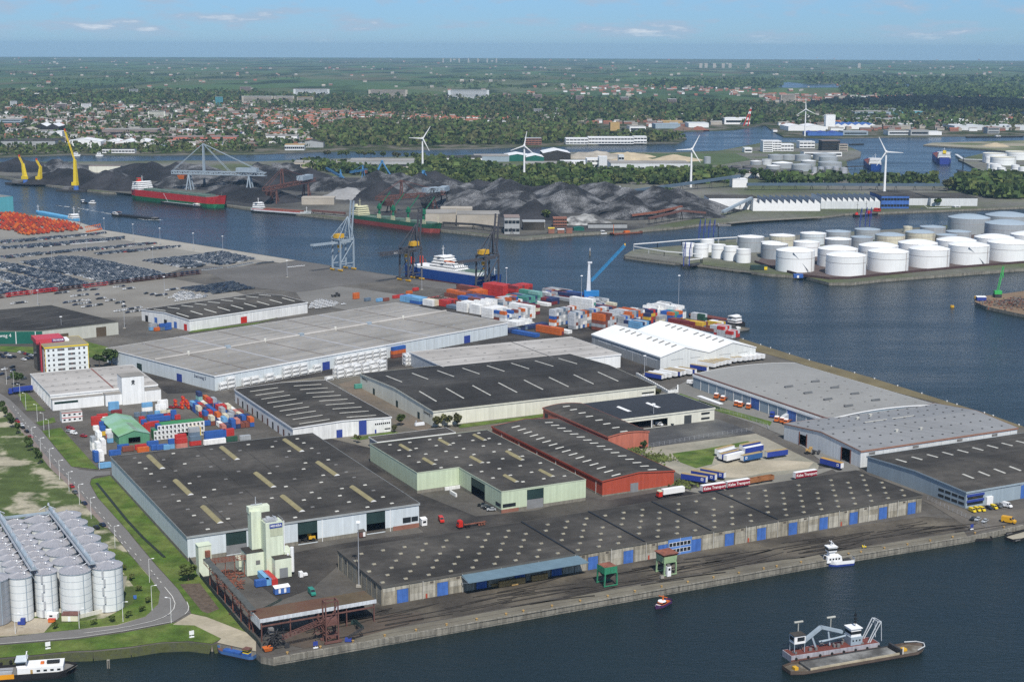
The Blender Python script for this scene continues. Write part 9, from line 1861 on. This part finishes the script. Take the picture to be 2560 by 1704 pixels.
for a in ((e2,495,700,1330,1275,30,'w','w','left section of the long white waterside building',2,0,6),(e2,703,1120,1327,1265,30,'w','w','long middle section of the white waterside building',2,0,14),(e2,1122,1240,1322,1260,30,'w','w','right section of the white waterside building',2,0,4),(e2,120,272,1335,1275,30,'r','m','red brick mill by the canal',3,0,5),(e2,905,990,1205,1130,30,'o','o','ochre cube factory on the far shore',0,0,0),(e2,1082,1230,1212,1165,60,'w','R','white depot with salmon corner',1,0,0),(e2,1390,1570,1150,1118,50,'o','o','ochre-roofed long shed',0,0,0),(e2,1320,1550,1185,1145,60,'B','B','blue-grey long shed on the far shore',0,0,0),(e2,1625,1810,1175,1135,60,'w','g','white shed by the scrap heaps',0,0,0),(e2,1955,2190,1145,1090,60,'w','w','large white boat hall by the red sheerlegs',1,0,0),
 (e3,187,530,1205,1150,90,'w','w','white warehouse with blue roof stripes by the turbine',0,2,0),(e3,612,990,1190,1138,90,'w','b','white and blue striped multi-gable warehouse',0,6,0),(e3,365,690,1250,1212,50,'b','n','cobalt blue triple-gabled quay shed',0,3,0),(e3,690,920,1245,1210,40,'B','m','blue-grey quay shed',1,0,0),(e3,800,1130,1075,1030,90,'B','R','long blue-glass hall',1,0,0),(e3,640,1270,1130,1095,70,'e','m','very long low hall with dark arcade',1,0,12),(e3,1230,1425,1175,1140,40,'e','w','row of beige vaulted sheds',0,8,0),(e3,1105,1310,1245,1205,40,'g','R','grey quay shed with white front',1,0,0),(e3,1312,1480,1248,1200,40,'m','R','dark terrace on the far quay',1,0,0),(e3,1472,1598,1245,1215,40,'w','w','plain white quay shed',0,0,0),(e3,1715,1925,1150,1100,60,'w','w','white arched hall on the far factory site',0,1,0),(e3,1715,2560,1200,1160,90,'g','g','long silver-roofed factory',0,0,0),(e3,2020,2130,1230,1175,30,'m','r','red and grey silo block',2,0,0),(e3,800,1260,1020,1000,50,'B','R','flat blue-roofed works behind the glass hall',0,0,0),(e3,1120,1420,1060,1025,60,'T','m','teal-fronted works',0,0,0),
 (e0,165,305,1250,1180,70,'d','e','tan gabled shipyard hall',0,1,0),(e0,325,435,1230,1140,70,'k','w','white gabled shipyard hall, left of its twin',0,1,0),(e0,435,545,1230,1140,70,'k','w','white gabled shipyard hall, right of its twin',0,1,0),(e0,305,520,1260,1210,60,'g','R','long grey workshop under the shipyard halls',1,0,6),(e0,0,510,1370,1300,90,'m','d','long dark-roofed shed on the left far shore',0,0,0),(e0,520,575,1280,1212,30,'w','w','small white silo block',0,0,0),(e0,600,928,1365,1280,60,'w','w','big white gabled warehouse on the far shore',0,1,0),(e0,955,1368,1350,1290,70,'w','w','long white shed beside the gabled warehouse',0,3,0),(e0,1430,1610,1315,1268,50,'s','u','salmon-red hall, left part',0,0,0),(e0,1612,2180,1315,1262,50,'s','u','salmon-red hall, long right part',1,0,0),(e0,940,1450,1260,1195,60,'u','R','long brown slatted works',1,0,30),(e0,1640,2000,1240,1195,60,'g','w','pale green-roofed hall',0,3,0),(e0,2180,2280,1250,1220,20,'n','n','navy hoarding box on the far shore',0,0,0),(e0,940,1240,1410,1375,20,'w','d','low black-roofed houseboat row',1,0,10),(e0,0,200,1160,1100,40,'B','R','blue-glass office at the left inlet',3,0,0),(e0,1480,1545,1368,1335,20,'B','B','small light blue quay house',1,0,0),
 (e1,265,445,1385,1335,30,'g','o','quay building with ochre ribs at the ferry',1,0,10),(e1,85,380,1320,1255,60,'w','R','white low works behind the ferry quay',1,0,4),(e1,390,620,1360,1295,60,'m','d','dark gabled works at the ferry',0,1,0),(e1,860,1010,1140,1095,40,'r','t','red-roofed hall, left part',1,0,6),(e1,1000,1305,1130,1085,40,'r','t','long red-roofed hall behind the wood',1,0,12),(e1,1420,1580,1135,1095,30,'r','t','short red-roofed hall behind the wood',1,0,6),(e1,2115,2300,1140,1115,40,'w','w','white low school behind the wood',1,0,6),(e1,2065,2155,1275,1245,30,'w','w','white shed on the canal lawn',0,0,0),(e1,1385,1530,1305,1255,30,'u','R','brown-roofed pavilions by the turbine',1,3,0)):
 bld(*a[:9],a[9],a[10],nw=a[11])
for a in ((d1,350,850,225,170,50,'e','R','long low office row behind the stockyard',1,0,8),(d1,420,720,560,500,25,'e','e','tan retaining shed behind the coaster',0,0,0),(d1,1560,1840,735,640,40,'e','R','pale grey-roofed bulk shed right of the green ship',0,0,0),(d1,1850,2240,760,650,40,'e','R','long grey-roofed bulk shed by the third crane',0,0,0),(d1,1700,1990,655,600,30,'e','e','tan upper bulk shed',0,0,0),(d0,820,1110,265,205,12,'c','u','long pale retaining wall behind the coal',0,0,0),(d1,620,860,205,170,30,'T','w','white and teal low workshop',0,0,0),(d1,860,1455,245,160,70,'m','R','grey flat-roofed works behind the stacker',1,0,9),(d1,1220,1455,258,225,30,'e','e','beige low shed by the first turbine',0,0,0),(d1,1720,2080,190,130,60,'w','d','dark-roofed works with white front',1,0,8),(d1,2010,2330,165,115,60,'B','R','blue-grey hall by the canal',0,0,0),(d2,-60,160,160,95,70,'G','w','green hall with white gabled roof, left part',0,1,0),(d2,130,295,170,105,70,'G','w','green hall with white gabled roof, right part',0,1,0),(d2,285,540,155,60,80,'k','w','big open-sided hall with white gabled roof',0,1,0),(d2,130,570,245,185,60,'g','R','grey-roofed workshop behind the trees',0,0,0),(d2,455,700,195,165,40,'w','w','long white low wall shed',0,0,0),(d2,690,800,215,140,30,'w','w','white silo house block',2,0,3),(d2,800,875,220,120,20,'g','w','white slim silo block',0,0,0),(d2,980,1030,215,105,15,'g','g','tall grey mixing tower',2,0,2),(d2,575,705,228,200,15,'y','y','yellow and white office cabins',2,0,8),(d2,910,1640,268,180,60,'g','R','large ribbed grey recycling hall',0,0,0),(d2,1430,1640,300,238,20,'g','w','white-banded front of the recycling hall',0,0,0),(d2,875,1005,455,402,18,'w','w','white conveyor transfer house, small',0,0,0),(d2,2028,2166,402,328,25,'w','w','white conveyor transfer house, tall',0,0,0),(d2,100,300,795,720,20,'d','m','coal office block with white end',0,0,0),(d2,-70,70,830,680,30,'m','u','old grey coal plant at the quay',2,0,4),(d2,180,302,775,715,12,'w','w','white-framed office wing of the coal office',3,0,6),(d2,380,505,765,685,14,'r','r','red brick office by the coal quay',3,0,6),(d2,570,665,800,770,14,'G','G','green tarpaulin shed on the coal quay',0,1,0),(d2,335,390,825,780,8,'r','y','red fire station box with yellow top',0,0,0),(d2,420,480,825,790,6,'r','w','red and white fire tender house',0,0,0),(d2,500,555,825,785,6,'r','r','round red tank house',0,0,0),(d2,700,1060,775,740,8,'m','d','low dark open rail shed on the coal quay',0,0,0),
 (d2,1810,2260,605,500,40,'w','d','dark-roofed white shed left of the saw-tooth row',0,0,0),(d3,1040,1295,595,480,60,'b','d','bright blue building with dark roof by the shore',2,0,9),(d3,1495,1925,572,500,75,'g','d','long pale grey warehouse beside the grove',0,0,0),(d3,1290,1500,565,500,110,'g','d','warehouse wing with two red doors',0,0,0),(e3,0,120,1390,1300,30,'w','w','white laboratory block on the island',4,0,4),(e3,120,235,1390,1330,30,'w','w','lower white laboratory wing',2,0,4),(e3,290,430,1365,1305,30,'w','g','white stepped office on the island',2,0,4),(e3,495,660,1390,1298,30,'k','u','dark process plant on the island',3,0,5),(e3,655,733,1395,1330,20,'e','u','beige cube beside the process plant',3,0,1),(e3,330,680,1440,1400,30,'w','R','long white low store behind the grey tanks',1,0,3),(e2,2310,2400,1400,1300,30,'w','w','white stair tower block at the canal bend',5,0,1),(e2,2140,2210,1405,1365,25,'w','w','small white lab at the canal bend',1,0,1)):
 bld(*a[:9],a[9],a[10],nw=a[11])
tb=bld(e3,530,616,1195,1060,18,'w','w','tall white and blue striped silo tower by the far turbine')
for k in range(4): put('stripe',MB().box(2+k*6,4.5+k*6,-.3,-.05,2,tb.children[0].dimensions.z*.9),m_blue,tb)
rc=P(*d2(1320,268)); text('ICOVA RECYCLING',7,m_black,tb,(0,0,0),(math.pi/2,0,0)).parent=None
_o=bpy.data.objects['lettering.%03d'%max(int(o.name[-3:]) for o in bpy.data.objects if o.name.startswith('lettering.'))]; _o.location=(rc.x,rc.y-3,7); tag(_o,'black lettering along the recycling hall front','lettering'); _o.name='sign_lettering'
# saw-tooth sheds by the shore
for i,(x0,x1,yb) in enumerate(((-140,480,618),(485,1030,598))):
 a,c=P(*d3(x0,yb)),P(*d3(x1,yb)); L=(c-a).length; t=thing('sawtooth_shed','white saw-tooth roofed shed, %s of two by the shore'%('left' if i==0 else 'right'),'building',(a.x,a.y,.2),math.atan2(c.y-a.y,c.x-a.x)); n=11; hh=10
 put('wall',MB().box(0,L,0,60,0,hh),m_wpaint if i==0 else m_lgrey,t)
 for k in range(n):
  x=L*k/n; w_=L/n; put('roof_tooth',MB().add([(x,0,hh),(x+w_,0,hh),(x+w_*.08,0,hh+6),(x,60,hh),(x+w_,60,hh),(x+w_*.08,60,hh+6)],[(0,1,2),(3,4,5),(0,2,5,3)]),m_wpaint,t); put('roof_slope',MB().add([(x+w_+.1,-.3,hh+.15),(x+w_*.08,-.3,hh+6.2),(x+w_*.08,60.3,hh+6.2),(x+w_+.1,60.3,hh+.15)],[(0,1,2,3)]),m_roofd,t)
# wind turbines
BL=MB().frus(-.9,.9,-.25,.25,0,-.25,.25,-.08,.08,24).mesh('blade')
for i,(bs,hb,an,lab) in enumerate(((d1(1534,265),(1055.6,346),33,'wind turbine behind the coal, farthest to the left'),(d2(112,340),d2(117,15),10,'wind turbine between two tree belts'),(d2(1645,400),d2(1655,48),27,'wind turbine left of the white transfer house'),(d3(1070,440),d3(1087,72),-28,'nearest wind turbine beside the bright blue building'),(e3(338,1255),e3(348,1005),-3,'wind turbine on the far quay by the striped tower'))):
 p=P(*bs); h=hgt(bs,hb[1]); t=thing('wind_turbine',lab,'wind turbine',(p.x,p.y,.2),rnd.uniform(-.3,.3),'wind turbines'); put('tower',MB().cyl(0,0,0,h,2.0,1.2,16,False).mesh('tower',True),m_wpaint,t); put('nacelle',MB().box(-1.5,1.5,-3,4.5,h-1.2,h+1.6),m_wpaint,t); put('hub',MB().tube((0,-4.4,h),(0,-3,h),1.2,10,1.4),m_wpaint,t)
 for k in range(3): o=put('blade',BL,m_wpaint,t,(0,-3.8,h)); o.rotation_euler=(0,math.radians(an+120*k),0); o.scale=(1.2,1,h/58)
# red-and-white sheerlegs on the far shore
p=P(*e2(2150,1160)); t=thing('sheerlegs_crane','red and white sheerlegs crane on the far shore','crane',(p.x,p.y,0)); h=hgt(e2(2150,1160),e2(0,980)[1])
for k in range(8): put('leg_section',MB().beam((-6+k*2.6,0,h*k/8),(-3.4+k*2.6,0,h*(k+1)/8),2.6).beam((6+k*1.1,0,h*k/8),(7.1+k*1.1,0,h*(k+1)/8),2.6),m_wpaint if k>4 and k%2 else m_redv,t)
# the town: nearest terraces singly, the rest as one mass
q_=random.Random(31); V=[]
T1=[(0,372),(720,366),(1060,308),(1150,285),(900,262),(600,252),(0,250)]
def house_mb(b,x,y,rz,L,D,h,rr,wi,ri):
 ca,sa=math.cos(rz),math.sin(rz); T=lambda u,v,z:(x+u*ca-v*sa,y+u*sa+v*ca,z)
 b.cur=wi; b.add([T(0,0,0),T(L,0,0),T(L,D,0),T(0,D,0),T(0,0,h),T(L,0,h),T(L,D,h),T(0,D,h),T(0,D/2,h+rr),T(L,D/2,h+rr)],[(0,1,5,4),(1,2,6,9,5),(2,3,7,6),(3,0,4,8,7)])
 b.cur=ri; b.add([T(-.3,-.4,h-.2),T(L+.3,-.4,h-.2),T(L+.3,D/2,h+rr+.15),T(-.3,D/2,h+rr+.15),T(-.3,D+.4,h-.2),T(L+.3,D+.4,h-.2)],[(0,1,2,3),(3,2,5,4)])
HS=[]
for pts,n,red in ((T1,1000,.22),([(640,320),(1080,312),(1100,272),(640,272)],230,.7),([(1080,312),(1280,300),(1280,282),(1060,284)],140,.65),([(1280,300),(1700,322),(1900,300),(1700,285),(1280,285)],120,.3),([(1900,258),(2560,262),(2560,238),(1900,235)],300,.45),([(1400,238),(1900,238),(1900,216),(1400,216)],120,.4),([(1930,330),(2560,328),(2560,292),(1960,290)],170,.1)):
 xs=[p[0] for p in pts]; ys=[p[1] for p in pts]; c=0
 while c<n:
  x,y=q_.uniform(min(xs),max(xs)),q_.uniform(min(ys),max(ys))
  if inpoly(x,y,pts): c+=1; p=P(x,y); HS.append((p.y,p.x,q_.choice((0,.1,.2,1.5,-.1)),q_.uniform(9,36),q_.uniform(8,11),q_.uniform(5,8),q_.uniform(2,4),q_.choice((0,0,1,2)),3 if q_.random()<red else q_.choice((4,5))))
HS.sort(); HM=[m_brick,MC_['e'],m_wpaint,m_tiler,m_tileg,m_roofg]
for i,(y,x,rz,L,D,h,rr,wi,ri) in enumerate(HS[:280]):
 b=MB(); house_mb(b,0,0,0,L,D,h,rr,0,1); tag(put('terrace_house',b,[HM[wi],HM[ri]],loc=(x,y,.1),rz=rz),'%s house row with %s roof in the town across the canal'%(('brick','beige','white')[wi],('orange-tiled','brown-tiled','grey')[ri-3]),'house','town houses')
b=MB()
for y,x,rz,L,D,h,rr,wi,ri in HS[280:]: house_mb(b,x,y,rz,L,D,h,rr,wi,ri)
o=put('distant_town',b,HM); o['kind']='stuff'; o['label']='dense far town of small roofs'
b=MB()
HM[2]=MC_['e']
for k in range(330):
 x,y=q_.uniform(0,2560),q_.choice((152,160,171,173,187,190,205,216,228,240))+q_.gauss(0,2.5); p=P(x,y); s=q_.uniform(.5,1.2)*(1+p.y/20000); house_mb(b,p.x,p.y,q_.uniform(-.3,.3),14*s,10*s,5*s,3*s,q_.choice((0,1,2,2)),q_.choice((2,3,4,5)))
for x in (1108,1127,1148,1171,1195,1218,1241): p=P(x,157); b.cur=2; b.box(p.x-9,p.x+9,p.y,p.y+8,0,55)
for x in (1752,1765,1786,1808,1825,1870,2148): p=P(x,170); b.cur=1; b.box(p.x-16,p.x+16,p.y,p.y+12,0,48)
o=put('distant_villages',b,HM); o['kind']='stuff'; o['label']='tiny far villages and farms across the polder'
# ------------------------------------------------------------------ haze in the air
hz=bpy.data.materials.new('haze'); hz.use_nodes=True; n=hz.node_tree.nodes; n.clear(); v=n.new('ShaderNodeVolumePrincipled'); oo=n.new('ShaderNodeOutputMaterial'); v.inputs['Color'].default_value=(.48,.75,1,1); v.inputs['Density'].default_value=3.2e-5; v.inputs['Anisotropy'].default_value=.0; hz.node_tree.links.new(v.outputs[0],oo.inputs['Volume'])
put('haze',MB().box(-29500,29500,-300,29500,-8,CH+45),hz)['kind']='stuff'
